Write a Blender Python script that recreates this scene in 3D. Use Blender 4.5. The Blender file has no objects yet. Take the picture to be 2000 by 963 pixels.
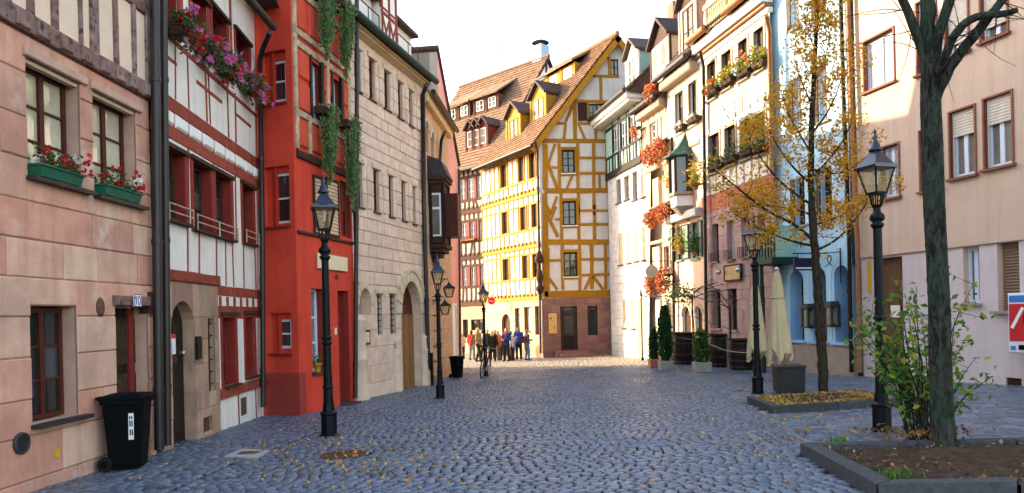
import bpy, math, random
import numpy as np
from mathutils import Vector, Matrix
from mathutils.geometry import tessellate_polygon
random.seed(7); rng = np.random.default_rng(7)
scene = bpy.context.scene
COL = scene.collection

# ------------------------------------------------------------------ camera
FPX, HX, HY, ROLL, CZ = 1400.0, 1000.0, 613.0, .024, 1.40
_c, _s = math.cos(ROLL), math.sin(ROLL)
RX, UX, FX = Vector((_c, 0, -_s)), Vector((_s, 0, _c)), Vector((0, 1, 0))
CAM = Vector((0, 0, CZ))
cd = bpy.data.cameras.new('camera'); cam = bpy.data.objects.new('camera', cd); COL.objects.link(cam)
cd.sensor_width = 36; cd.lens = 36 * FPX / 2000
cd.shift_y = (HY - 481.5) / 2000
cd.clip_start = .1; cd.clip_end = 3000
cam.matrix_world = Matrix(((RX.x, UX.x, -FX.x, CAM.x), (RX.y, UX.y, -FX.y, CAM.y), (RX.z, UX.z, -FX.z, CAM.z), (0, 0, 0, 1)))
scene.camera = cam

# ------------------------------------------------------------------ sky, sun, exposure
SUNV = Vector((-.88, .42, .33)).normalized()      # towards the sun
w = bpy.data.worlds.new('World'); scene.world = w; w.use_nodes = True
nt = w.node_tree; nt.nodes.clear()
sk = nt.nodes.new('ShaderNodeTexSky'); sk.sky_type = 'NISHITA'; sk.sun_disc = False
sk.sun_elevation = math.asin(SUNV.z); sk.sun_rotation = math.atan2(SUNV.x, SUNV.y)
sk.air_density = 1.3; sk.dust_density = 2.0; sk.ozone_density = 1.0
bg = nt.nodes.new('ShaderNodeBackground'); bg.inputs[1].default_value = .15
wo = nt.nodes.new('ShaderNodeOutputWorld')
hsv = nt.nodes.new('ShaderNodeHueSaturation'); hsv.inputs['Saturation'].default_value = .80
nt.links.new(sk.outputs[0], hsv.inputs['Color']); nt.links.new(hsv.outputs[0], bg.inputs[0]); nt.links.new(bg.outputs[0], wo.inputs[0])
sd = bpy.data.lights.new('sun', 'SUN'); sun = bpy.data.objects.new('sun', sd); COL.objects.link(sun)
sd.energy = 2.4; sd.angle = math.radians(.5); sd.color = (1, .82, .54)
sun.rotation_euler = (-SUNV).to_track_quat('-Z', 'Y').to_euler(); sun.location = (0, 0, 40)
scene.view_settings.view_transform = 'Standard'; scene.view_settings.look = 'None'
scene.view_settings.exposure = 2.42; scene.view_settings.gamma = 1

# ------------------------------------------------------------------ measuring: photo pixel <-> place
def ground(X, Y):
    t = 25 - Y
    m = 25 - np.where(t > 40, t, 6 * np.logaddexp(0, t / 6))
    return .03 + .02 * np.clip(X, -15, 15) - .04 * m
def gz(X, Y): return float(ground(np.float64(X), np.float64(Y)))
def ray(x, y): return RX * ((x - HX) / FPX) - UX * ((y - HY) / FPX) + FX
def gnd(x, y):
    d = ray(x, y); lo, hi = 1., 150.
    for _ in range(50):
        m = (lo + hi) / 2; p = CAM + d * m
        if p.z > gz(p.x, p.y): lo = m
        else: hi = m
    p = CAM + d * lo; return Vector((p.x, p.y, gz(p.x, p.y)))
def atY(x, y, Y): return CAM + ray(x, y) * Y       # the point at distance Y

# ------------------------------------------------------------------ materials
MATS = {}
def M(name, col, rough=.8, var=.15, scale=3., bump=.15, bscale=25., metal=0., spec=.12, ramp=None, rnd=.0, stain=0., attr=False, blotch=None, bd=.01, streak=0., rvar=0.):
    """plain procedural surface: colour with noise variation, per-piece variation, relief"""
    if name in MATS: return MATS[name]
    m = bpy.data.materials.new(name); m.use_nodes = True; n = m.node_tree; N = n.nodes; L = n.links
    b = N['Principled BSDF']; b.inputs['Roughness'].default_value = rough; b.inputs['Metallic'].default_value = metal
    b.inputs['Specular IOR Level'].default_value = spec
    tc = N.new('ShaderNodeNewGeometry')
    no = N.new('ShaderNodeTexNoise'); no.inputs['Scale'].default_value = scale; no.inputs['Detail'].default_value = 6; no.inputs['Roughness'].default_value = .62
    L.new(tc.outputs['Position'], no.inputs['Vector'])
    cr = N.new('ShaderNodeValToRGB'); L.new(no.outputs['Fac'], cr.inputs['Fac'])
    e = cr.color_ramp.elements
    e[0].position = .3; e[1].position = .7
    e[0].color = (*[c * (1 - var) for c in col], 1); e[1].color = (*[min(1, c * (1 + var)) for c in col], 1)
    out = cr.outputs['Color']
    if ramp or rnd or attr:
        oi = N.new('ShaderNodeObjectInfo'); src = oi.outputs['Random']
        if attr:
            at = N.new('ShaderNodeAttribute'); at.attribute_name = 'rnd'
            ad = N.new('ShaderNodeMath'); ad.operation = 'ADD'; L.new(at.outputs['Fac'], ad.inputs[0]); L.new(src, ad.inputs[1])
            fr = N.new('ShaderNodeMath'); fr.operation = 'FRACT'; L.new(ad.outputs[0], fr.inputs[0]); src = fr.outputs[0]
        if ramp:
            r2 = N.new('ShaderNodeValToRGB'); r2.color_ramp.interpolation = 'LINEAR'
            el = r2.color_ramp.elements
            while len(el) < len(ramp): el.new(.5)
            for i, c in enumerate(ramp): el[i].position = i / (len(ramp) - 1); el[i].color = (*c, 1)
            L.new(src, r2.inputs['Fac'])
            mx = N.new('ShaderNodeMix'); mx.data_type = 'RGBA'; mx.inputs['Factor'].default_value = .65
            L.new(out, mx.inputs['A']); L.new(r2.outputs['Color'], mx.inputs['B']); 
            mu = N.new('ShaderNodeMix'); mu.data_type = 'RGBA'; mu.blend_type = 'OVERLAY'; mu.inputs['Factor'].default_value = .35
            L.new(mx.outputs['Result'], mu.inputs['A']); L.new(no.outputs['Fac'], mu.inputs['B']); out = mu.outputs['Result']
        if rnd:
            mr = N.new('ShaderNodeMapRange'); mr.inputs['To Min'].default_value = 1 - rnd; mr.inputs['To Max'].default_value = 1 + rnd
            L.new(src, mr.inputs['Value'])
            hs = N.new('ShaderNodeHueSaturation'); L.new(mr.outputs['Result'], hs.inputs['Value']); L.new(out, hs.inputs['Color']); out = hs.outputs['Color']
    if blotch:
        n3 = N.new('ShaderNodeTexNoise'); n3.inputs['Scale'].default_value = blotch[1]; n3.inputs['Detail'].default_value = 8; n3.inputs['Roughness'].default_value = .7
        L.new(tc.outputs['Position'], n3.inputs['Vector'])
        r3 = N.new('ShaderNodeValToRGB'); r3.color_ramp.elements[0].position = blotch[2]; r3.color_ramp.elements[1].position = min(1, blotch[2] + .12); L.new(n3.outputs['Fac'], r3.inputs['Fac'])
        m3 = N.new('ShaderNodeMix'); m3.data_type = 'RGBA'; L.new(r3.outputs['Color'], m3.inputs['Factor']); L.new(out, m3.inputs['A'])
        m3.inputs['B'].default_value = (*blotch[0], 1); out = m3.outputs['Result']
    if streak:
        mp = N.new('ShaderNodeMapping'); mp.inputs['Scale'].default_value = (3.2, 3.2, .22); L.new(tc.outputs['Position'], mp.inputs['Vector'])
        n4 = N.new('ShaderNodeTexNoise'); n4.inputs['Scale'].default_value = 1.6; n4.inputs['Detail'].default_value = 7; n4.inputs['Roughness'].default_value = .68; L.new(mp.outputs[0], n4.inputs['Vector'])
        r4 = N.new('ShaderNodeValToRGB'); r4.color_ramp.elements[0].position = .46; r4.color_ramp.elements[1].position = .74; L.new(n4.outputs['Fac'], r4.inputs['Fac'])
        k4 = N.new('ShaderNodeMath'); k4.operation = 'MULTIPLY'; k4.inputs[1].default_value = streak; L.new(r4.outputs['Color'], k4.inputs[0])
        m4 = N.new('ShaderNodeMix'); m4.data_type = 'RGBA'; L.new(k4.outputs[0], m4.inputs['Factor']); L.new(out, m4.inputs['A']); m4.inputs['B'].default_value = (*[c * .45 for c in col], 1); out = m4.outputs['Result']
    if rvar:
        n5 = N.new('ShaderNodeTexNoise'); n5.inputs['Scale'].default_value = .6; n5.inputs['Detail'].default_value = 5; L.new(tc.outputs['Position'], n5.inputs['Vector'])
        mr5 = N.new('ShaderNodeMapRange'); mr5.inputs['From Min'].default_value = .3; mr5.inputs['From Max'].default_value = .7; mr5.inputs['To Min'].default_value = rough - rvar; mr5.inputs['To Max'].default_value = rough + rvar
        L.new(n5.outputs['Fac'], mr5.inputs['Value']); L.new(mr5.outputs['Result'], b.inputs['Roughness'])
    L.new(out, b.inputs['Base Color'])
    if bump:
        n2 = N.new('ShaderNodeTexNoise'); n2.inputs['Scale'].default_value = bscale; n2.inputs['Detail'].default_value = 7; n2.inputs['Roughness'].default_value = .65
        L.new(tc.outputs['Position'], n2.inputs['Vector'])
        bp = N.new('ShaderNodeBump'); bp.inputs['Strength'].default_value = bump; bp.inputs['Distance'].default_value = bd
        L.new(n2.outputs['Fac'], bp.inputs['Height']); L.new(bp.outputs['Normal'], b.inputs['Normal'])
    MATS[name] = m; return m
def glass(name, col, rough=.04, ior=1.75, wob=.02):
    if name in MATS: return MATS[name]
    m = M(name, col, rough, .5, 1.3, 0, spec=.5, ramp=[[c * k for c in t] for k, t in ((.5, col), (.8, col), (1, col), (1, (col[0] * .8 + .05, col[1] * .8 + .06, col[2] * .8 + .075)), (1, col), (1, (col[0] * .6 + .16, col[1] * .6 + .15, col[2] * .6 + .12)))])  # random pane tones: window reflections painted into the colour, one a pale curtain
    N = m.node_tree.nodes; L = m.node_tree.links; b = N['Principled BSDF']; b.inputs['IOR'].default_value = ior
    g_ = N.new('ShaderNodeNewGeometry'); no = N.new('ShaderNodeTexNoise'); no.inputs['Scale'].default_value = 2.2; L.new(g_.outputs['Position'], no.inputs['Vector'])
    bp = N.new('ShaderNodeBump'); bp.inputs['Strength'].default_value = wob * 10; bp.inputs['Distance'].default_value = .02
    L.new(no.outputs['Fac'], bp.inputs['Height']); L.new(bp.outputs['Normal'], b.inputs['Normal']); return m
def clear_glass():
    m = bpy.data.materials.new('lantern_glass'); m.use_nodes = True; N = m.node_tree.nodes; L = m.node_tree.links
    tr = N.new('ShaderNodeBsdfTransparent'); tr.inputs[0].default_value = (.93, .94, .86, 1)
    gl = N.new('ShaderNodeBsdfGlossy'); gl.inputs['Roughness'].default_value = .06; df = N.new('ShaderNodeBsdfTranslucent'); df.inputs[0].default_value = (.75, .74, .58, 1)
    m1 = N.new('ShaderNodeMixShader'); m1.inputs[0].default_value = .28; L.new(tr.outputs[0], m1.inputs[1]); L.new(df.outputs[0], m1.inputs[2])
    mx = N.new('ShaderNodeMixShader'); lw = N.new('ShaderNodeLayerWeight'); lw.inputs[0].default_value = .12
    L.new(lw.outputs['Fresnel'], mx.inputs[0]); L.new(m1.outputs[0], mx.inputs[1]); L.new(gl.outputs[0], mx.inputs[2])
    L.new(mx.outputs[0], N['Material Output'].inputs[0]); N.remove(N['Principled BSDF']); return m
def bark(name, dark, light, moss, sc=1.):
    m = bpy.data.materials.new(name); m.use_nodes = True; N = m.node_tree.nodes; L = m.node_tree.links; b = N['Principled BSDF']
    b.inputs['Roughness'].default_value = .95; b.inputs['Specular IOR Level'].default_value = .1
    g_ = N.new('ShaderNodeNewGeometry'); mp = N.new('ShaderNodeMapping'); mp.inputs['Scale'].default_value = (24 * sc, 24 * sc, 7 * sc); L.new(g_.outputs['Position'], mp.inputs['Vector'])
    n1 = N.new('ShaderNodeTexNoise'); n1.inputs['Scale'].default_value = 1; n1.inputs['Detail'].default_value = 8; n1.inputs['Roughness'].default_value = .65; n1.inputs['Distortion'].default_value = .8; L.new(mp.outputs[0], n1.inputs['Vector'])
    r1 = N.new('ShaderNodeValToRGB'); e = r1.color_ramp.elements; e[0].position = .40; e[1].position = .66; e[0].color = (*dark, 1); e[1].color = (*light, 1); L.new(n1.outputs['Fac'], r1.inputs['Fac'])
    n2 = N.new('ShaderNodeTexNoise'); n2.inputs['Scale'].default_value = 3.5; n2.inputs['Detail'].default_value = 8; L.new(g_.outputs['Position'], n2.inputs['Vector'])
    r2 = N.new('ShaderNodeValToRGB'); r2.color_ramp.elements[0].position = .46; r2.color_ramp.elements[1].position = .62; L.new(n2.outputs['Fac'], r2.inputs['Fac'])
    mu = N.new('ShaderNodeMath'); mu.operation = 'MULTIPLY'; L.new(r2.outputs['Color'], mu.inputs[0]); L.new(n1.outputs['Fac'], mu.inputs[1])
    mx = N.new('ShaderNodeMix'); mx.data_type = 'RGBA'; L.new(mu.outputs[0], mx.inputs['Factor']); L.new(r1.outputs['Color'], mx.inputs['A']); mx.inputs['B'].default_value = (*moss, 1); L.new(mx.outputs['Result'], b.inputs['Base Color'])
    bp = N.new('ShaderNodeBump'); bp.inputs['Strength'].default_value = 1; bp.inputs['Distance'].default_value = .045; L.new(r1.outputs['Color'], bp.inputs['Height']); L.new(bp.outputs['Normal'], b.inputs['Normal']); return m
def wood(name, col, var=.35, rough=.75):
    return M(name, col, rough, var, 9, .5, 40, blotch=([c * .45 for c in col], 6, .62))
def leafmat(name, cols, rough=.55, trans=.35):
    m = bpy.data.materials.new(name); m.use_nodes = True; N = m.node_tree.nodes; L = m.node_tree.links
    b = N['Principled BSDF']; b.inputs['Roughness'].default_value = rough; b.inputs['Specular IOR Level'].default_value = .25
    at = N.new('ShaderNodeAttribute'); at.attribute_name = 'rnd'
    r = N.new('ShaderNodeValToRGB'); el = r.color_ramp.elements
    while len(el) < len(cols): el.new(.5)
    for i, c in enumerate(cols): el[i].position = i / (len(cols) - 1); el[i].color = (*c, 1)
    L.new(at.outputs['Fac'], r.inputs['Fac']); L.new(r.outputs['Color'], b.inputs['Base Color'])
    t = N.new('ShaderNodeBsdfTranslucent'); L.new(r.outputs['Color'], t.inputs[0])
    mx = N.new('ShaderNodeMixShader'); mx.inputs[0].default_value = trans
    L.new(b.outputs[0], mx.inputs[1]); L.new(t.outputs[0], mx.inputs[2]); L.new(mx.outputs[0], N['Material Output'].inputs[0])
    return m

SAND_RAMP = [(.48, .20, .15), (.60, .31, .22), (.55, .24, .17), (.68, .47, .34), (.46, .26, .20), (.58, .25, .175), (.66, .42, .30)]
m_sand1 = M('pink_sandstone', (.54, .27, .19), .9, .30, 2.2, .5, 14, ramp=SAND_RAMP, blotch=((.64, .45, .34), 1.3, .55), streak=.38)
m_joint1 = M('lime_mortar', (.30, .17, .125), .95, .15, 6, .3, 40)
m_sandfr = M('sandstone_surround', (.50, .31, .235), .9, .18, 4, .3, 22)
m_cream = M('cream_plaster', (.74, .55, .41), .9, .08, 1.5, .2, 30, blotch=((.56, .42, .33), .9, .66))
m_oldwood = M('weathered_timber', (.26, .17, .15), .85, .5, 7, .7, 30, ramp=[(.14, .065, .05), (.26, .17, .155), (.19, .10, .085), (.32, .22, .20)], blotch=((.05, .028, .022), 8, .52))
m_redwood = M('oxblood_timber', (.26, .055, .035), .75, .3, 8, .5, 35, rnd=.2, blotch=((.42, .17, .12), 3, .60))
m_redpaint = M('dark_red_paint', (.22, .028, .022), .55, .15, 5, .15, 30)
m_white = M('white_limewash', (.74, .69, .62), .9, .07, 2, .25, 22, blotch=((.62, .54, .45), 1.6, .62), streak=.35)
m_whiteinfill = M('chalk_white_infill', (.80, .76, .70), .9, .05, 2, .2, 22)
m_brownstone = M('brown_sandstone', (.36, .23, .16), .9, .25, 3, .4, 20, ramp=[(.22, .12, .085), (.40, .26, .17), (.46, .26, .18), (.30, .20, .15), (.42, .31, .21)], blotch=((.16, .09, .06), 1.4, .60))
m_brown = wood('dark_brown_wood', (.055, .028, .018))
m_winbrown = wood('varnished_brown_wood', (.075, .020, .012), .2, .45)
m_blackwood = wood('near_black_wood', (.018, .012, .010), .3, .5)
m_red = M('vermilion_plaster', (.60, .060, .034), .85, .14, 1.6, .3, 26, blotch=((.50, .07, .035), .8, .58), streak=.3)
m_redbase = M('maroon_plinth_plaster', (.30, .045, .035), .85, .12, 1.6, .25, 30)
m_redfill = M('red_infill', (.55, .075, .042), .85, .12, 3, .3, 25)
m_ochrewood = M('peeling_cream_timber', (.46, .34, .22), .85, .4, 8, .6, 30, blotch=((.18, .10, .07), 6, .56))
m_bluewhite = M('pale_blue_window_paint', (.62, .68, .80), .45, .05, 5, 0)
m_whitepaint = M('white_window_paint', (.78, .76, .72), .5, .05, 5, 0)
m_ash = M('pale_ashlar', (.68, .50, .385), .9, .14, 3, .4, 20, ramp=[(.64, .46, .345), (.74, .58, .46), (.68, .49, .37), (.71, .54, .43), (.58, .43, .33)], blotch=((.50, .36, .26), 1.2, .64))
m_ashjoint = M('ashlar_joint', (.38, .265, .195), .95, .2, 8, .3, 40)
m_ashtrim = M('honey_stone_trim', (.62, .49, .34), .85, .15, 4, .25, 25)
m_ochre = M('yellow_ochre_plaster', (.62, .46, .26), .85, .12, 2, .25, 25)
m_orange = M('orange_sandstone', (.54, .34, .21), .88, .18, 2.5, .3, 20)
m_pink = M('salmon_pink_plaster', (.72, .34, .29), .88, .08, 1.5, .2, 30)
m_greywall = M('grey_beige_plaster', (.48, .40, .33), .9, .1, 1.5, .2, 30)
m_zinc = M('dull_zinc', (.05, .042, .042), .45, .25, 6, .1, 20, metal=.3)
m_pipe = M('brown_downpipe_paint', (.024, .016, .016), .42, .25, 5, .1, 20, spec=.4)
m_copper = M('copper_pipe', (.30, .125, .06), .55, .25, 6, .1, 20, metal=.2)
m_iron = M('black_cast_iron', (.004, .005, .007), .42, .3, 12, .25, 50, spec=.16)
m_ironblue = M('blue_black_enamel', (.006, .012, .032), .28, .3, 10, .15, 40, spec=.5)
m_rust = M('rusty_iron', (.12, .06, .04), .8, .4, 14, .5, 40)
m_black = M('black_plastic', (.0035, .004, .005), .6, .2, 6, .12, 60, spec=.05)
m_rubber = M('black_rubber', (.012, .012, .012), .8, .2, 10, .1, 50)
m_tile = M('clay_roof_tile', (.25, .125, .07), .85, .25, 5, .3, 40, attr=True, ramp=[(.15, .085, .055), (.25, .145, .09), (.30, .19, .125), (.20, .14, .10), (.27, .15, .09)])
m_tilelight = M('pale_clay_roof_tile', (.44, .28, .15), .85, .25, 5, .3, 40, attr=True, ramp=[(.36, .22, .12), (.50, .34, .20), (.44, .27, .14), (.40, .27, .19)])
m_slate = M('dark_roof_tile', (.07, .045, .04), .7, .3, 5, .3, 40, attr=True, ramp=[(.045, .03, .03), (.10, .065, .055), (.075, .045, .04)])
m_timbrown = M('russet_timber', (.10, .040, .025), .8, .25, 7, .4, 30, rnd=.2)
m_yel = M('mustard_timber', (.34, .15, .010), .75, .15, 6, .4, 30, rnd=.1)  # darker copy for the gable, its shade put into the colour
m_yelbright = M('sunlit_yellow_timber', (.36, .185, .020), .75, .15, 6, .4, 30, rnd=.1)  # same timber on the sunny side, sunlight put into the colour
m_panel = M('pale_infill_plaster', (.60, .56, .52), .9, .10, 2, .25, 25, streak=.2)
m_gablestone = M('red_brown_sandstone', (.22, .105, .085), .9, .2, 3, .3, 20, ramp=[(.18, .08, .068), (.25, .125, .10), (.21, .11, .095), (.29, .155, .12)])
m_stonegrey = M('grey_limestone', (.50, .47, .46), .9, .15, 3, .3, 20, ramp=[(.46, .43, .42), (.56, .52, .50), (.50, .45, .43)])
m_green = M('sage_green_panel', (.30, .46, .38), .7, .1, 4, .2, 30)
m_darkgreen = M('bottle_green_paint', (.012, .035, .028), .5, .15, 5, .1, 30)
m_shutter = M('sage_shutter_paint', (.20, .32, .22), .55, .15, 5, .1, 30)
m_verdigris = M('verdigris_copper', (.045, .085, .07), .65, .25, 5, .2, 25)
m_peach = M('peach_plaster', (.66, .45, .34), .9, .08, 2, .2, 25)
m_beigewall = M('warm_white_plaster', (.66, .57, .44), .9, .07, 2, .2, 25, blotch=((.6, .47, .34), 2.2, .66))
m_mauve = M('mauve_sandstone', (.33, .21, .20), .9, .2, 3, .35, 20, ramp=[(.29, .18, .17), (.38, .25, .23), (.33, .22, .22), (.42, .28, .25)])
m_brick = M('brick_red_plaster', (.40, .13, .09), .9, .2, 3, .3, 20)
m_blue = M('sky_blue_plaster', (.40, .62, .76), .85, .08, 1.6, .2, 28, streak=.2)
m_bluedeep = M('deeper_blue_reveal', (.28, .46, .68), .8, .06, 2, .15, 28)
m_tan = M('tan_stone_plinth', (.33, .26, .20), .9, .15, 4, .3, 25)
m_salmon = M('salmon_render', (.58, .42, .33), .92, .05, 1.2, .3, 45, blotch=((.57, .41, .32), .7, .58), streak=.30)
m_mauvebase = M('pale_lilac_render', (.58, .485, .495), .92, .06, 1.5, .25, 45, blotch=((.53, .43, .42), .9, .6), streak=.25)
m_rustframe = M('rust_red_frame', (.24, .085, .055), .6, .15, 6, .2, 40)
m_blind = M('roller_blind_slat', (.62, .55, .48), .6, .08, 5, 0)
m_blindbrown = M('brown_blind_slat', (.24, .16, .11), .6, .12, 5, 0)
m_soil = M('brown_soil', (.060, .036, .022), .95, .5, 7, 1, 30, blotch=((.11, .065, .03), 9, .58), bd=.03)
m_jointsoil = M('mossy_joint_soil', (.012, .016, .012), .95, .4, 6, .5, 40)
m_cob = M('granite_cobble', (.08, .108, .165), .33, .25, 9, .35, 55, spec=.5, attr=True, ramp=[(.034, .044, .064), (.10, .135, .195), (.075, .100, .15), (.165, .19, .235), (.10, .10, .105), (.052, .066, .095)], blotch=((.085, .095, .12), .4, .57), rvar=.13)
m_sett = M('pale_sunlit_sett', (.30, .25, .20), .5, .25, 9, .35, 55, spec=.4, attr=True, ramp=[(.24, .20, .17), (.34, .28, .22), (.29, .25, .21), (.38, .32, .25)])  # paler setts of the square, its sunlight also painted into the colour
m_slab = M('granite_kerb', (.052, .054, .058), .7, .3, 14, .4, 50, rnd=.12)
m_drain = M('concrete_slab', (.34, .33, .33), .85, .15, 8, .3, 40)
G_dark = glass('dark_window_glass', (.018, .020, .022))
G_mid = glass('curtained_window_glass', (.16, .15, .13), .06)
G_warm = glass('warm_curtained_glass', (.46, .40, .27), .05)  # pale yellow reflections painted into the pane colour
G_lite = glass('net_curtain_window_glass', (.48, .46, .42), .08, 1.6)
m_lglass = clear_glass()
m_terracotta = M('terracotta', (.42, .17, .09), .8, .15, 6, .2, 30)
m_boxgreen = M('green_plastic_planter', (.02, .11, .065), .5, .12, 5, .05, 30)
m_bark = bark('mossy_dark_bark', (.008, .008, .007), (.062, .060, .050), (.028, .050, .030))
m_bark2 = bark('young_brown_bark', (.012, .008, .006), (.075, .05, .034), (.03, .035, .02), 1.4)
m_canvas = M('cream_parasol_canvas', (.62, .50, .30), .85, .10, 4, .25, 12)
m_steel = M('brushed_steel', (.45, .46, .50), .35, .1, 6, 0, metal=.8)
l_gold = leafmat('golden_leaves', [(.55, .24, .015), (.68, .36, .02), (.76, .46, .03), (.60, .40, .03), (.36, .14, .02), (.64, .32, .02)], trans=.5)
l_fallen = leafmat('fallen_leaves', [(.40, .18, .03), (.55, .34, .06), (.22, .10, .04), (.48, .28, .06), (.30, .16, .07)], trans=.1)
l_litter = leafmat('brown_leaf_litter', [(.10, .045, .02), (.17, .075, .025), (.26, .13, .03), (.07, .035, .02), (.14, .06, .03)], trans=.05)
l_green = leafmat('green_leaves', [(.025, .075, .018), (.05, .12, .025), (.08, .17, .03), (.035, .09, .03)])
l_shrub = leafmat('yellowing_shrub_leaves', [(.03, .10, .02), (.06, .17, .025), (.12, .26, .03), (.05, .14, .02), (.38, .36, .04), (.04, .12, .02)], trans=.45)
l_ivy = leafmat('trailing_ivy_leaves', [(.035, .10, .05), (.09, .20, .09), (.17, .29, .11), (.26, .32, .07), (.06, .15, .06)])
l_dark = leafmat('dark_conifer_leaves', [(.012, .05, .015), (.025, .08, .022), (.04, .11, .03)])
l_redfl = leafmat('red_petals', [(.50, .015, .02), (.62, .03, .03), (.45, .01, .03)])
l_pinkfl = leafmat('pink_petals', [(.60, .10, .32), (.70, .22, .45), (.55, .04, .20), (.75, .38, .55)])
l_whitefl = leafmat('white_petals', [(.75, .72, .70), (.8, .78, .74)])
l_fire = leafmat('coral_red_blooms', [(.62, .06, .04), (.70, .18, .06), (.55, .03, .08), (.66, .30, .10), (.10, .18, .03)])
l_yelfl = leafmat('yellow_autumn_leaves', [(.60, .40, .03), (.45, .38, .05), (.20, .28, .04), (.55, .22, .03)])
l_grass = leafmat('grass_blades', [(.04, .13, .015), (.08, .22, .02), (.06, .16, .02)])

# ------------------------------------------------------------------ mesh builder
class MB:
    def __init__(s): s.v = []; s.f = []; s.mi = []; s.sm = []; s.cur = 0; s.smooth = False
    def add(s, vs, fs):
        o = len(s.v); s.v.extend(vs)
        for f in fs: s.f.append(tuple(i + o for i in f)); s.mi.append(s.cur); s.sm.append(s.smooth)
    def box(s, x0, x1, y0, y1, z0, z1):
        if x0 > x1: x0, x1 = x1, x0
        if y0 > y1: y0, y1 = y1, y0
        if z0 > z1: z0, z1 = z1, z0
        s.add([(x0, y0, z0), (x1, y0, z0), (x1, y1, z0), (x0, y1, z0), (x0, y0, z1), (x1, y0, z1), (x1, y1, z1), (x0, y1, z1)],
              [(0, 3, 2, 1), (4, 5, 6, 7), (0, 1, 5, 4), (1, 2, 6, 5), (2, 3, 7, 6), (3, 0, 4, 7)])
    def prism(s, poly, y0, y1, bev=0.):
        """polygon in (u, v), extruded from y0 (front, smaller) to y1; front edge chamfered by bev"""
        n = len(poly)
        a = sum(poly[i][0] * poly[(i + 1) % n][1] - poly[(i + 1) % n][0] * poly[i][1] for i in range(n))
        if a < 0: poly = poly[::-1]
        if bev:
            cx = sum(p[0] for p in poly) / n; cy = sum(p[1] for p in poly) / n
            def ins(p):
                dx, dy = p[0] - cx, p[1] - cy; 
                return (cx + math.copysign(max(abs(dx) - bev, 0), dx), cy + math.copysign(max(abs(dy) - bev, 0), dy))
            vs = [(*ins(p)[:1], y0, ins(p)[1]) for p in poly] + [(p[0], y0 + bev, p[1]) for p in poly] + [(p[0], y1, p[1]) for p in poly]
            fs = [tuple(range(n))]
            for k in (0, n):
                fs += [(k + i, k + n + i, k + n + (i + 1) % n, k + (i + 1) % n) for i in range(n)]
            s.add(vs, fs)
        else:
            vs = [(p[0], y0, p[1]) for p in poly] + [(p[0], y1, p[1]) for p in poly]
            s.add(vs, [tuple(range(n)), tuple(range(2 * n - 1, n - 1, -1))] + [(i, n + i, n + (i + 1) % n, (i + 1) % n) for i in range(n)])
    def bar(s, p, q, w, d, y):
        """a flat timber between two (u,v) points, width w, proud from y-d to y"""
        dx, dz = q[0] - p[0], q[1] - p[1]; l = math.hypot(dx, dz) or 1; nx, nz = -dz / l * w / 2, dx / l * w / 2
        k = 0 if w < .05 else max(0, min(5, int(l / .7)))
        J = lambda: 1 + random.uniform(-.13, .13)
        A = [(p[0] + dx * t / (k + 1) + nx * j, p[1] + dz * t / (k + 1) + nz * j) for t in range(k + 2) for j in (J(),)]
        B = [(p[0] + dx * t / (k + 1) - nx * j, p[1] + dz * t / (k + 1) - nz * j) for t in range(k + 2) for j in (J(),)]
        vs = []; n = k + 2; c_ = min(.012, d * .4, w * .15)
        for a_, b_ in zip(A, B):
            ex, ez = (b_[0] - a_[0]) / w * c_, (b_[1] - a_[1]) / w * c_
            vs += [(a_[0], y, a_[1]), (a_[0], y - d + c_, a_[1]), (a_[0] + ex, y - d, a_[1] + ez), (b_[0] - ex, y - d, b_[1] - ez), (b_[0], y - d + c_, b_[1]), (b_[0], y, b_[1])]
        s.add(vs, [(i * 6 + j, i * 6 + j + 1, (i + 1) * 6 + j + 1, (i + 1) * 6 + j) for i in range(n - 1) for j in range(5)] + [tuple(range(5, -1, -1)), tuple(range((n - 1) * 6, n * 6))])
    def tube(s, pts, rad, n=8, cap=True):
        pts = [Vector(p) for p in pts]; N = len(pts)
        if not hasattr(rad, '__len__'): rad = [rad] * N
        vs = []; up = None
        for i, p in enumerate(pts):
            t = (pts[min(i + 1, N - 1)] - pts[max(i - 1, 0)])
            t = t.normalized() if t.length > 1e-9 else Vector((0, 0, 1))
            if up is None: up = Vector((1, 0, 0)) if abs(t.x) < .8 else Vector((0, 1, 0))
            a = up - t * up.dot(t); a = a.normalized() if a.length > 1e-6 else t.orthogonal().normalized(); up = a; b = t.cross(a)
            for k in range(n):
                g = 2 * math.pi * k / n; q = p + (a * math.cos(g) + b * math.sin(g)) * rad[i]; vs.append(tuple(q))
        fs = [(i * n + k, i * n + (k + 1) % n, (i + 1) * n + (k + 1) % n, (i + 1) * n + k) for i in range(N - 1) for k in range(n)]
        s.smooth = True; s.add(vs, fs); s.smooth = False
        if cap: s.add([vs[k] for k in range(n)], [tuple(range(n - 1, -1, -1))]); s.add([vs[(N - 1) * n + k] for k in range(n)], [tuple(range(n))])
    def lathe(s, prof, n=12, c=(0, 0, 0), smooth=True, rot=0.):
        vs = [(c[0] + r * math.cos(2 * math.pi * k / n + rot), c[1] + r * math.sin(2 * math.pi * k / n + rot), c[2] + z) for r, z in prof for k in range(n)]
        N = len(prof)
        fs = [(i * n + k, i * n + (k + 1) % n, (i + 1) * n + (k + 1) % n, (i + 1) * n + k) for i in range(N - 1) for k in range(n)]
        s.smooth = smooth; s.add(vs, fs); s.smooth = False
        if prof[0][0] > .001: s.add(vs[:n], [tuple(range(n - 1, -1, -1))])
        if prof[-1][0] > .001: s.add(vs[-n:], [tuple(range(n))])
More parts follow.
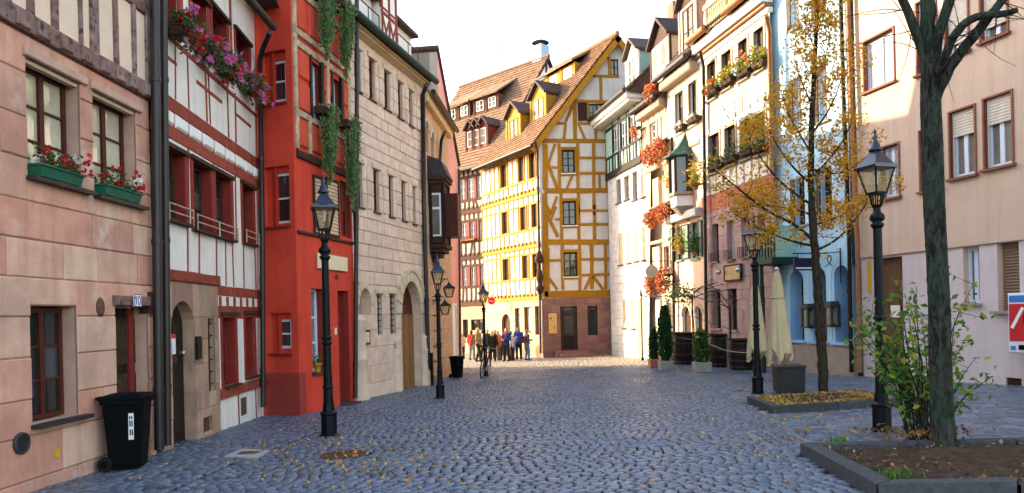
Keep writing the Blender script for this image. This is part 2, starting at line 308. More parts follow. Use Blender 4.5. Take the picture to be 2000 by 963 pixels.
    def build(s, name, mat, parent=None, stuff=False, attr=None):
        me = bpy.data.meshes.new(name); me.from_pydata([tuple(v) for v in s.v], [], s.f)
        for m in (mat if isinstance(mat, (list, tuple)) else [mat]): me.materials.append(m)
        me.polygons.foreach_set('material_index', s.mi); me.polygons.foreach_set('use_smooth', s.sm)
        if attr is not None:
            a = me.attributes.new('rnd', 'FLOAT', 'FACE'); a.data.foreach_set('value', np.asarray(attr, dtype=np.float32))
        me.update()
        return link(name, me, parent, stuff)
def link(name, me, parent=None, stuff=False):
    o = bpy.data.objects.new(name, me); COL.objects.link(o)
    if parent is not None: o.parent = parent
    if stuff: o['kind'] = 'stuff'
    return o
def tag(o, label, cat, group=None):
    o['label'] = label; o['category'] = cat
    if group: o['group'] = group
    return o
def empty(name, label, cat, loc, rz=0., group=None):
    o = bpy.data.objects.new(name, None); COL.objects.link(o); o.location = loc; o.rotation_euler = (0, 0, rz); o.empty_display_size = .3
    o.matrix_world = Matrix.Translation(Vector(loc)) @ Matrix.Rotation(rz, 4, 'Z')
    return tag(o, label, cat, group)
def leaves(cen, size, name, mat, parent=None, up=.5, aspect=.6, jit=.35, stuff=True, droop=None):
    """folded pointed leaves, two triangles each, at the given centres"""
    cen = np.asarray(cen, dtype=np.float64); n = len(cen)
    if n == 0: return None
    d = rng.normal(size=(n, 3)); d /= np.linalg.norm(d, axis=1)[:, None]
    if droop is not None: d = d * .5 + np.array(droop)[None]; d /= np.linalg.norm(d, axis=1)[:, None]
    nn = rng.normal(size=(n, 3)) + np.array([0, 0, up * 2])[None]
    s_ = np.cross(d, nn); s_ /= np.linalg.norm(s_, axis=1)[:, None] + 1e-9; nn = np.cross(s_, d)
    L = size * (1 + jit * rng.uniform(-1, 1, n))[:, None]
    p0 = cen - d * L * .5; p2 = cen + d * L * .5
    pl = cen + s_ * L * aspect * .5 + nn * L * .12; pr = cen - s_ * L * aspect * .5 + nn * L * .12
    V = np.stack([p0, pr, p2, pl], 1).reshape(-1, 3)
    i = np.arange(n)[:, None] * 4
    Fc = np.concatenate([i + np.array([[0, 1, 2]]), i + np.array([[0, 2, 3]])], 1).reshape(-1, 3)
    me = bpy.data.meshes.new(name); me.from_pydata(V.tolist(), [], Fc.tolist()); me.materials.append(mat)
    a = me.attributes.new('rnd', 'FLOAT', 'FACE'); a.data.foreach_set('value', np.repeat(rng.random(n), 2).astype(np.float32))
    return link(name, me, parent, stuff)

# ------------------------------------------------------------------ houses: a wall plane measured in the photo
class House:
    def __init__(s, name, label, cat, base, vp=None, right=False, x_at=None, dirv=None, P=None):
        p = P if P is not None else gnd(*base)
        if dirv is None:
            a = ray(vp, HY - ROLL * (vp - HX)); a = Vector((a.x, a.y, 0)).normalized()
            if a.y < 0: a = -a
            d = -a if right else a
        else: d = Vector((*dirv, 0)).normalized()
        s.d = d; s.y = Vector((-d.y, d.x, 0)); s.P = p; s.rz = math.atan2(d.y, d.x)
        if x_at is not None:
            t = s.uv(*x_at)[0]; q = p + d * t; s.P = Vector((q.x, q.y, gz(q.x, q.y)))
        s.o = empty(name, label, cat, s.P, s.rz)
    def uv(s, px, py, off=0.):
        P = s.P + s.y * off; r = ray(px, py); t = (P - CAM).dot(s.y) / r.dot(s.y); q = CAM + r * t
        return ((q - s.P).dot(s.d), q.z - s.P.z)
    def q(s, x0, y0, x1, y1, off=0.):      # top-left and bottom-right pixels -> u0,v0,u1,v1
        u0, v1 = s.uv(x0, y0, off); u1, v0 = s.uv(x1, y1, off); return (u0, v0, u1, v1)
    def w(s, u, y, v): return s.P + s.d * u + s.y * y + Vector((0, 0, v))
    def depth(s, u): return s.P.y + s.d.y * u

def rect(r): return [(r[0], r[1]), (r[2], r[1]), (r[2], r[3]), (r[0], r[3])]
def arch(r, n=8, rise=None):
    u0, v0, u1, v1 = r; w2 = (u1 - u0) / 2; rise = rise or w2; c = (u0 + u1) / 2; b = v1 - rise
    return [(u0, v0), (u1, v0)] + [(c + w2 * math.cos(math.pi * i / n), b + rise * math.sin(math.pi * i / n)) for i in range(n + 1)]
def wall(h, outer, holes, mat, depth=.22, reveal=None, y=0., name='wall', parent=None):
    """plaster or backing face with real openings and reveals"""
    mb = MB(); loops = [outer] + holes
    tri = tessellate_polygon([[Vector((p[0], p[1], 0)) for p in lp] for lp in loops])
    flat = [p for lp in loops for p in lp]
    fs = []
    for t in tri:
        a, b, c = (flat[i] for i in t)
        ar = (b[0] - a[0]) * (c[1] - a[1]) - (c[0] - a[0]) * (b[1] - a[1])
        fs.append(tuple(t) if ar > 0 else tuple(t[::-1]))
    mb.add([(p[0], y, p[1]) for p in flat], fs)
    mb.cur = 1
    for lp in holes:
        n = len(lp); vs = [(p[0], y, p[1]) for p in lp] + [(p[0], y + depth, p[1]) for p in lp]
        mb.add(vs, [(i, (i + 1) % n, n + (i + 1) % n, n + i) for i in range(n)])
    return mb.build(name, [mat, reveal or mat], parent or h.o)
def shell(h, u0, u1, D, top, mat, roofmat=None, rise=3., back=None, eave=.35, name='side_wall', ridge=.5):
    """the rest of the house behind its street front: walls, then a pitched roof"""
    mb = MB(); mb.box(u0 + .02, u1 - .02, .45, D, -1.2, top - .02); mb.build(name, mat, h.o)
    if roofmat:
        mb = MB(); ry = D * ridge
        vs = []
        for u in (u0 - .1, u1 + .1): vs += [(u, -eave, top - .05), (u, ry, top + rise), (u, D + eave, top - .05), (u, ry, top - .05 + .01)]
        mb.add(vs, [(0, 4, 5, 1), (1, 5, 6, 2), (0, 1, 2), (4, 6, 5), (0, 2, 6, 4)]); mb.build('roof', roofmat, h.o)
def window(h, r, depth=.14, cols=2, rows=3, fm=None, fw=.06, bw=.028, gl=None, arched=False, sill=None, single=False, label=None, y=0., mid=.07, rise=None, trim=None, tw=.1, tp=.03, name='window', transom=None):
    u0, v0, u1, v1 = r; fm = fm or m_winbrown; gl = gl or G_dark
    yf = y + depth; mb = MB()
    t = .05
    if arched:
        n = 8; o_ = arch(r, n, rise); i_ = arch((u0 + fw, v0 + fw, u1 - fw, v1 - fw), n, (rise - fw) if rise else None)
        k = len(o_); vs = [(p[0], yf, p[1]) for p in o_] + [(p[0], yf, p[1]) for p in i_] + [(p[0], yf + t, p[1]) for p in i_]
        mb.add(vs, [(i, (i + 1) % k, k + (i + 1) % k, k + i) for i in range(k)] + [(k + i, k + (i + 1) % k, 2 * k + (i + 1) % k, 2 * k + i) for i in range(k)])
    else:
        mb.box(u0, u0 + fw, yf, yf + t, v0, v1); mb.box(u1 - fw, u1, yf, yf + t, v0, v1)
        mb.box(u0 + fw, u1 - fw, yf, yf + t, v0, v0 + fw); mb.box(u0 + fw, u1 - fw, yf, yf + t, v1 - fw, v1)
    a0, a1, b0, b1 = u0 + fw, u1 - fw, v0 + fw, v1 - fw
    us = [a0 + (a1 - a0) * i / cols for i in range(cols + 1)]; vs_ = [b0 + (b1 - b0) * i / rows for i in range(rows + 1)]
    if transom: vs_[1:-1] = [b0 + (b1 - b0) * k for k in transom]
    for i in range(1, cols):
        ww = mid if (cols == 2 or i == cols // 2) else bw
        mb.box(us[i] - ww / 2, us[i] + ww / 2, yf - .006, yf + t, b0, b1)
    for j in range(1, len(vs_) - 1): mb.box(a0, a1, yf + .008, yf + t - .004, vs_[j] - bw / 2, vs_[j] + bw / 2)
    o = mb.build(name, fm, h.o if hasattr(h, 'o') else h)
    if label: o['label'] = label
    yg = yf + t * .6
    def pane(a, b, c, d):
        m_ = MB(); m_.box(a, c, yg, yg + .012, b, d); m_.build('pane', gl, o)
    if single or arched: pane(a0 - .01, b0 - .01, a1 + .01, b1 + .01) if not arched else (lambda m_: (m_.prism(arch((a0, b0, a1, b1), 8, (rise - fw) if rise else None), yg, yg + .012), m_.build('pane', gl, o)))(MB())
    else:
        for i in range(cols):
            for j in range(len(vs_) - 1):
                pane(us[i] + .004, vs_[j] + .004, us[i + 1] - .004, vs_[j + 1] - .004)
    if sill: 
        m_ = MB(); m_.box(u0 - .05, u1 + .05, y - .10, y + depth, v0 - .055, v0 - .003); m_.build('sill', sill, o)
    if trim:
        m_ = MB(); a = tw
        for bx in ((u0 - a, u0, v0 - a, v1 + a), (u1, u1 + a, v0 - a, v1 + a), (u0, u1, v1, v1 + a), (u0, u1, v0 - a, v0)): m_.box(bx[0], bx[1], y - tp, y + .04, bx[2], bx[3])
        m_.build('surround', trim, o)
    return o
def beams(h, segs, mat, y=0., d=.035, name='beam', conv=None):
    """segs: pixel segments x0,y0,x1,y1 and a width in metres; each timber is a part"""
    for i, (x0, y0, x1, y1, wd) in enumerate(segs):
        if conv: (x0, y0), (x1, y1) = conv(x0, y0), conv(x1, y1)
        p, q = h.uv(x0, y0), h.uv(x1, y1)
        mb = MB(); mb.bar(p, q, wd, d + .03 + .0013 * (i % 7), y + .03); mb.build(name, mat, h.o)
def beam_uv(h, p, q, wd, mat, y=0., d=.035, k=0, name='beam'):
    mb = MB(); mb.bar(p, q, wd, d + .03 + .0013 * (k % 7), y + .03); return mb.build(name, mat, h.o)
def ashlar(h, outer_f, u0, u1, v0, v1, rowh, lens, mat, holes, y=0., proud=.016, bev=.008, joint=.012, name='stone_block', wob=0., seed=1, clipf=None):
    """courses of separate squared stones round the openings"""
    R = random.Random(seed); v = v0; row = 0
    while v < v1 - .05:
        hh = min(rowh * R.uniform(.88, 1.12), v1 - v)
        if v1 - v - hh < rowh * .4: hh = v1 - v
        spans = [(u0, u1)]
        for hl in holes:
            lo, hi = min(p[1] for p in hl), max(p[1] for p in hl)
            if hi <= v + .02 or lo >= v + hh - .02: continue
            if len(hl) == 4:
                ha, hb = max(u0, min(p[0] for p in hl)), min(u1, max(p[0] for p in hl))
                for z0, z1 in ((v, lo), (hi, v + hh)):
                    if z1 - z0 > .03 and z0 >= v - 1e-6 and z1 <= v + hh + 1e-6 and hb - ha > .05:
                        mb = MB(); mb.prism([(ha, z0 + joint / 2), (hb, z0 + joint / 2), (hb, z1 - joint / 2), (ha, z1 - joint / 2)], y - proud, y + .02, bev); mb.build(name, mat, h.o)
            # the opening's width where this course meets it
            vm = [x for x in np.linspace(max(v, lo) + .01, min(v + hh, hi) - .01, 3)]
            xs = []
            for z in vm:
                for i in range(len(hl)):
                    a, b = hl[i], hl[(i + 1) % len(hl)]
                    if (a[1] - z) * (b[1] - z) < 0: xs.append(a[0] + (b[0] - a[0]) * (z - a[1]) / (b[1] - a[1]))
            if not xs: continue
            a, b = min(xs), max(xs); ns = []
            for (p, q) in spans:
                if b <= p or a >= q: ns.append((p, q)); continue
                if a - p > .03: ns.append((p, a))
                if q - b > .03: ns.append((b, q))
            spans = ns
        for (p, q) in spans:
            u = p
            while u < q - .02:
                l = R.uniform(*lens)
                if row % 2 and u == p: l *= .6
                if q - u - l < lens[0] * .5: l = q - u
                f = .004 if u > p else 0
                wv = wob * (math.sin(u * 1.3 + 1) - math.sin((u + l) * 1.3 + 1)) * 0
                mb = MB(); j = joint / 2
                pr = proud * R.uniform(.6, 1.3)
                mb.prism([(u + (j if u > p else 0), v + j), (u + l - (j if u + l < q - .01 else 0), v + j), (u + l - (j if u + l < q - .01 else 0), v + hh - j), (u + (j if u > p else 0), v + hh - j)], y - pr, y + .02, bev)
                mb.build(name, mat, h.o); u += l
        v += hh; row += 1
def pipe(h, pts, r, mat, name='downpipe', rings=True, y=-.1, world=False):
    P = []
    for p in pts:
        yy = p[2] if len(p) > 2 else y
        u, v = h.uv(p[0], p[1], yy); P.append((u, yy, v))
    mb = MB(); mb.tube(P, r, 10)
    if rings:
        L_ = 0
        for a, b in zip(P[:-1], P[1:]):
            a, b = Vector(a), Vector(b); n = int((b - a).length / 1.9)
            for i in range(n): c = a.lerp(b, (i + .6) / max(n, 1)); t = (b - a).normalized(); mb.tube([c - t * .035, c + t * .035], r * 1.18, 10)
    return mb.build(name, mat, h.o)
def gutter(h, p, q, r, mat, y=-.45, name='gutter'):
    a, b = h.uv(*p, y), h.uv(*q, y); mb = MB(); n = 7
    for (A, B) in ((a, b),):
        vs = []
        for (u, v) in (A, B):
            for k in range(n): g = math.pi * k / (n - 1); vs.append((u, y - r * math.cos(g), v - r * math.sin(g)))
            for k in range(n): g = math.pi * (n - 1 - k) / (n - 1); vs.append((u, y - r * .85 * math.cos(g), v + .004 - r * .85 * math.sin(g)))
        m = 2 * n
        mb.add(vs, [(k, (k + 1) % m, m + (k + 1) % m, m + k) for k in range(m)])
    return mb.build(name, mat, h.o)
def tiled(h, p00, p10, p01, p11, ncol, nrow, mat, parent=None, name='tiles', lift=.03):
    """a roof slope as rows of separate lapped tiles (one part). p00,p10 eave ends, p01,p11 ridge ends (local)"""
    p00, p10, p01, p11 = map(Vector, (p00, p10, p01, p11)); nrm = (p10 - p00).cross(p01 - p00).normalized()
    mb = MB(); at = []
    def P(a, b): return (p00.lerp(p10, a)).lerp(p01.lerp(p11, a), b)
    for j in range(nrow):
        for i in range(ncol):
            o_ = .5 if j % 2 else 0
            a0, a1 = (i + o_) / (ncol + .5) , (i + o_ + .965) / (ncol + .5); b0, b1 = j / nrow, min(1., (j + 1.15) / nrow)
            l1, l0 = lift * (1.3 + .3 * random.random()), lift * .25
            A, B, C_, D = P(a0, b0) + nrm * l1, P(a1, b0) + nrm * l1 * (.9 + .2 * random.random()), P(a1, b1) + nrm * l0, P(a0, b1) + nrm * l0
            mb.add([A, B, C_, D, P(a0, b0), P(a1, b0)], [(0, 1, 2, 3), (4, 5, 1, 0)]); at += [random.random()] * 2
    ob = mb.build(name, mat, parent or h.o, True, at)
    mb = MB(); mb.add([p00, p10, p11, p01, p00 - nrm * .12, p10 - nrm * .12, p11 - nrm * .12, p01 - nrm * .12], [(0, 1, 2, 3), (4, 7, 6, 5), (0, 4, 5, 1), (1, 5, 6, 2), (2, 6, 7, 3), (3, 7, 4, 0)])
    mb.build('roof_deck', m_brown, parent or h.o)
    return ob
# ================================================================== LEFT ROW
def avgv(h, *pts): return sum(h.uv(*p)[1] for p in pts) / len(pts)
# ---- house 1: pink sandstone, timber above
h = House('sandstone_house', 'pink sandstone house with weathered timber upper storey at the left edge', 'house', (305, 886), 1050)
U0 = h.uv(-420, 600)[0]; U1 = 0.0
vt = avgv(h, (24, 47), (285, 197))
WA = h.q(48, 110, 159, 372); WB = h.q(178, 175, 268, 403); WC = h.q(57, 597, 153, 810)
DD = (h.uv(223, 610)[0], -.5, h.uv(288, 610)[0], avgv(h, (223, 599), (283, 598)))
holes = [rect(WA), rect(WB), rect(WC), rect(DD)]
WX = (WA[0] - 2.2, WA[1], WA[0] - 1.2, WA[3]); WXC = (WC[0] - 2.3, WC[1], WC[0] - 1.2, WC[3])
holes2 = holes + [rect(WX), rect(WXC)]
wall(h, [(U0, -1), (U1, -1), (U1, vt), (U0, vt)], holes2, m_joint1, .24, m_sandfr)
ashlar(h, None, U0, U1, -.62, vt - .02, .43, (.5, 1.15), m_sand1, holes2, seed=3, joint=.010, proud=.018, bev=.013)
for r, c_, rr in ((WA, 2, 3), (WB, 2, 3), (WC, 2, 3), (WX, 2, 3), (WXC, 2, 3)):
    up = r is not WC and r is not WXC
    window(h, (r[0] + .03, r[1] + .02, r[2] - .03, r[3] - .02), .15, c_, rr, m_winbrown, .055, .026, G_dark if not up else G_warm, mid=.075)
    mb = MB()
    if up:
        mb.prism([(r[0] - .06, r[3]), (r[2] + .10, r[3]), (r[2] + .10, r[3] + .10), (r[0] - .06, r[3] + .10)], -.06, .02, .012); mb.build('lintel_moulding', m_sandfr, h.o)
        mb = MB(); mb.box(r[0] - .0, r[2] + .0, .02, .10, r[3] - .05, r[3] - .001); mb.build('lintel_fillet', m_ashtrim, h.o)
    mb = MB(); mb.box(r[0] - .04, r[2] + .10, -.13, .14, r[1] - .045, r[1] - .002); mb.build('sill', m_zinc, h.o)
# door and its timber lintel
mb = MB(); mb.box(DD[0] + .02, DD[0] + .95, .20, .25, -.4, DD[3] - .02); dr = mb.build('door', m_blackwood, h.o)
mb = MB()
for k in range(3): mb.box(DD[0] + .12, DD[0] + .82, .185, .20, -.2 + k * .75, .42 + k * .75)
mb.build('door_panel', m_brown, dr)
mb = MB(); mb.box(DD[0] + .60, DD[0] + .70, .16, .20, .0, DD[3] - .02); mb.build('jamb', m_redpaint, dr)
a, b = h.uv(216, 577), h.uv(286, 598)
mb = MB(); mb.prism([(a[0], b[1]), (b[0], b[1]), (b[0], a[1]), (a[0], a[1])], -.07, .1, .012); mb.build('door_lintel', m_oldwood, h.o)
a, b = h.uv(285, 570), h.uv(297, 612)
mb = MB(); mb.prism([(a[0], b[1]), (b[0], b[1]), (b[0], a[1]), (a[0], a[1])], -.12, .1, .015); mb.build('carved_bracket', m_brown, h.o)
a, b = h.uv(253, 577), h.uv(262, 597)   # enamel number plate 10
pu = (a[0] + b[0]) / 2; pv = (a[1] + b[1]) / 2
mb = MB(); mb.box(pu - .09, pu + .09, -.085, -.072, pv - .085, pv + .085); pl = mb.build('house_number_plate', m_white, h.o)
m_enam = M('blue_enamel', (.02, .03, .22), .3, .05, 5, 0)
mb = MB(); y_ = -.088
mb.box(pu - .052, pu - .035, y_, -.084, pv - .055, pv + .055); mb.bar((pu - .072, pv + .025), (pu - .045, pv + .05), .016, .004, -.084)
n_ = 12; ring = [(pu + .03 + .030 * math.cos(t_), pv + .055 * math.sin(t_)) for t_ in [2 * math.pi * i / n_ for i in range(n_)]]
for i in range(n_): mb.bar(ring[i], ring[(i + 1) % n_], .015, .004, -.084)
for bx in ((-.09, .09, -.085, -.075), (-.09, .09, .075, .085), (-.09, -.08, -.075, .075), (.08, .09, -.075, .075)): mb.box(pu + bx[0], pu + bx[1], y_, -.084, pv + bx[2], pv + bx[3])
mb.build('numeral', m_enam, pl)
# iron tie plate, oval vent grille, yellow marker
u, v = h.uv(192, 600); mb = MB(); mb.lathe([(.10, 0), (.10, .02), (.06, .035), (0, .04)], 12); o = mb.build('iron_tie_plate', m_rust, h.o); o.location = (u, -.015, v); o.rotation_euler = (math.pi / 2, 0, 0); o.scale = (.8, 1.2, 1)
u, v = h.uv(37, 866); mb = MB(); mb.lathe([(.115, 0), (.115, .03), (.09, .035), (.09, .005), (0, .004)], 16); o = mb.build('vent_grille', m_zinc, h.o); o.location = (u, -.015, v); o.rotation_euler = (math.pi / 2, 0, 0)
for k in range(7): 
    mb = MB(); w_ = math.sqrt(max(0, .09 ** 2 - ((k - 3) * .025) ** 2)); mb.box(-w_, w_, (k - 3) * .025 - .006, (k - 3) * .025 + .006, .01, .03); mb.build('grille_bar', m_zinc, o)
u, v = h.uv(107, 885); mb = MB(); mb.box(-.035, .035, -.045, .045, 0, .02); o = mb.build('marker_plate', M('yellow_enamel', (.6, .38, .02), .5, .1, 5, 0), h.o); o.location = (u, -.015, v); o.rotation_euler = (math.pi / 2, 0, 0)
# timber storey
H1T = 8.6
wall(h, [(U0, vt), (U1, vt), (U1, H1T), (U0, H1T)], [], m_cream, y=-.01, name='plaster_infill')
sb0, sb1 = avgv(h, (24, 5), (288, 169)), avgv(h, (24, 28), (288, 192))
vb = vt + .0
beam_uv(h, (U0, vt + .10), (U1, vt + .10), .20, m_oldwood, 0, .07)
beam_uv(h, (U0, sb0 - .11), (U1, sb0 - .11), .22, m_oldwood, 0, .06, 1)
for (x, y_) in ((32, 34), (72, 54), (119, 83), (158, 107), (195, 130), (225, 144), (251, 160), (280, 180)):
    u, v = h.uv(x, y_); mb = MB(); mb.prism([(u - .11, vt + .19), (u + .09, vt + .19), (u + .09, sb0 - .21), (u - .11, sb0 - .21)], -.10, .02, .012); mb.build('joist_end', m_oldwood, h.o)
for (x, wd) in ((57, .11), (104, .11), (155, .06), (181, .17), (223, .09), (258, .08), (286, .13), (10, .14), (-60, .16), (-140, .2), (-240, .18)):
    u = h.uv(x, 80)[0]; beam_uv(h, (u, sb0), (u + random.uniform(-.03, .03), H1T), wd, m_oldwood, 0, .04, x % 7)
vr = avgv(h, (215, 6), (288, 55)); beam_uv(h, (h.uv(205, 0)[0], vr + .25), (U1, vr + .25), .18, m_oldwood, 0, .045, 3)
shell(h, U0, U1, 9, H1T, m_cream, m_slate, 5.5)
pipe(h, [(302, -60), (305, 300), (311, 878)], .065, m_pipe, y=-.14)
# flower boxes on the two upper sills
def flower_box(h, r, label, depth=.18, hgt=.14, mats=((l_redfl, 26), (l_whitefl, 6)), green=l_green, box=m_boxgreen, y=-.16, group='flower boxes on window sills', nleaf=130, spread=.16, ls=.06, fs=.05, over=.0, cat='flower box', droop=0.):
    u0, u1, v = r
    P = h.w((u0 + u1) / 2, y, v); o = empty('flower_box', label, cat, P, h.rz, group); L = (u1 - u0) / 2
    mb = MB(); t = .012
    mb.add([(-L, -depth / 2, 0), (L, -depth / 2, 0), (L, depth / 2, 0), (-L, depth / 2, 0), (-L - .02, -depth / 2 - .03, hgt), (L + .02, -depth / 2 - .03, hgt), (L + .02, depth / 2 + .03, hgt), (-L - .02, depth / 2 + .03, hgt)], [(0, 3, 2, 1), (0, 1, 5, 4), (1, 2, 6, 5), (2, 3, 7, 6), (3, 0, 4, 7)])
    mb.box(-L - .03, L + .03, -depth / 2 - .045, depth / 2 + .045, hgt - .02, hgt); mb.build('box', box, o)
    n = nleaf
    c = np.stack([rng.uniform(-L, L, n), rng.normal(0, depth * .45, n) - .02, hgt + np.abs(rng.normal(0, spread * .7, n))], 1)
    if over:
        k = int(n * over); c[:k, 1] -= rng.uniform(.05, .28, k); c[:k, 2] -= rng.uniform(0, droop or .35, k)
    leaves(c, ls, 'leaf_mass', green, o)
    for mt, k in mats:
        nb = k; q = np.stack([rng.uniform(-L, L, nb), rng.normal(-.05, depth * .5, nb), hgt + spread * .7 + rng.normal(0, spread * .55, nb)], 1)
        if over:
            k2 = int(nb * over); q[:k2, 1] -= rng.uniform(.05, .28, k2); q[:k2, 2] -= rng.uniform(0, droop or .35, k2)
        pts = (q[:, None, :] + rng.normal(0, fs * .42, (nb, 9, 3))).reshape(-1, 3)
        leaves(pts, fs, 'blossom', mt, o, aspect=.95)
    return o
flower_box(h, (WA[0] + .02, WA[2] - .22, WA[1] + .004), 'long green flower box of red and white geraniums on the wider upper stone sill', nleaf=330, ls=.05, fs=.06, mats=((l_redfl, 11), (l_whitefl, 3)), depth=.14, hgt=.13, y=-.07, spread=.13)
flower_box(h, (WB[0] + .02, WB[2] - .18, WB[1] + .004), 'green flower box of red geraniums on the upper sill nearer the drainpipe', nleaf=260, ls=.05, fs=.06, mats=((l_redfl, 9), (l_whitefl, 3)), depth=.14, hgt=.13, y=-.07, spread=.13)
h1 = h

# ---- house 2: white walls, oxblood timbers, stone doorway
h = House('half_timbered_house', 'white half timbered house with dark red beams and pink flower boxes', 'house', (308, 884), 930, x_at=(306, 600))
U1 = h.uv(510, 600)[0]; SU = h.uv(424, 680)[0]; ST = avgv(h, (325, 545), (420, 560))
TOP = avgv(h, (500, 30), (515, 40))
D2 = (h.uv(331, 700)[0], -.5, h.uv(378, 700)[0], h.uv(350, 588)[1]); D2A = arch(D2, 10, .42)
GB = h.q(401, 622, 418, 762); VG = h.q(393, 818, 411, 839)
wall(h, [(0, -1), (SU, -1), (SU, ST), (0, ST)], [D2A, rect(GB), rect(VG)], m_joint1, .34, m_brownstone, y=-.03)
ashlar(h, None, 0, SU, -.7, ST - .02, .40, (.35, .7), m_brownstone, [D2A, rect(GB), rect(VG)], y=-.03, seed=8, joint=.008, proud=.010)
mb = MB(); mb.prism(arch((D2[0] + .01, -.5, D2[2] - .01, D2[3] - .01), 10, .42), .16, .24); dr = mb.build('door', m_blackwood, h.o)
for k in range(2):
    for j in range(2):
        mb = MB(); c_ = (D2[0] + D2[2]) / 2; mb.prism([(c_ - .40 + k * .42, .12 + j * 1.0), (c_ - .03 + k * .42, .12 + j * 1.0), (c_ - .03 + k * .42, .95 + j * .9), (c_ - .40 + k * .42, .95 + j * .9)], .145, .17, .012); mb.build('door_panel', m_blackwood, dr)
u, v = h.uv(348, 690, .15); mb = MB(); mb.lathe([(.03, 0), (.03, .03), (.05, .05), (.035, .08), (0, .085)], 10); o = mb.build('door_knob', m_steel, dr); o.location = (u + .06, .145, v); o.rotation_euler = (math.pi / 2, 0, 0)
u, v = h.uv(335, 671, .14); mb = MB(); mb.box(u - .13, u + .13, .13, .142, v - .17, v + .14); nt_ = mb.build('paper_notice', M('notice_paper', (.72, .68, .78), .7, .05, 8, 0), dr)
mb = MB(); mb.box(u - .13, u + .13, .127, .131, v + .08, v + .139); mb.build('red_heading', M('notice_red', (.6, .03, .03), .7, .05, 5, 0), nt_)
mb = MB(); mb.box(u - .14, u + .14, .12, .142, v - .31, v - .18); mb.build('wooden_plaque', m_winbrown, dr)
u, v = h.uv(367, 690); mb = MB(); mb.box(D2[2] - .004, D2[2] + .16, -.08, -.03, 1.25, 1.62); mb.build('intercom_panel', m_blackwood, h.o)
window(h, (GB[0] + .01, GB[1] + .01, GB[2] - .01, GB[3] - .01), .16, 1, 1, m_brown, .03, single=True)
for k in range(6):
    mb = MB(); z = GB[1] + (GB[3] - GB[1]) * (k + .6) / 6; mb.tube([(GB[0] - .02, .02, z), (GB[2] + .02, .02, z)], .012, 6); mb.build('window_bar', m_iron, h.o)
for k in range(2):
    mb = MB(); z = GB[0] + (GB[2] - GB[0]) * (k + 1) / 3; mb.tube([(z, .03, GB[1]), (z, .03, GB[3])], .010, 6); mb.build('window_bar', m_iron, h.o)
mb = MB()
for k in range(5): mb.box(VG[0] + (VG[2] - VG[0]) * (k + .1) / 5, VG[0] + (VG[2] - VG[0]) * (k + .45) / 5, 0, .03, VG[1], VG[3])
mb.build('vent_grate', m_rust, h.o)
beam_uv(h, (0, ST + .08), (SU + .05, ST + .08), .17, m_redwood, 0, .07)
# white upper wall with window openings
lowW = [h.q(433, 617, 461, 748), h.q(478, 614, 497, 732)]
midW = [h.q(319, 286, 362, 436), h.q(375, 313, 414, 459), h.q(419, 335, 452, 471), h.q(472, 356, 495, 476)]
upW = [h.q(316, -62, 346, 86), h.q(372, -20, 406, 120), h.q(413, 5, 444, 150), h.q(459, 47, 487, 172)]
def flat(ws, hh=None):
    b = sum(w_[1] for w_ in ws) / len(ws); t = sum(w_[3] for w_ in ws) / len(ws)
    return [(w_[0], .5 * (w_[1] + b), w_[2], .5 * (w_[3] + t)) for w_ in ws]
midW, upW = flat(midW), flat(upW)
W2 = lowW + midW + upW
wall(h, [(SU, -1), (U1, -1), (U1, TOP), (0, TOP), (0, ST), (SU, ST)], [rect(r) for r in W2], m_white, .20, m_redpaint)
for i, r in enumerate(W2):
    low = i < 2
    window(h, (r[0] + .01, r[1] + .01, r[2] - .01, r[3] - .01), .15, 2, 3, m_brown if not low else m_redpaint, .06, .028, G_dark)
    for s_ in ((r[0] - .10, r[0] - .002), (r[2] + .002, r[2] + .12)):
        beam_uv(h, ((s_[0] + s_[1]) / 2, r[1] - .05), ((s_[0] + s_[1]) / 2, r[3] + .08), abs(s_[1] - s_[0]), m_redpaint, 0, .02, i, 'window_post')
    mb = MB(); mb.box(r[0] - .05, r[2] + .08, -.10, .12, r[1] - .05, r[1] - .002); mb.build('sill', m_brown, h.o)
    mb = MB(); mb.box(r[0] - .11, r[2] + .13, -.062, .02, r[3] + .002, r[3] + .07); mb.build('window_head', m_brown, h.o)
    if 1 < i < 6:
        mb = MB()
        for z in (.10, .22): mb.tube([(r[0] - .06, -.09, r[1] + z), (r[2] + .12, -.09, r[1] + z)], .013, 6)
        for z in (r[0] - .05, r[2] + .11): mb.tube([(z, -.09, r[1] - .03), (z, -.09, r[1] + .24)], .010, 6)
        mb.build('sill_rail', m_ochrewood, h.o)
bt = avgv(h, (317, 205), (497, 306)); bb = avgv(h, (317, 262), (497, 347))
beam_uv(h, (0, bt), (U1, bt), .24, m_redwood, 0, .015, 1); beam_uv(h, (0, bb), (U1, bb), .20, m_redwood, 0, .015, 2)
for k in range(9):
    u = U1 * (k + .3) / 9; mb = MB(); w_ = U1 / 9; mb.prism([(u + .04, bb + .11), (u + w_ - .05, bb + .11), (u + w_ - .05, bt - .13), (u + .04, bt - .13)], -.045, .02, .03); mb.build('infill_block', m_whiteinfill, h.o)
    beam_uv(h, (u, bb), (u, bt), .06, m_redwood, 0, .012, k, 'joist_end')
v1 = avgv(h, (430, 572), (500, 571)); v2 = avgv(h, (430, 606), (500, 610))
beam_uv(h, (SU, v1), (U1, v1), .20, m_redwood, 0, .012, 3); beam_uv(h, (SU, v2 - .02), (U1, v2 - .02), .22, m_redwood, 0, .012, 4)
for k in range(7):
    u = SU + (U1 - SU) * (k + .5) / 7; mb = MB(); mb.prism([(u - .05, v2 + .09), (u + .05, v2 + .09), (u + .05, v1 - .10), (u - .05, v1 - .10)], -.02, .02, .008); mb.build('joist_end', m_redwood, h.o)
midb = midW[0][1]; upb = upW[0][1]
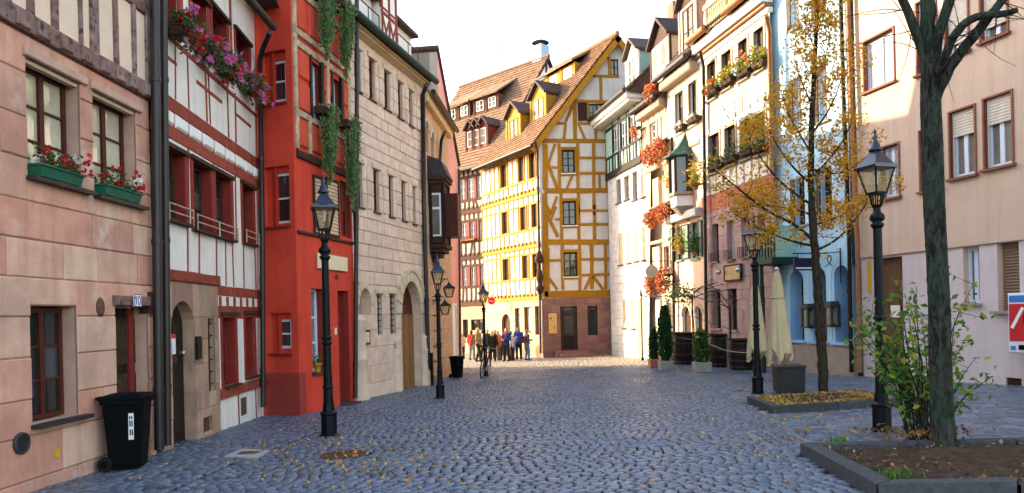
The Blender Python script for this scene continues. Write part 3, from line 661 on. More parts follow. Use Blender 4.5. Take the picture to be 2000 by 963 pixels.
def thin(us, va, vb, wd=.06, m=m_redwood):
    for i, u in enumerate(us): beam_uv(h, (u, va), (u + random.uniform(-.05, .05), vb), wd * random.uniform(.8, 1.2), m, 0, .008, i)
thin([h.uv(x, 500)[0] for x in (330, 366, 388, 422)], ST + .17, midb - .05)
thin([h.uv(x, 500)[0] for x in (440, 455, 475, 498)], v1 + .1, midb - .05, .06)
thin([h.uv(x, 220)[0] for x in (313, 343, 369, 404, 410, 445, 459, 500)], bt + .12, upb - .05)
thin([h.uv(x, 330)[0] for x in (312, 366, 416, 458, 503)], midb, bb - .1, .06)
mr_ = (bt + upb) / 2 + .12
for k_, (p_, q_) in enumerate(((0, .9), (1.7, 2.9), (3.6, 4.6))): beam_uv(h, (p_, mr_), (min(q_, U1), mr_), .07, m_redwood, 0, .010, k_)
beam_uv(h, (0, upb - .12), (U1, upb - .12), .09, m_redwood, 0, .012, 2)
thin([h.uv(x, 100)[0] for x in (312, 357, 408, 452, 500)], upb, TOP, .12)
thin([h.uv(x, 780)[0] for x in (427, 466, 500)], -.6, lowW[0][1] - .1, .06)
beam_uv(h, (SU, lowW[0][1] - .12), (U1, lowW[0][1] - .12), .18, m_redwood, 0, .045, 5)
r = h.q(470, 778, 480, 808); mb = MB(); mb.box(r[0], r[2], -.02, .02, r[1], r[3]); mb.build('vent_grate', m_rust, h.o)
mb = MB(); mb.box(-.05, U1 + .1, -.55, .2, TOP + .0, TOP + .10); mb.build('eave_soffit', m_brown, h.o)
gutter(h, (470, -22), (534, 52), .09, m_zinc, -.62)
pipe(h, [(527, 62, -.6), (513, 95, -.25), (507, 120, -.12), (512, 440, -.12), (514, 795, -.12)], .055, m_pipe)
pipe(h, [(319, -60), (322, 300), (327, 870)], .055, m_pipe, y=-.12)
shell(h, .05, U1, 9, TOP, m_white, m_slate, 6.5, eave=.6)
names = ['flower box of crimson and pink geraniums nearest the drainpipes on the white house', 'flower box of magenta geraniums second from the drainpipes on the white house',
         'flower box of mixed pink and red geraniums, second from the corner by the red house', 'flower box of trailing pink geraniums at the corner by the red house']
for i, r in enumerate(upW):
    mx = [((l_pinkfl, 14), (l_redfl, 12)), ((l_pinkfl, 26), (l_redfl, 4)), ((l_pinkfl, 22), (l_redfl, 10)), ((l_pinkfl, 34), (l_redfl, 4))][i]
    flower_box(h, (r[0] + .05, r[2] - .12, r[1] - .12), names[i], .16, .15, mx, l_green, m_brown, -.15, 'pink geranium boxes on the white house', 560, .15, .07, .075, .45, droop=.42)
h2 = h

# ---- house 3: red corner house: side wall facing us, then the street front
hs = House('red_corner_house', 'tall vermilion red corner house with blue framed windows and trailing ivy', 'house', (586, 811), -2500, right=True, x_at=None)
# along the side wall, u runs towards the corner (u=0 at the corner)
UL = hs.uv(505, 600)[0]; R3T = 13.4  # top lies out of view; height set for its shadow on the houses opposite
sw = [hs.q(519, 119, 554, 194), hs.q(526, 339, 563, 434), hs.q(534, 624, 564, 681)]
so = [hs.q(512, 104, 559, 198), hs.q(516, 328, 567, 440), hs.q(526, 612, 570, 690)]
pb = avgv(hs, (540, 727), (580, 729))
wall(hs, [(UL - .6, pb), (0, pb), (0, R3T), (UL - .6, R3T)], [rect(r) for r in so], m_red, .12, m_red)
mb = MB(); mb.box(UL - .6, .012, -.012, .2, -1.2, pb); mb.build('plinth', m_redbase, hs.o)
for r, o_ in zip(sw, so):
    wall(hs, rect(o_), [rect(r)], m_red, .1, m_red, y=.10, name='recess')
    window(hs, (r[0], r[1], r[2], r[3]), .13, 1, 2, m_bluewhite, .055, .04, G_dark)
    mb = MB(); mb.box(o_[0] - .02, o_[2] + .02, -.05, .1, o_[1] - .05, o_[1] - .003); mb.build('sill', m_redpaint, hs.o)
# front
a = ray(1290, HY - ROLL * 290); fd = Vector((a.x, a.y)).normalized()
h = House.__new__(House); h.d = Vector((fd.x, fd.y, 0)); h.y = Vector((-h.d.y, h.d.x, 0)); h.P = hs.P.copy(); h.rz = math.atan2(h.d.y, h.d.x)
h.o = bpy.data.objects.new('street_front', None); COL.objects.link(h.o); h.o.parent = hs.o
h.o.location = (0, 0, 0); h.o.rotation_euler = (0, 0, h.rz - hs.rz)
_keep_front = h.o
U1 = h.uv(692, 600)[0]
dw = (h.uv(609, 640)[0], h.uv(609, 728)[1] + .0, h.uv(634, 640)[0], avgv(h, (608, 562), (632, 566)))
dd = (h.uv(661, 660)[0], -.45, h.uv(682, 660)[0], avgv(h, (660, 566), (680, 570)))
sb = avgv(h, (607, 457), (688, 472))      # bottom of the shutter storey
ft = avgv(h, (600, 320), (690, 345))      # floor band
shw = h.q(664, 352, 686, 466)
uw = [h.q(606, 117, 626, 238), h.q(648, 150, 664, 234)]; uw = [(r[0], r[1], r[2], r[3]) for r in uw]
tw_ = [(r[0], r[1] + 2.65, r[2], r[3] + 2.65) for r in uw]
wall(h, [(0, -1.2), (U1, -1.2), (U1, R3T), (0, R3T)], [rect(dw), rect(dd), rect(shw)] + [rect(r) for r in uw + tw_], m_red, .26, m_redpaint)
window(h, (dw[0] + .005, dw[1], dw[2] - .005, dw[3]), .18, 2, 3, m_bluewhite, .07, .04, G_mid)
mb = MB(); mb.box(dw[0] - .04, dw[2] + .06, -.10, .2, dw[1] - .05, dw[1] - .002); mb.build('sill', m_zinc, h.o)
mb = MB(); mb.box(dd[0] + .01, dd[2] - .01, .2, .25, -.3, dd[3] - .01); mb.build('door', m_redpaint, h.o)
mb = MB(); mb.box(dd[0] - .05, dd[2] + .12, -.22, .2, -.6, -.02); mb.build('door_step', m_slab, h.o)
window(h, shw, .1, 2, 2, m_redpaint, .06, gl=G_dark)
# folded back louvred shutters beside it: slats are parts of each shutter
def shutter(h, r, mat, frame, y=-.06, n=9, parent=None, name='shutter', prune=0):
    u0, v0, u1, v1 = r; mb = MB(); f = .055
    mb.box(u0, u0 + f, y, y + .035, v0, v1); mb.box(u1 - f, u1, y, y + .035, v0, v1)
    for z in (v0, (v0 + v1) / 2 - f / 2, v1 - f): mb.box(u0 + f, u1 - f, y + .001, y + .034, z, z + f)
    o = mb.build(name, frame, parent or h.o)
    for half in range(2):
        b0 = v0 + f if half == 0 else (v0 + v1) / 2 + f / 2; b1 = (v0 + v1) / 2 - f / 2 if half == 0 else v1 - f
        for k in range(n):
            z0 = b0 + (b1 - b0) * k / n; z1 = b0 + (b1 - b0) * (k + 1) / n - .004
            m_ = MB(); m_.add([(u0 + f, y + .004, z0), (u1 - f, y + .004, z0), (u1 - f, y + .028, z1), (u0 + f, y + .028, z1), (u0 + f, y + .014, z0), (u1 - f, y + .014, z0), (u1 - f, y + .034, z1), (u0 + f, y + .034, z1)], [(0, 1, 2, 3), (7, 6, 5, 4), (0, 4, 5, 1)]); m_.build('slat', mat, o)
    return o
beigesh = M('beige_shutter_paint', (.58, .42, .27), .6, .12, 5, .1, 30)
shutter(h, h.q(609, 340, 633, 462), beigesh, m_brown, -.05, 7); shutter(h, h.q(634, 345, 661, 465), beigesh, m_brown, -.05, 7)
shutter(h, h.q(687, 358, 694, 470), beigesh, m_brown, -.05, 7)
beam_uv(h, (0.05, sb - .03), (U1, sb - .03), .07, m_brown, 0, .05, 1, 'ledge')
beam_uv(h, (0.1, ft + .05), (U1, ft + .05), .16, m_brown, 0, .06, 2)
# cream blank sign board
r = h.q(617, 494, 675, 531); mb = MB(); mb.prism(rect(r), -.06, -.02, .008); mb.build('sign_board', M('cream_sign_paint', (.74, .60, .38), .6, .04, 4, .05), h.o)
u, v = h.uv(656, 541); mb = MB(); mb.box(u - .03, u + .03, -.05, .0, v - .05, v + .05); mb.build('wall_lamp_bracket', m_redpaint, h.o)
u, v = h.uv(655, 647); mb = MB(); mb.box(u - .035, u + .035, -.02, .0, v - .08, v + .08); mb.build('doorbell_plate', m_whitepaint, h.o)
# timbered upper part: puffed red infills between peeling timbers
for r in uw + tw_:
    window(h, r, .12, 1, 3, m_bluewhite, .05, .035, G_dark)
    beam_uv(h, (r[2] + .05, r[1] - .1), (r[2] + .05, r[3] + .1), .12, m_blackwood, 0, .07, 1, 'window_post'); beam_uv(h, (r[0] - .05, r[1] - .05), (r[0] - .05, r[3] + .1), .09, m_blackwood, 0, .05, 2, 'window_post')
lv = [ft + .15, uw[0][1] - .08, uw[0][3] + .15, uw[0][3] + .40, tw_[0][1] - .08, tw_[0][3] + .15]
for i, z in enumerate(lv[1:]): beam_uv(h, (.06, z), (U1, z), .15, m_ochrewood, 0, .05, i)
pu_ = [.12, uw[0][0] - .16, uw[0][2] + .18, (uw[0][2] + uw[1][0]) / 2 + .05, uw[1][0] - .16, uw[1][2] + .17, U1 - .08]
for i, u in enumerate(pu_):
    beam_uv(h, (u, lv[0]), (u + .02, lv[1]), .12, m_ochrewood, 0, .05, i)
    if i in (0, 3, 6): beam_uv(h, (u, lv[1]), (u, R3T), .13, m_ochrewood, 0, .048, i)
def puff(u0, u1, v0, v1):
    if u1 - u0 < .08: return
    mb = MB(); mb.prism([(u0 + .02, v0 + .02), (u1 - .02, v0 + .02), (u1 - .02, v1 - .02), (u0 + .02, v1 - .02)], -.05, .01, .035); mb.build('infill_panel', m_redfill, h.o)
for a_, b_ in zip(pu_[:-1], pu_[1:]): puff(a_ + .06, b_ - .06, lv[0] + .06, lv[1] - .08)
for v0, v1, rs in ((lv[1] + .08, lv[2] - .08, uw), (lv[4] + .08, lv[5] - .08, tw_)):
    m_ = (v0 + v1) / 2
    for a_, b_ in ((pu_[0] + .065, rs[0][0] - .10), (rs[0][2] + .12, pu_[3] - .065), (pu_[3] + .065, rs[1][0] - .10), (rs[1][2] + .12, pu_[6] - .065)):
        puff(a_, b_, v0, m_ - .03); puff(a_, b_, m_ + .03, v1)
for a_, b_ in zip(pu_[:-1], pu_[1:]): puff(a_ + .06, b_ - .06, lv[3] + .08, lv[4] - .08)
mb = MB(); zz = 8.0
Fp = [(0, 0), (U1, 0)]
def wl(p): return (hs.P + Vector((p[0], p[1], 0)))
P0 = hs.P + h.d * .12 + h.y * .5; P1 = hs.P + h.d * U1 + h.y * .5; P2 = P1 + h.y * 8; P3 = hs.P + hs.d * (UL - .5) + hs.y * 7
iv = Matrix.Translation(hs.P) @ Matrix.Rotation(hs.rz, 4, 'Z'); iv.invert()
pts = [iv @ p for p in (P0, P1, P2, P3, hs.P + hs.d * (UL - .5) + hs.y * .5)]
mb.add([(p.x, p.y, -1.2) for p in pts] + [(p.x, p.y, R3T) for p in pts], [(i, (i + 1) % 5, 5 + (i + 1) % 5, 5 + i) for i in range(5)] + [(5, 6, 7, 8, 9)]); mb.build('side_wall', m_red, hs.o)
c_ = sum(pts, Vector()) / 5
mb = MB(); mb.add([(p.x + (p.x - c_.x) * .1, p.y + (p.y - c_.y) * .1, R3T - .02) for p in pts] + [(c_.x, c_.y, R3T + 4.5)], [(i, (i + 1) % 5, 5) for i in range(5)] + [(4, 3, 2, 1, 0)]); mb.build('roof', m_slate, hs.o)
pipe(h, [(697, -60), (697, 300), (694, 778)], .055, m_pipe, y=-.1)
h3 = h
# trailing ivy
def ivy(h, x0, y0, x1, y1, label, n=3400, wpx=24, planter=True, sway=.0):
    u, v = h.uv((x0 + x1) / 2, y0, -.25); vb_ = h.uv(x1, y1, -.25)[1]; ub = h.uv(x1, y1, -.25)[0]
    P = h.w(u, -.22, v); o = empty('trailing_ivy', label, 'trailing plant', P, h.rz, 'trailing ivy garlands on the red house')
    if planter:
        mb = MB(); mb.box(-.26, .2, -.08, .18, -.1, .07); mb.build('planter', m_brown, o)
    L = v - vb_; t = rng.random(n) ** .85
    wid = (.175 * (1 - t * .5)) + .03
    strand = np.floor(rng.random(n) * 9); sx = np.sin(strand * 2.4) * wid; sy = np.cos(strand * 1.7) * wid * .8
    ends = .6 + .4 * ((strand * .37) % 1)
    c = np.stack([(ub - u) * t + sx + rng.normal(0, .035, n) + sway * t, -.10 + sy * .8 + rng.normal(0, .035, n), .12 - t * L * ends + rng.normal(0, .02, n)], 1)
    leaves(c, .058, 'foliage', l_ivy, o, up=.1, droop=(0, -.2, -.8))
    for k in range(9):
        mb = MB(); e_ = .6 + .4 * ((k * .37) % 1); mb.tube([(np.sin(k * 2.4) * .17 * (1 - .62 * q) + (ub - u) * q, -.10 + np.cos(k * 1.7) * .12 * (1 - .6 * q), .08 - q * L * e_) for q in (0, .3, .6, 1)], .006, 4, False); mb.build('stem', m_bark2, o)
ivy(h, 636, -20, 634, 130, 'trailing ivy hanging from the top of the red house, left one of the upper pair', sway=0)
ivy(h, 674, 10, 672, 165, 'trailing ivy hanging beside the stone house eave, right one of the upper pair')
ivy(h, 640, 218, 640, 372, 'trailing ivy hanging just behind the nearest lamp, left one of the lower pair')
ivy(h, 682, 243, 685, 425, 'longest trailing ivy over the red shutters, right one of the lower pair')
r = (dw[0] + .04, dw[0] + .40); 
pp = empty('plant_pot', 'small yellow flower pot on the sill of the red house doorway window', 'flower pot', h.w(dw[0] + .18, -.02, dw[1]), h.rz)
mb = MB(); mb.lathe([(.06, 0), (.085, .16), (.095, .16), (.095, .19), (.08, .19), (.07, .15), (0, .15)], 12); mb.build('pot', M('mustard_glaze', (.5, .30, .04), .4, .1, 5, 0), pp)
leaves(np.stack([rng.normal(0, .06, 60), rng.normal(0, .06, 60), .2 + np.abs(rng.normal(0, .08, 60))], 1), .06, 'leaf_mass', l_green, pp)

# ---- house 4: pale ashlar house
h = House('ashlar_house', 'pale ashlar stone house with rows of mullioned windows and arched doorway', 'house', (697, 782), 1370)
U1 = h.uv(836, 600)[0]
upr = [h.q(690, 86, 704, 177), h.q(718, 106, 732, 197), h.q(748, 134, 761, 217), h.q(775, 160, 786, 236), h.q(797, 180, 806, 253)]
lor = [h.q(696, 318, 708, 404), h.q(727, 327, 740, 414), h.q(757, 340, 768, 424), h.q(782, 352, 792, 433), h.q(804, 367, 812, 442)]
upr, lor = flat(flat(upr)), flat(flat(lor))
TOP = avgv(h, (692, 20), (820, 160)); CB = avgv(h, (690, 45), (818, 185))
nic = (h.uv(699, 585)[0], h.uv(710, 612)[1], h.uv(723, 585)[0], h.uv(711, 563)[1])
gw = [h.q(735, 574, 747, 654), h.q(760, 574, 773, 652)]
ad = (h.uv(784, 650)[0], -.45, h.uv(822, 650)[0], h.uv(806, 550)[1])
HO = [rect(r) for r in upr + lor + gw] + [arch(nic, 8, .45), arch(ad, 10, 1.0)]
wall(h, [(-.8, -1.2), (U1, -1.2), (U1, TOP), (-.8, TOP)], HO, m_ashjoint, .28, m_ash)
v_ar = avgv(h, (700, 560), (830, 560))
ashlar(h, None, -.6, U1, -.5, v_ar, .46, (.55, 1.0), m_ash, HO, seed=4, joint=.010)
ashlar(h, None, -.6, U1, v_ar, CB, .345, (.42, .62), m_ash, HO, seed=5, joint=.020, proud=.02, bev=.012)
for r in upr + lor:
    up = r in upr
    window(h, (r[0] + .01, r[1] + .01, r[2] - .01, r[3] - .01), .06, 2, 3, m_winbrown, .05, .028, G_dark)
    mb = MB(); mb.box(r[0] - .04, r[2] + .04, -.07, .06, r[1] - .05, r[1] - .002); mb.build('sill', m_zinc, h.o)
    mb = MB(); mb.prism([(r[0] - .08, r[3] + .003), (r[2] + .10, r[3] + .003), (r[2] + .10, r[3] + .15), (r[0] - .08, r[3] + .15)], -.075, .02, .018); mb.build('window_moulding', m_ashtrim, h.o)
    nx = [q for q in (upr if up else lor) if q[0] > r[0] + .1]; ue = min(q[0] for q in nx) if nx else U1 - .1
    for k in range(3):
        a_, b_ = r[2] + (ue - r[2]) * (k + .08) / 3, r[2] + (ue - r[2]) * (k + .92) / 3
        for q in range(3):
            z0, z1 = r[1] + (r[3] - r[1]) * q / 3 + .008, r[1] + (r[3] - r[1]) * (q + 1) / 3 - .008
            mb = MB(); mb.prism([(a_, z0), (b_, z0), (b_, z1), (a_, z1)], -.045 - .02 * (k == 1), .02, .022); mb.build('pilaster_stone', m_ash, h.o)
for r in gw:
    window(h, r, .2, 1, 1, m_brown, .03, single=True)
    for k in range(7):
        z = r[1] + (r[3] - r[1]) * (k + .5) / 7; mb = MB(); mb.tube([(r[0] - .01, .05, z), (r[2] + .01, .05, z)], .014, 6); mb.build('window_bar', m_iron, h.o)
    for k in range(2):
        z = r[0] + (r[2] - r[0]) * (k + 1) / 3; mb = MB(); mb.tube([(z, .06, r[1]), (z, .06, r[3])], .012, 6); mb.build('window_bar', m_iron, h.o)
    mb = MB(); mb.prism([(r[0] - .12, r[3] + .003), (r[2] + .12, r[3] + .003), (r[2] + .12, r[3] + .14), (r[0] - .12, r[3] + .14)], -.05, .02, .015); mb.build('window_moulding', m_ashtrim, h.o)
def voussoirs(h, r, rise, wd, n, mat, y0=-.05, y1=.02, name='arch_stone'):
    u0, v0, u1, v1 = r; c = (u0 + u1) / 2; w2 = (u1 - u0) / 2; b = v1 - rise
    for i in range(n):
        a0, a1 = math.pi * i / n + .012, math.pi * (i + 1) / n - .012
        mb = MB(); mb.prism([(c + w2 * math.cos(a0), b + rise * math.sin(a0)), (c + (w2 + wd) * math.cos(a0), b + (rise + wd) * math.sin(a0)), (c + (w2 + wd) * math.cos(a1), b + (rise + wd) * math.sin(a1)), (c + w2 * math.cos(a1), b + rise * math.sin(a1))], y0, y1, .012); mb.build(name, mat, h.o)
voussoirs(h, ad, 1.0, .30, 11, m_ashtrim); voussoirs(h, (ad[0] - .30, ad[1], ad[2] + .30, ad[3] + .30), 1.3, .12, 11, m_ashtrim, -.085, .02)
voussoirs(h, nic, .45, .16, 7, m_ashtrim)
mb = MB(); mb.prism(arch((ad[0] + .01, -.4, ad[2] - .01, ad[3] - .01), 10, 1.0), .26, .33); dr = mb.build('door', m_winbrown, h.o)
for k in range(4):
    wd_ = (ad[2] - ad[0]) / 4; mb = MB(); mb.box(ad[0] + wd_ * k + .02, ad[0] + wd_ * (k + 1) - .02, .24, .27, -.3, ad[3] - 1.0); mb.build('door_plank', wood('oak_door_plank', (.26, .13, .05), .25, .55), dr)
mb = MB(); mb.prism(arch((nic[0] + .01, nic[1] + .01, nic[2] - .01, nic[3] - .01), 8, .44), .25, .28); mb.build('niche_panel', m_tan, h.o)
for (uu, r0_) in ((nic[0] - .05, .30), ((ad[2] + U1) / 2 + .02, .26), (ad[0] - .32, .18)):
    zt = nic[1] - .05 if uu < 1 else 1.55
    mb = MB(); mb.lathe([(r0_ * 1.15, -1), (r0_ * 1.15, .35), (r0_, .45), (r0_, 1.0), (r0_ * 1.08, 1.04), (r0_ * .96, 1.1), (r0_ * .92, zt - .15), (r0_ * 1.02, zt - .1), (r0_ * .6, zt)], 14); o = mb.build('buttress_column', m_ash, h.o); o.location = (uu, .08, 0)
r = h.q(702, 645, 717, 673); mb = MB(); mb.box(r[0], r[2], -.10, -.02, r[1], r[3]); nb_ = mb.build('notice_case', m_winbrown, h.o)
mb = MB(); mb.box(r[0] + .05, r[2] - .05, -.106, -.099, r[1] + .06, r[3] - .06); mb.build('case_glass', glass('bluish_notice_glass', (.25, .27, .38), .1), nb_)
mb = MB(); mb.box(ad[2] + .08, ad[2] + .16, -.34, -.26, -1, .95); mb.build('door_post', m_iron, h.o)
r = h.q(768, 671, 776, 680); 
for k in range(2): mb = MB(); mb.box(r[0] + k * .14, r[0] + k * .14 + .09, -.035, 0, r[1], r[3]); mb.build('bell_plate', m_tan, h.o)
# cornice, gutter, downpipe
TE_ = (h.uv(694, 5, -.42)[1] + h.uv(836, 160, -.42)[1]) / 2 - .08; ch_ = (TE_ - CB) / 8
for i, (z, d_, t_, m_) in enumerate(((CB, .06, ch_ * 1.2, m_ashtrim), (CB + ch_ * 1.4, .13, ch_ * 1.4, m_ashtrim), (CB + ch_ * 3, .20, ch_ * 3.4, m_ochre), (CB + ch_ * 6.6, .30, ch_ * 1.2, m_ochre))):
    mb = MB(); mb.prism([(-.8, z), (U1 + .05, z), (U1 + .05, z + t_), (-.8, z + t_)], -d_, .1, .02); mb.build('cornice_course', m_, h.o)
g0, g1 = h.uv(694, 5, -.42), h.uv(836, 160, -.42); gm = (g0[1] + g1[1]) / 2; TE = gm - .08
mb = MB(); mb.tube([(-.8, -.42, TE + .08), (U1 + .15, -.42, TE + .08)], .10, 10); mb.build('gutter', m_darkgreen, h.o)
pipe(h, [(833, 165, -.42), (826, 185, -.12), (828, 400, -.12), (838, 752, -.12)], .075, m_pipe)
mb = MB(); mb.box(-.78, U1 - .02, .45, 8, -1.2, TE); mb.build('side_wall', m_ash, h.o)
tiled(h, (-.8, -.3, TE + .12), (U1 + .1, -.3, TE + .12), (-.8, 4.2, TE + 5.4), (U1 + .1, 4.2, TE + 5.4), 24, 18, m_tile)
mb = MB(); mb.add([(-.8, 4.2, TE + 5.38), (U1 + .1, 4.2, TE + 5.38), (U1 + .1, 8.3, TE), (-.8, 8.3, TE), (-.8, -.2, TE), (U1 + .1, -.2, TE)], [(1, 0, 3, 2), (0, 4, 3), (1, 2, 5)]); mb.build('roof', m_slate, h.o)
# timber dormer and railing over the eave
ru0, ru1 = h.uv(745, 60, .1)[0], h.uv(775, 60, .1)[0]
dm0, dm1 = ru0, ru1
mb = MB(); mb.box(dm0, dm1, .1, 3.4, TE + .15, TE + 2.35); dmr = mb.build('dormer', m_whiteinfill, h.o)
for k, (p, q) in enumerate((((dm0, TE + .2), (dm1, TE + .2)), ((dm0, TE + 1.25), (dm1, TE + 1.25)), ((dm0, TE + 2.3), (dm1, TE + 2.3)), ((dm0 + .06, TE + .1), (dm0 + .06, TE + 2.35)), ((dm1 - .06, TE + .1), (dm1 - .06, TE + 2.35)), (((dm0 + dm1) / 2, TE + .1), ((dm0 + dm1) / 2, TE + 2.35)),
     ((dm0 + .06, TE + .25), ((dm0 + dm1) / 2, TE + 1.2)), ((dm0 + .06, TE + 1.2), ((dm0 + dm1) / 2, TE + .25)), (((dm0 + dm1) / 2, TE + .25), (dm1 - .06, TE + 1.2)), (((dm0 + dm1) / 2, TE + 1.2), (dm1 - .06, TE + .25)))):
    mb = MB(); mb.bar(p, q, .11 if k < 6 else .07, .04 + .0013 * k, .12); mb.build('dormer_beam', m_redwood, dmr)
for k in range(2):
    c_ = dm0 + (dm1 - dm0) * (k * .5 + .25); window(type('x', (), {'o': dmr}), (c_ - .3, TE + 1.36, c_ + .3, TE + 2.2), -.02, 1, 1, m_redpaint, .06, gl=G_dark, y=.1, single=True)
mb = MB(); mb.prism([(dm0 - .35, TE + 2.36), (dm1 + .35, TE + 2.36), ((dm0 + dm1) / 2, TE + 3.5)], -.25, 3.6); mb.build('dormer_roof', m_slate, dmr)
for (x0, x1) in ((-.6, dm0 - .1), (dm1 + .1, U1 - .05)):
    mb = MB(); mb.box(x0, x1, .35, 2.6, TE + .2, TE + 1.5); dq = mb.build('attic_wall', m_whiteinfill, h.o)
    mb = MB(); mb.box(x0, x1, .30, .35, TE + .2, TE + .62); mb.build('attic_panel', m_redpaint, dq)
    mb = MB()
    mb.tube([(x0, .12, TE + 1.05), (x1, .12, TE + 1.05)], .02, 6); mb.tube([(x0, .12, TE + .65), (x1, .12, TE + .65)], .015, 6)
    n_ = max(2, int((x1 - x0) / .55))
    for k in range(n_ + 1): u = x0 + (x1 - x0) * k / n_; mb.tube([(u, .12, TE + .1), (u, .12, TE + 1.05)], .015, 6)
    mb.build('roof_railing', m_zinc, dq)
    mb = MB(); mb.box(x0 - .05, x1 + .05, .1, 2.8, TE + 1.5, TE + 1.6); mb.build('attic_roof', m_slate, dq)
h4 = h; L4TE = TE

# ---- house 5: narrow orange sandstone house with oriel
h = House('orange_stone_house', 'narrow orange stone house with arched windows and a brown oriel', 'house', None, 1110, P=Vector((-2.72, 23.5, gz(-2.72, 23.5))))
U1 = h.uv(869, 600)[0] + 1.6; TOP = avgv(h, (824, 180), (868, 245))
aw = []
for (x, y0_, x1_, y1_) in ((829, 232, 837, 300), (841, 255, 848, 318)): aw.append(h.q(x, y0_, x1_, y1_))
d5 = [(h.uv(846, 650)[0], -.4, h.uv(853, 650)[0], h.uv(850, 560)[1]), (h.uv(856, 650)[0], -.4, h.uv(863, 650)[0], h.uv(858, 570)[1])]
wall(h, [(-.1, -1.2), (U1, -1.2), (U1, TOP), (-.1, TOP)], [arch(r, 8, (r[2] - r[0]) * .5) for r in aw] + [rect(r) for r in d5], m_orange, .2)
for r in aw:
    window(h, r, .15, 1, 1, m_redpaint, .05, arched=True, rise=(r[2] - r[0]) * .5)
    voussoirs(h, r, (r[2] - r[0]) * .5, .14, 7, m_ashtrim)
for r in d5: mb = MB(); mb.box(r[0], r[2], .12, .18, r[1], r[3]); mb.build('door', m_winbrown, h.o)
for k in range(11):
    beam_uv(h, (-.05, .4 + k * .52), (U1, .4 + k * .52), .46, m_orange, 0, .012, 0, 'stone_course')
mb = MB(); mb.prism([(-.3, TOP - .3), (U1 + .1, TOP - .3), (U1 + .1, TOP), (-.3, TOP)], -.2, .1, .03); mb.build('cornice', m_ochre, h.o)
mb = MB(); mb.tube([(-.2, -.35, TOP + .02), (U1 + .15, -.35, TOP + .02)], .09, 8); mb.build('gutter', m_zinc, h.o)
pipe(h, [(868, 258, -.35), (862, 275, -.12), (858, 335, -.12)], .06, m_pipe)
shell(h, -.1, U1, 7, TOP, m_orange, m_tile, 3.2)  # unseen roof, its pitch shaped for the shade thrown across the street
# the oriel, a timber bay standing out from the wall
o0 = h.uv(839, 500)[0] + .02; o1 = o0 + 1.05; oc = (o0 + o1) / 2; ob, ot = avgv(h, (858, 482)) - .05, avgv(h, (850, 372)) 
bay = MB(); bay.box(o0, o1, -.50, .05, ob, ot); by = bay.build('oriel', m_brown, h.o)
mb = MB()
for s_ in (o0, o1):
    for yy in (-.50, -.08): mb.box(s_ - .05, s_ + .05, yy - .05, yy + .05, ob - .04, ot)
mb.build('corner_posts', m_blackwood, by, True)
wv0, wv1 = ob + .22, ot - .32
mb = MB(); mb.box(o0 - .035, o0 - .005, -.42, -.08, wv0, wv1); mb.build('window_frame', m_whitepaint, by)
for (z0, z1) in ((wv0 + .06, wv0 + (wv1 - wv0) * .62), (wv0 + (wv1 - wv0) * .68, wv1 - .06)):
    mb = MB(); mb.box(o0 - .045, o0 - .036, -.37, -.13, z0, z1); mb.build('pane', G_mid, by)
mb = MB(); mb.box(o0 + .15, o1 - .15, -.955, -.505, wv0, wv1); mb.build('window_frame', m_winbrown, by)
mb = MB(); mb.box(o0 + .2, o1 - .2, -.545, -.536, wv0 + .05, wv1 - .05); mb.build('pane', G_dark, by)
for i, (z, e) in enumerate(((ot, .06), (ot + .12, .12), (ob - .16, .08))): mb = MB(); mb.box(o0 - e, o1 + e, -.50 - e, .04, z, z + .12); mb.build('moulding', m_brown, by)
mb = MB()
mb.add([(o0 - .12, -.68, ot + .24), (o1 + .12, -.68, ot + .24), (o1 + .12, .04, ot + .24), (o0 - .12, .04, ot + .24), (o0 - .05, -.45, ot + .78), (o1 + .05, -.45, ot + .78), (o1 + .05, .04, ot + .95), (o0 - .05, .04, ot + .95)], [(0, 3, 2, 1), (4, 5, 6, 7), (0, 1, 5, 4), (1, 2, 6, 5), (2, 3, 7, 6), (3, 0, 4, 7)]); mb.build('oriel_roof', m_zinc, by)
mb = MB(); 
for k in range(4): e = k * .14; mb.box(o0 + e * 1.2, o1 - e * 1.2, -.48 + e * 1.0, .03, ob - .30 - k * .15, ob - .16 - k * .15)
mb.build('corbel', m_brown, by)
h5 = h
# ---- house 6: salmon gable
h = House('pink_gable_house', 'salmon pink gabled house with tall white doors beyond the oriel', 'house', (868, 730), 1190)
UA = h.uv(853, 97)[0]; VA = h.uv(853, 97)[1]; UE, VE = h.uv(894, 322)[0], h.uv(894, 322)[1]
wd6 = [(h.uv(873, 650)[0], .35, h.uv(880, 650)[0], h.uv(876, 598)[1]), (h.uv(884, 650)[0], .35, h.uv(892, 650)[0], h.uv(888, 597)[1])]
ar6 = (h.uv(865, 700)[0], -.5, h.uv(869.5, 700)[0], h.uv(867, 628)[1])
sl = (VA - VE) / (UE - UA)
w6 = [h.q(871, 395, 878, 455), h.q(873, 505, 878, 545)]
wall(h, [(UA, -1.2), (UE, -1.2), (UE, VE), (UA, VA)], [rect(r) for r in wd6 + w6] + [arch(ar6, 6)], m_pink, .12, m_whiteinfill)
for r in wd6: 
    mb = MB(); mb.box(r[0], r[2], .06, .1, r[1], r[3]); mb.build('door', m_whitepaint, h.o)
    mb = MB(); mb.box(r[0] - .07, r[0], -.02, .03, r[1], r[3]); mb.box(r[2], r[2] + .07, -.02, .03, r[1], r[3]); mb.box(r[0] - .07, r[2] + .07, -.025, .03, r[3] + .001, r[3] + .09); mb.build('door_frame', m_white, h.o)
for r in w6: window(h, r, .08, 1, 2, m_whitepaint, .06)
mb = MB(); mb.prism(arch(ar6, 6), .12, .16); mb.build('door', m_brown, h.o)
mb = MB(); D6 = 6.0
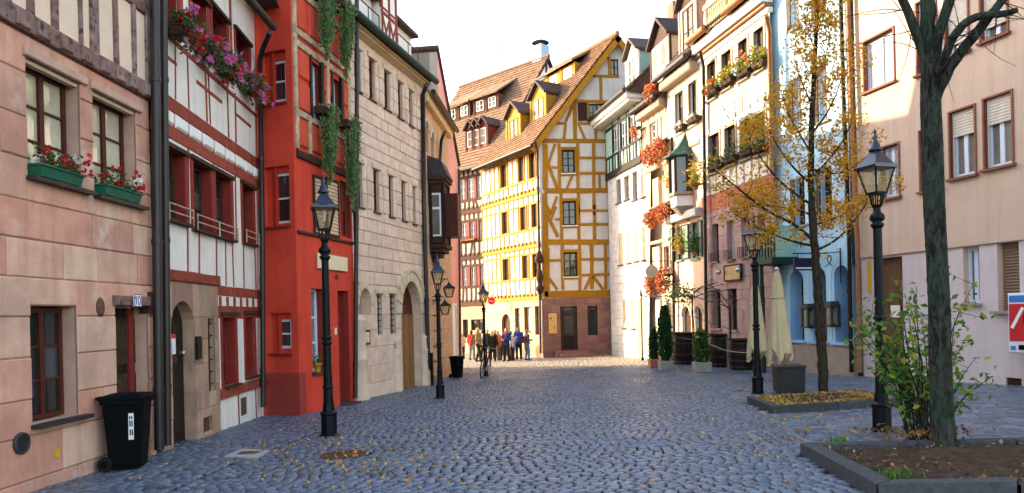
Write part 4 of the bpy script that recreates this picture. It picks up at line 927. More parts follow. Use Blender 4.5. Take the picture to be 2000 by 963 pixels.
mb.add([(UA, .3, -1.2), (UE - .01, .3, -1.2), (UE - .01, .3, VE - .05), (UA, .3, VA - .05), (UA, D6, -1.2), (UE - .01, D6, -1.2), (UE - .01, D6, VE - .05), (UA, D6, VA - .05)], [(1, 5, 6, 2), (0, 3, 7, 4), (5, 4, 7, 6)]); mb.build('side_wall', m_greywall, h.o)
mb = MB(); mb.add([(UA - .1, -.1, VA + .02), (UE + .12, -.1, VE - .06), (UE + .12, D6, VE - .06), (UA - .1, D6, VA + .02), (UA - .1, -.1, VA + .14), (UE + .12, -.1, VE + .06), (UE + .12, D6, VE + .06), (UA - .1, D6, VA + .14)], [(0, 1, 2, 3), (7, 6, 5, 4), (0, 4, 5, 1), (1, 5, 6, 2), (3, 7, 4, 0)]); mb.build('roof', m_slate, h.o)
mb = MB(); mb.add([(UA, -.0, VA - 6), (UA, -.0, VA), (UA, D6, VA), (UA, D6, VA - 6)], [(0, 1, 2, 3)]); mb.build('party_wall', m_greywall, h.o)
pipe(h, [(896, 330, -.1), (899, 712, -.1)], .05, m_pipe)
h6 = h
# ================================================================== FAR HOUSES
def c1(x, y): return 860 + x / 2.675, 60 + y / 2.675
def c2(x, y): return 860 + x / 2.675, 400 + y / 2.675
def storey(h, u0, u1, v0, v1, wins, mat, n, wd=.09, seed=1, sill=True, diag=True):
    """posts, rails and a few slanting struts of one timber-framed storey"""
    R = random.Random(seed)
    beam_uv(h, (u0, v0), (u1, v0), wd * 2.0, mat, 0, .06, 1)
    if wins:
        b = sum(r[1] for r in wins) / len(wins); t = sum(r[3] for r in wins) / len(wins)
        beam_uv(h, (u0, b - .07), (u1, b - .07), wd * 1.1, mat, 0, .04, 2); beam_uv(h, (u0, t + .07), (u1, t + .07), wd, mat, 0, .04, 3)
    else: b, t = v0 + .5 * (v1 - v0), v1
    for k in range(n + 1):
        u = u0 + (u1 - u0) * (k + .15) / (n + .3)
        lean = R.uniform(-.25, .25) if diag and R.random() < .3 else R.uniform(-.03, .03)
        inw = [r for r in wins if r[0] - .08 < u < r[2] + .08]
        beam_uv(h, (u, v0), (min(max(u + lean, u0 + .05), u1 - .05), b - .07), wd, mat, 0, .03, k)
        if not inw: beam_uv(h, (u, b), (u, t), wd, mat, 0, .031, k)
        if v1 - t > .35: beam_uv(h, (u, t), (u, v1), wd, mat, 0, .03, k)
    for r in wins:
        for u in (r[0] - wd * .55, r[2] + wd * .55): beam_uv(h, (u, b - .07), (u, t + .07), wd, mat, 0, .045, 4)
# ---- brown timbered house
h = House('brown_timbered_house', 'brown timbered house with tiled roof at the left end of the square', 'house', (970, 691), -450, right=True)
U0 = h.uv(893, 600)[0] - 2.0; U1 = 0.0
EV = avgv(h, (890, 343), (965, 312)); GT = avgv(h, (905, 600), (960, 592))
row1 = flat([c for c in (h.q(898, 353, 909, 391), h.q(913, 349, 926, 388), h.q(931, 343, 943, 384), h.q(950, 339, 962, 378))])
row2 = flat([h.q(901, 437, 912, 470), h.q(918, 434, 928, 468), h.q(936, 430, 948, 468), h.q(953, 427, 964, 463)])
row3 = flat([h.q(904, 523, 913, 558), h.q(919, 521, 929, 557), h.q(938, 519, 949, 557), h.q(954, 518, 966, 555)])
g1 = [h.q(904, 624, 915, 660), h.q(920, 624, 945, 645)]
ga = (h.uv(953, 650)[0], -.4, h.uv(973, 650)[0] - .05, h.uv(962, 613)[1])
wall(h, [(U0, -1.2), (0, -1.2), (0, EV), (U0, EV)], [rect(r) for r in row1 + row2 + row3 + g1] + [arch(ga)], m_beigewall, .12, m_redpaint)
for rs in (row1, row2, row3):
    for r in rs:
        window(h, r, .06, 2, 3, m_whitepaint, .055, .03, G_mid if rs.index(r) == 2 else G_dark)
        for s_ in (-1, 1):
            u = r[0] - .16 if s_ < 0 else r[2] + .02
            mb = MB(); mb.box(u, u + .14, -.055, -.02, r[1], r[3]); mb.build('shutter', m_redpaint, h.o)
lv = [GT + .1, avgv(h, (905, 506), (965, 497)), avgv(h, (905, 415), (965, 405)), EV]
for k in range(3): storey(h, U0, -.02, lv[k], lv[k + 1], [row3, row2, row1][k], m_timbrown, 13, .16, k, diag=True)
for k in range(14):
    for z in lv[:3]:
        u = U0 + (0 - U0) * (k + .5) / 14; mb = MB(); mb.box(u - .08, u + .08, -.09, .02, z + .12, z + .27); mb.build('joist_end', m_timbrown, h.o)
gl_h = GT + .05
mb = MB(); mb.box(U0, 0.0, -.03, .1, GT - .2, GT); mb.build('stone_band', m_orange, h.o)
wall(h, [(U0, -1.2), (0, -1.2), (0, GT - .2), (U0, GT - .2)], [rect(r) for r in g1] + [arch(ga)], m_orange, .12, y=-.02, name='ground_floor_stone')
for r in g1: window(h, r, .1, 2, 1, m_brown, .06, single=False)
voussoirs(h, ga, (ga[2] - ga[0]) / 2, .22, 9, m_ashtrim, -.05, .02)
mb = MB(); mb.prism(arch(ga), .14, .2); mb.build('door', m_brown, h.o)
DP = 10.4; ap = CAM + ray(1072, 108) * 46.2
RH = (ap - h.P).z; RH = max(RH, EV + 5)
mb = MB(); mb.box(U0, -.03, .3, DP, -1.2, EV); mb.build('side_wall', m_beigewall, h.o)
# gable end facing right, with timbers
mb = MB(); mb.add([(-.02, 0, EV), (-.02, DP, EV), (-.02, DP / 2, RH), (-.2, 0, EV), (-.2, DP, EV), (-.2, DP / 2, RH)], [(0, 1, 2), (5, 4, 3), (0, 2, 5, 3), (1, 4, 5, 2)]); gb = mb.build('gable_wall', m_whiteinfill, h.o)
for k, z in enumerate((EV + .1, EV + (RH - EV) * .33, EV + (RH - EV) * .62)):
    f_ = 1 - (z - EV) / (RH - EV); mb = MB(); mb.box(-.02, .03, DP / 2 - DP / 2 * f_, DP / 2 + DP / 2 * f_, z - .1, z + .1); mb.build('gable_beam', m_timbrown, gb)
for k in range(5):
    yy = DP * (k + 1) / 6; zz = EV + (RH - EV) * (1 - abs(yy - DP / 2) / (DP / 2)); mb = MB(); mb.box(-.02, .026, yy - .09, yy + .09, EV, zz - .1); mb.build('gable_beam', m_timbrown, gb)
# roof: lower steep apron with dormers then the upper slope
tiled(h, (U0 - 3, -.45, EV - .1), (.25, -.45, EV - .1), (U0 - 3, DP / 2, RH + .1), (.25, DP / 2, RH + .1), 60, 34, m_tile, lift=.04)
mb = MB(); mb.add([(U0 - 3, DP / 2, RH + .08), (.25, DP / 2, RH + .08), (.25, DP + .4, EV - .2), (U0 - 3, DP + .4, EV - .2)], [(0, 3, 2, 1)]); mb.build('roof', m_slate, h.o)
mb = MB(); mb.tube([(U0 - 3, DP / 2, RH + .14), (.27, DP / 2, RH + .14)], .12, 8); mb.build('ridge_tile', m_tile, h.o)
mb = MB(); mb.tube([(U0 - 3, -.5, EV - .12), (.3, -.5, EV - .12)], .09, 8); mb.build('gutter', m_zinc, h.o)
pipe(h, [(970, 318, -.4), (975, 335, -.1), (976, 690, -.1)], .06, m_pipe)
def slope_z(y): return EV - .1 + (y + .45) * (RH + .2 - EV) / (DP / 2 + .45)
def dormer(h, uc, y0, wd, hgt, zf, mat, roofm, cols=2, fm=None, gable=True, D=2.6, label='dormer', face=None, ov=.12, rise=None, gl=None, trim=None):
    """a roof dormer standing at local (uc, y0)"""
    z0 = zf; mb = MB(); mb.box(uc - wd / 2, uc + wd / 2, y0, y0 + D, z0 - .4, z0 + hgt); o = mb.build(label, mat, h.o)
    hx = type('x', (), {'o': o}); ww = wd * .30 if cols > 1 else wd * .62
    for k in range(cols):
        c_ = uc + ((k - (cols - 1) / 2) * wd * .46 if cols > 1 else 0)
        window(hx, (c_ - ww / 2, z0 + .15, c_ + ww / 2, z0 + hgt - .12), -.03, 1 if ww < .6 else 2, 2, fm or m_whitepaint, .05, gl=gl or G_mid, y=y0, single=ww < .45)
    for e in (-1, 1):
        mb = MB(); mb.box(uc + e * wd / 2 - .06, uc + e * wd / 2 + .06, y0 - .04, y0 + .06, z0 - .3, z0 + hgt); mb.build('dormer_post', trim or m_timbrown, o)
    mb = MB()
    if gable:
        r_ = rise or wd * .45; a, b = uc - wd / 2 - ov, uc + wd / 2 + ov
        mb.add([(a, y0 - .2, z0 + hgt - .02), (b, y0 - .2, z0 + hgt - .02), (uc, y0 - .2, z0 + hgt + r_), (a, y0 + D + 1, z0 + hgt - .02), (b, y0 + D + 1, z0 + hgt - .02), (uc, y0 + D + 1, z0 + hgt + r_),
                (a, y0 - .2, z0 + hgt + .1), (b, y0 - .2, z0 + hgt + .1), (uc, y0 - .2, z0 + hgt + r_ + .14), (a, y0 + D + 1, z0 + hgt + .1), (b, y0 + D + 1, z0 + hgt + .1), (uc, y0 + D + 1, z0 + hgt + r_ + .14)],
               [(6, 8, 11, 9), (7, 10, 11, 8), (0, 3, 5, 2), (1, 2, 5, 4), (0, 2, 8, 6), (2, 1, 7, 8), (0, 6, 9, 3), (1, 4, 10, 7)])
        mb.build('dormer_roof', roofm, o)
        mb = MB(); mb.add([(uc - wd / 2, y0 + .02, z0 + hgt - .02), (uc + wd / 2, y0 + .02, z0 + hgt - .02), (uc, y0 + .02, z0 + hgt + r_ - .03)], [(0, 1, 2)]); mb.build('dormer_gable', face or mat, o)
    else:
        a, b = uc - wd / 2 - ov, uc + wd / 2 + ov; r_ = rise or .9
        mb.add([(a, y0 - .25, z0 + hgt), (b, y0 - .25, z0 + hgt), (b, y0 + D + .6, z0 + hgt + r_), (a, y0 + D + .6, z0 + hgt + r_), (a, y0 - .25, z0 + hgt + .12), (b, y0 - .25, z0 + hgt + .12), (b, y0 + D + .6, z0 + hgt + r_ + .12), (a, y0 + D + .6, z0 + hgt + r_ + .12)], [(0, 3, 2, 1), (4, 5, 6, 7), (0, 1, 5, 4), (1, 2, 6, 5), (2, 3, 7, 6), (3, 0, 4, 7)])
        mb.build('dormer_roof', roofm, o)
    return o
for x in (919, 931, 945):
    yd = .55; u = h.uv(x, 290, yd)[0]; dormer(h, u, yd, .75, 1.25, slope_z(yd) + .1, m_redpaint, m_slate, 1, m_whitepaint, rise=.5)
for x in (883, 907, 938, 962):
    yd = 2.7; u = h.uv(x, 225, yd)[0]; dormer(h, u, yd, 1.1, .95, slope_z(yd) + .1, m_timbrown, m_tile, 1, m_whitepaint, gable=False, rise=1.5, D=1.5)
o = None
q_ = CAM + ray(1030, 120) * 46.6; lu = (q_ - h.P).dot(h.d)
mb = MB(); mb.box(lu - .4, lu + .4, DP / 2 - .1, DP / 2 + .7, RH - .5, RH + 1.1); ch = mb.build('chimney', M('blue_grey_sheet_metal', (.36, .44, .55), .5, .1, 5, .05), h.o)
mb = MB(); mb.lathe([(.6, 0), (.45, .10), (0, .16)], 10); o = mb.build('chimney_cowl', m_zinc, ch); o.location = (lu, DP / 2 + .3, RH + 1.3)
mb = MB(); mb.tube([(lu, DP / 2 + .3, RH + 1.0), (lu, DP / 2 + .3, RH + 1.4)], .05, 6); mb.build('cowl_stem', m_zinc, ch)
q_ = CAM + ray(910, 160) * 47.5; lu = (q_ - h.P).dot(h.d)
mb = MB(); mb.tube([(lu, DP / 2, RH), (lu, DP / 2, RH + 3.0)], .03, 6)
for z, l in ((2.6, .5), (2.2, .35), (1.4, .5)): mb.tube([(lu - l, DP / 2, RH + z), (lu + l, DP / 2, RH + z)], .02, 5)
mb.build('roof_aerial', m_zinc, h.o)
hC1 = h
# window boxes low on this house
flower_box(h, (row2[0][0] - .1, row2[1][2] + .1, row2[0][1] - .02), 'low window box of faded pink flowers on the brown timbered house', .16, .12, ((l_pinkfl, 8),), l_green, m_terracotta, -.1, 'window boxes in the square', 40, .08, .08, .07)
# hanging round red sign
sp = h.uv(975, 573, -.1)
o = empty('round_shop_sign', 'round red hanging shop sign on an iron bracket by the arched door', 'shop sign', atY(960, 588, 40.2), -.05)
mb = MB(); mb.lathe([(.0, -.025), (.20, -.025), (.21, -.015), (.21, .015), (.20, .025), (0, .025)], 24, smooth=False); p_ = mb.build('disc', M('carmine_enamel', (.62, .015, .06), .45, .06, 5, 0), o); p_.rotation_euler = (math.pi / 2, 0, 0)
mb = MB()
for k in range(5): mb.box(-.13 + k * .055, -.095 + k * .055, -.032, -.026, -.03, .03)
mb.build('lettering', M('pink_lettering', (.85, .35, .42), .5, .05, 5, 0), o)
mb = MB(); mb.tube([(-.1, 0, .30), (.95, 1.2, .30)], .016, 6); mb.tube([(0, 0, .2), (0, 0, .30)], .010, 5); mb.tube([(.45, .1, .30), (.7, .17, .1), (.85, .2, 0)], .012, 5); mb.build('bracket', m_iron, o)

# ---- yellow timbered house, gable to the street
PG = gnd(1062, 699); g0d = Vector((1, .0, 0)); a = ray(200, HY + ROLL * 800); sdv = Vector((a.x, a.y, 0)).normalized()   # side wall runs away to the left
h = House('yellow_timbered_house', 'tall yellow timbered house with its gable facing down the street', 'house', None, dirv=(1, .0), P=PG)
hy = h
ea = h.uv(1052, 272); apx = h.uv(1205, 78); HW = apx[0] - 0.0; GW = 2 * HW; EV = h.uv(1062, 274)[1]; AZ = apx[1]
gsV = avgv(h, (1065, 583), (1200, 580))
def gz_(u): return EV + (AZ - EV) * (1 - abs(u - HW) / HW)
w1, w2, w3 = h.q(1097, 293, 1123, 338), h.q(1098, 393, 1126, 440), h.q(1100, 493, 1128, 540)
aw1, aw2 = h.q(1149, 203, 1183, 236), h.q(1192, 116, 1208, 147)
dr_, gw_ = h.q(1094, 599, 1129, 684), h.q(1147, 598, 1168, 655)
HO = [rect(r) for r in (w1, w2, w3, aw1, aw2, dr_, gw_)]
wall(h, [(0, -1.2), (GW, -1.2), (GW, EV), (HW, AZ), (0, EV)], HO, m_panel, .16, m_yel)
ashlar(h, None, 0, GW * .62, -.5, gsV, .42, (.5, .9), m_gablestone, [rect(dr_), rect(gw_)], y=-.03, seed=11, joint=.012, proud=.015)
for r, c_ in ((w1, 2), (w2, 2), (w3, 2)): window(h, r, .08, 2, 3, m_brown, .08, .035, G_dark, sill=m_whitepaint, trim=m_yel, tw=.14, tp=.045)
window(h, aw1, .06, 4, 2, m_brown, .06, .035, G_dark); window(h, aw2, .06, 2, 2, m_brown, .05, .03, G_mid)
shutter(h, h.q(1128, 201, 1147, 236), m_brown, m_brown, -.05, 6); 
window(h, gw_, .12, 1, 2, m_brown, .07, .04, G_dark, transom=(.78,))
mb = MB(); mb.box(dr_[0], dr_[2], .14, .2, dr_[1], dr_[3]); dq = mb.build('door', m_brown, h.o)
dw_ = dr_[2] - dr_[0]
for (a0, a1, b0, b1, nm, mt) in ((.1, .9, .84, .97, 'transom_pane', G_dark), (.22, .78, .38, .78, 'door_pane', G_dark), (.18, .82, .05, .32, 'door_panel', m_blackwood)):
    mb = MB(); mb.box(dr_[0] + dw_ * a0, dr_[0] + dw_ * a1, .125, .139, dr_[1] + (dr_[3] - dr_[1]) * b0, dr_[1] + (dr_[3] - dr_[1]) * b1); mb.build(nm, mt, dq)
mb = MB(); mb.box(dr_[0] - .3, dr_[2] + .5, -.55, .1, -.8, dr_[1] + .0); mb.build('door_step', m_gablestone, h.o)
mb = MB(); mb.box(dr_[0] - .1, dr_[2] + .7, -.85, -.551, -.8, dr_[1] - .16); mb.build('door_step', m_gablestone, h.o)
r = h.q(1071, 612, 1088, 651); mb = MB(); mb.prism(rect(r), -.11, -.05, .01); sb_ = mb.build('notice_board', M('tan_notice_board', (.62, .36, .12), .6, .08, 4, .05), h.o)
mb = MB()
for (x, z, l) in ((.22, .78, .12), (.28, .7, .16), (.7, .32, .12), (.75, .22, .1)):
    u = r[0] + (r[2] - r[0]) * x; v = r[1] + (r[3] - r[1]) * z; mb.bar((u - .02, v - l / 2), (u + .03, v + l / 2), .03, .004, -.111)
mb.build('board_mark', m_brown, sb_)
G1 = [(530, 575, 885, 578, .20), (545, 837, 890, 835, .26), (700, 366, 925, 374, .15), (795, 237, 935, 240, .13), (560, 714, 628, 715, .13), (722, 664, 880, 664, .13), (722, 745, 885, 744, .14), (590, 484, 660, 485, .14), (718, 484, 880, 490, .14),
      (620, 590, 622, 830, .16), (717, 590, 719, 830, .16), (800, 590, 802, 828, .16), (868, 590, 870, 828, .14), (545, 850, 547, 963, .26), (630, 850, 632, 963, .15), (722, 850, 724, 963, .16), (802, 850, 803, 963, .16), (882, 850, 884, 963, .15),
      (600, 592, 562, 700, .14), (542, 640, 610, 822, .17), (690, 755, 660, 826, .12), (692, 392, 655, 476, .15), (655, 490, 645, 565, .15), (722, 490, 757, 570, .13), (703, 376, 704, 570, .20), (838, 245, 839, 365, .15), (883, 140, 884, 236, .16), (810, 490, 811, 570, .14), (548, 590, 548, 830, .26), (830, 750, 832, 828, .12), (610, 865, 575, 963, .15), (548, 900, 580, 963, .15), (730, 940, 885, 940, .13), (600, 715, 640, 715, .12), (770, 376, 771, 480, .12)]
beams(h, [(x0, y0, x1, y1, wd) for x0, y0, x1, y1, wd in G1], m_yel, conv=c1)
G2 = [(545, 195, 905, 195, .28), (545, 470, 912, 462, .36), (565, 291, 630, 291, .13), (735, 286, 905, 284, .14), (735, 368, 905, 362, .14), (725, 103, 890, 102, .14), (600, 76, 630, 76, .13),
      (632, 0, 634, 180, .15), (722, 0, 724, 180, .16), (805, 0, 806, 180, .16), (883, 0, 885, 180, .15), (637, 210, 640, 445, .16), (727, 210, 730, 445, .17), (790, 210, 792, 440, .20), (862, 210, 864, 440, .16), (548, 0, 550, 480, .30),
      (604, 10, 578, 78, .14), (555, 45, 615, 168, .17), (570, 385, 612, 445, .14), (788, 372, 755, 442, .15), (796, 372, 850, 442, .15), (565, 225, 566, 450, .12)]
beams(h, G2, m_yel, conv=c2)
# verge boards and the tiled slopes
sd_l = Vector((sdv.dot(h.d), sdv.dot(h.y), 0))       # side direction in local axes
LS = 6.5
ov = .35
e0 = Vector((-.45, -ov, EV - .48)); top = Vector((HW, -ov, AZ + .12)); er = Vector((GW + .45, -ov, EV - .48))
for a_, b_ in ((e0, top), (er, top)):
    n_ = Vector((-(b_ - a_).z, 0, (b_ - a_).x)).normalized(); n_ = n_ if n_.z < 0 else -n_
    mb = MB(); mb.prism([(a_.x, a_.z), (b_.x, b_.z), (b_.x + n_.x * .28, b_.z + n_.z * .28), (a_.x + n_.x * .28, a_.z + n_.z * .28)], -ov - .02, -ov + .05); mb.build('verge_board', m_yel, h.o)
bk = sd_l * LS
tiled(h, Vector((-.45, 0, EV - .40)) + sd_l * LS + Vector((0, -ov, 0)), e0 + Vector((0, 0, .06)), top + bk, top + Vector((0, 0, .06)), 44, 34, m_tile, lift=.05)
mb = MB(); mb.add([top, er, er + bk, top + bk], [(0, 1, 2, 3)]); mb.build('roof', m_slate, h.o)
mb = MB(); mb.tube([top + Vector((0, 0, .1)), top + bk + Vector((0, 0, .1))], .13, 8); mb.build('ridge_tile', m_tile, h.o)
mb = MB(); bb_ = [(.05, .3), (GW - .05, .3)]
mb.add([(.05, .35, -1.2), (GW - .05, .35, -1.2), (GW - .05 + bk.x, .35 + bk.y, -1.2), (.25 + bk.x, .35 + bk.y, -1.2), (.05, .35, EV), (GW - .05, .35, EV), (GW - .05 + bk.x, .35 + bk.y, EV), (.25 + bk.x, .35 + bk.y, EV), (HW, .35, AZ - .1), (HW + bk.x, .35 + bk.y, AZ - .1)], [(1, 2, 6, 5), (2, 3, 7, 6), (6, 7, 9), (0, 1, 5, 8, 4)]); mb.build('side_wall', m_panel, h.o)
# the long side facing the sun
hsd = House.__new__(House); hsd.d = -sdv; hsd.y = Vector((-hsd.d.y, hsd.d.x, 0)); hsd.P = PG; hsd.rz = math.atan2(hsd.d.y, hsd.d.x)
f_ = bpy.data.objects.new('long_side', None); COL.objects.link(f_); f_.parent = h.o; f_.rotation_euler = (0, 0, hsd.rz - h.rz); hsd.o = f_
R1_ = flat([hsd.q(978, 324, 990, 364), hsd.q(1013, 309, 1024, 352), hsd.q(1034, 299, 1046, 347)])
R2_ = flat([hsd.q(981, 416, 992, 455), hsd.q(1017, 406, 1028, 449), hsd.q(1039, 400, 1050, 442)])
R3_ = flat([hsd.q(983, 508, 995, 547), hsd.q(1021, 500, 1032, 543), hsd.q(1041, 496, 1054, 540)])
GS = [hsd.q(1006, 602, 1017, 650), hsd.q(1024, 600, 1039, 650), hsd.q(1045, 598, 1058, 654)]
ga = (hsd.uv(981, 650)[0], -.4, hsd.uv(998, 650)[0], hsd.uv(989, 613)[1])
wall(hsd, [(-LS, -1.2), (0, -1.2), (0, EV), (-LS, EV)], [rect(r) for r in R1_ + R2_ + R3_ + GS] + [arch(ga)], M('cream_panel_plaster', (.68, .62, .53), .9, .08, 2, .2, 25, streak=.15), .12, m_yelbright)
for i_, r in enumerate(R1_ + R2_ + R3_): window(hsd, r, .08, 2, 3, m_brown, .07, .03, G_mid if i_ % 3 == 1 else G_dark, trim=m_yelbright, tw=.045, tp=.04)
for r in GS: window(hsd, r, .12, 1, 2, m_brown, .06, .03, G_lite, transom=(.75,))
mb = MB(); mb.prism(arch(ga), .13, .2); mb.build('door', m_brown, hsd.o)
sgV = avgv(hsd, (985, 590), (1055, 585))
wall(hsd, [(-LS, -1.2), (-.02, -1.2), (-.02, sgV), (-LS, sgV)], [rect(r) for r in GS] + [arch(ga)], m_orange, .1, y=-.03, name='ground_floor_stone')
lv = [sgV + .1, avgv(hsd, (980, 492), (1055, 478)), avgv(hsd, (980, 397), (1055, 372)), EV]
for k in range(3): storey(hsd, -LS, -.05, lv[k], lv[k + 1], [R3_, R2_, R1_][k], m_yelbright, 12, .105, 20 + k, diag=True)
for k in range(16):
    for z in lv[:3]:
        u = -LS + LS * (k + .5) / 16; mb = MB(); mb.box(u - .07, u + .07, -.10, .02, z + .11, z + .25); mb.build('joist_end', m_yelbright, hsd.o)
mb = MB(); mb.tube([(-LS, -.55, EV - .35), (.2, -.55, EV - .35)], .09, 8); mb.build('gutter', m_zinc, hsd.o)
mb = MB(); mb.box(-LS, 0, -.4, .1, EV - .30, EV - .18); mb.build('eave_board', m_yelbright, hsd.o)
pipe(hsd, [(1045, 275, -.5), (1050, 300, -.12), (1056, 690, -.12)], .06, m_pipe)
# dormers on the sunny slope (local axes of the long side)
SZ = (AZ + .1 - EV + .4)
per = abs((Vector((HW, 0, 0))).dot(Vector((hsd.y.dot(h.d), 0, 0))))   # run of the slope across the house
def sl2(y): return EV - .40 + (y + .35) * SZ / (per + .35)
for (x, y_, yd, wd, hg, gb_, rm, rr) in ((1003, 245, .35, 1.5, 1.55, True, m_slate, .75), (1052, 225, .75, 1.5, 1.6, True, m_slate, .75)):
    u = hsd.uv(x, y_, yd)[0]; dormer(hsd, u, yd, wd, hg, sl2(yd) - .1, m_yelbright, rm, 1, m_yelbright, True, 2.6, rise=rr, face=m_yelbright, trim=m_yelbright)
for x, y_ in ((1056, 186), (1082, 176), (1110, 163)):
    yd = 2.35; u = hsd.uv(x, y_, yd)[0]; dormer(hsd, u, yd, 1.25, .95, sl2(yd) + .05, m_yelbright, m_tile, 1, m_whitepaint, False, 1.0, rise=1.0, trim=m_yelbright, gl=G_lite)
# niche figure group on the corner post
mb = MB(); mb.lathe([(0, 0), (.10, .08), (.20, .3), (.22, .42), (.12, .5), (.14, .7), (.18, .95), (.13, 1.2), (.09, 1.35), (.1, 1.5), (.07, 1.62), (.24, 1.75), (.22, 1.95), (.05, 2.3), (0, 2.35)], 12); o = mb.build('carved_corner_figure', m_brown, h.o); u, v = h.uv(1064, 575); o.location = (-.12, -.12, v - .05)

# ================================================================== RIGHT ROW
RB = (1258, 701); RV = 700
# ---- grey stone house with green timbered top floor
h = House('green_timbered_house', 'grey stone house with a sage green timbered top floor at the corner of the square', 'house', RB, RV, right=True, x_at=(1262, 600))
U0 = h.uv(1193, 600)[0]; h.o['label']
EV = avgv(h, (1185, 246), (1250, 205)); GB_ = avgv(h, (1194, 343), (1236, 320))
t1 = flat([h.q(1199, 252, 1210, 291), h.q(1214, 240, 1226, 289), h.q(1231, 229, 1243, 276)])
t2 = flat([h.q(1204, 352, 1214, 390), h.q(1219, 346, 1230, 384), h.q(1235, 338, 1246, 392), h.q(1251, 331, 1261, 388)])
t3 = flat([h.q(1208, 456, 1218, 517), h.q(1224, 454, 1233, 513), h.q(1238, 451, 1248, 509), h.q(1252, 446, 1261, 506)])
t4 = [h.q(1217, 587, 1224, 641), h.q(1233, 586, 1241, 642)]
dd = (h.uv(1246, 650)[0], -.4, h.uv(1258, 650)[0], h.uv(1252, 584)[1])
HO = [rect(r) for r in t1 + t2 + t3 + t4 + [dd]]
wall(h, [(U0, -1.2), (0, -1.2), (0, GB_), (U0, GB_)], [rect(r) for r in t2 + t3 + t4 + [dd]], m_ashjoint, .2, m_stonegrey)
wall(h, [(U0, GB_), (0, GB_), (0, EV), (U0, EV)], [rect(r) for r in t1], m_green, .12, m_brown, y=-.05, name='panelled_wall')
ashlar(h, None, U0, 0, -.6, GB_ - .05, .42, (.6, 1.1), m_stonegrey, HO, seed=21, joint=.008, proud=.012)
for r in t1: window(h, r, .06, 2, 2, m_bluewhite, .06, .03, G_dark, y=-.05)
for r in t2 + t3: window(h, r, .13, 2, 3, m_tan, .06, .03, G_mid, sill=m_zinc)
for r in t4: window(h, r, .1, 1, 2, m_whitepaint, .07, .03, G_mid, sill=m_slab)
mb = MB(); mb.box(dd[0], dd[2], .12, .18, dd[1], dd[3]); mb.build('door', m_winbrown, h.o)
beam_uv(h, (U0 - .05, GB_), (0, GB_), .34, m_blackwood, -.05, .07)
for k in range(12): u = U0 + (0 - U0) * (k + .2) / 11.5; beam_uv(h, (u, GB_), (u, t1[0][1] - .08), .08, m_blackwood, -.05, .03, k)
beam_uv(h, (U0, t1[0][1] - .1), (0, t1[0][1] - .1), .12, m_blackwood, -.05, .04, 1); beam_uv(h, (U0, t1[0][3] + .1), (0, t1[0][3] + .1), .12, m_blackwood, -.05, .04, 2)
for r in t1:
    for u in (r[0] - .06, r[2] + .06): beam_uv(h, (u, GB_), (u, EV), .10, m_blackwood, -.05, .035, 3)
for k in range(26):
    u = U0 - .3 + (0 - U0 + .3) * (k + .5) / 26; mb = MB(); mb.box(u - .06, u + .06, -.62, .02, EV + .02, EV + .16); mb.build('eave_bracket', m_white, h.o)
mb = MB(); mb.prism([(U0 - .4, EV + .17), (0, EV + .17), (0, EV + .5), (U0 - .4, EV + .5)], -.72, .1, .02); mb.build('eave_board', m_white, h.o)
mb = MB(); mb.tube([(U0 - .45, -.8, EV + .5), (.0, -.8, EV + .5)], .10, 8); mb.build('gutter', m_zinc, h.o)
shell(h, U0, 0, 8, EV + .4, m_stonegrey)
tiled(h, (U0 - .4, -.7, EV + .5), (.1, -.7, EV + .5), (U0 - .4, 4, EV + 5.0), (.1, 4, EV + 5.0), 20, 16, m_slate)
mb = MB(); mb.add([(U0 - .4, 4, EV + 4.98), (.1, 4, EV + 4.98), (.1, 8.2, EV), (U0 - .4, 8.2, EV), (U0 - .4, -.6, EV + .4), (.1, -.6, EV + .4)], [(1, 0, 3, 2), (0, 4, 3), (1, 2, 5)]); mb.build('roof', m_slate, h.o)
u = h.uv(1222, 165, -.1)[0]; dormer(h, u, .25, 1.5, 1.9, EV + .75, m_green, m_slate, 1, m_whitepaint, True, 3.0, rise=.7, trim=m_white, face=m_white)
mb = MB(); mb.box(-2.2, -1.6, 2.4, 3.0, EV + 2, EV + 5.4); mb.build('chimney', m_brick, h.o)
hR1 = h
# ---- cream house with hanging red flowers
h = House('cream_house', 'sunlit cream plaster house with cascades of red flowers under its windows', 'house', RB, RV, right=True, x_at=(1311, 600))
U0 = h.uv(1263, 600)[0]; EV = avgv(h, (1262, 268), (1308, 238))
s1 = flat([h.q(1270, 243, 1284, 278), h.q(1292, 231, 1304, 268)]); s2 = flat([h.q(1276, 353, 1286, 402), h.q(1296, 347, 1307, 392)]); s3 = flat([h.q(1276, 487, 1288, 528), h.q(1297, 482, 1309, 522)])
s4 = [h.q(1280, 586, 1289, 668), h.q(1294, 586, 1302, 668)]
EV = s1[0][3] + .35
wall(h, [(U0, -1.2), (0, -1.2), (0, EV), (U0, EV)], [rect(r) for r in s1 + s2 + s3 + s4], m_beigewall, .16, m_whiteinfill)
for r in s1 + s2 + s3: window(h, r, .1, 2, 3, m_whitepaint if r in s1 else m_rustframe, .06, .03, G_dark, sill=m_tan, trim=m_orange, tw=.07, tp=.02)
for r in s4: mb = MB(); mb.box(r[0], r[2], .08, .14, r[1] - 1.0, r[3]); mb.build('door', m_winbrown, h.o)
storey(h, U0, 0, s1[0][1] - 1.0, EV, s1, m_orange, 4, .09, 31, diag=False); 
mb = MB(); mb.prism([(U0, EV), (0, EV), (0, EV + .35), (U0, EV + .35)], -.35, .1, .04); mb.build('cornice', m_tan, h.o)
mb = MB(); mb.tube([(U0 - .1, -.5, EV + .4), (0, -.5, EV + .4)], .11, 8); mb.build('gutter', m_zinc, h.o)
for z in (s2[0][3] + .45, s3[0][3] + .2): mb = MB(); mb.prism([(U0, z), (0, z), (0, z + .14), (U0, z + .14)], -.07, .02, .02); mb.build('string_course', m_orange, h.o)
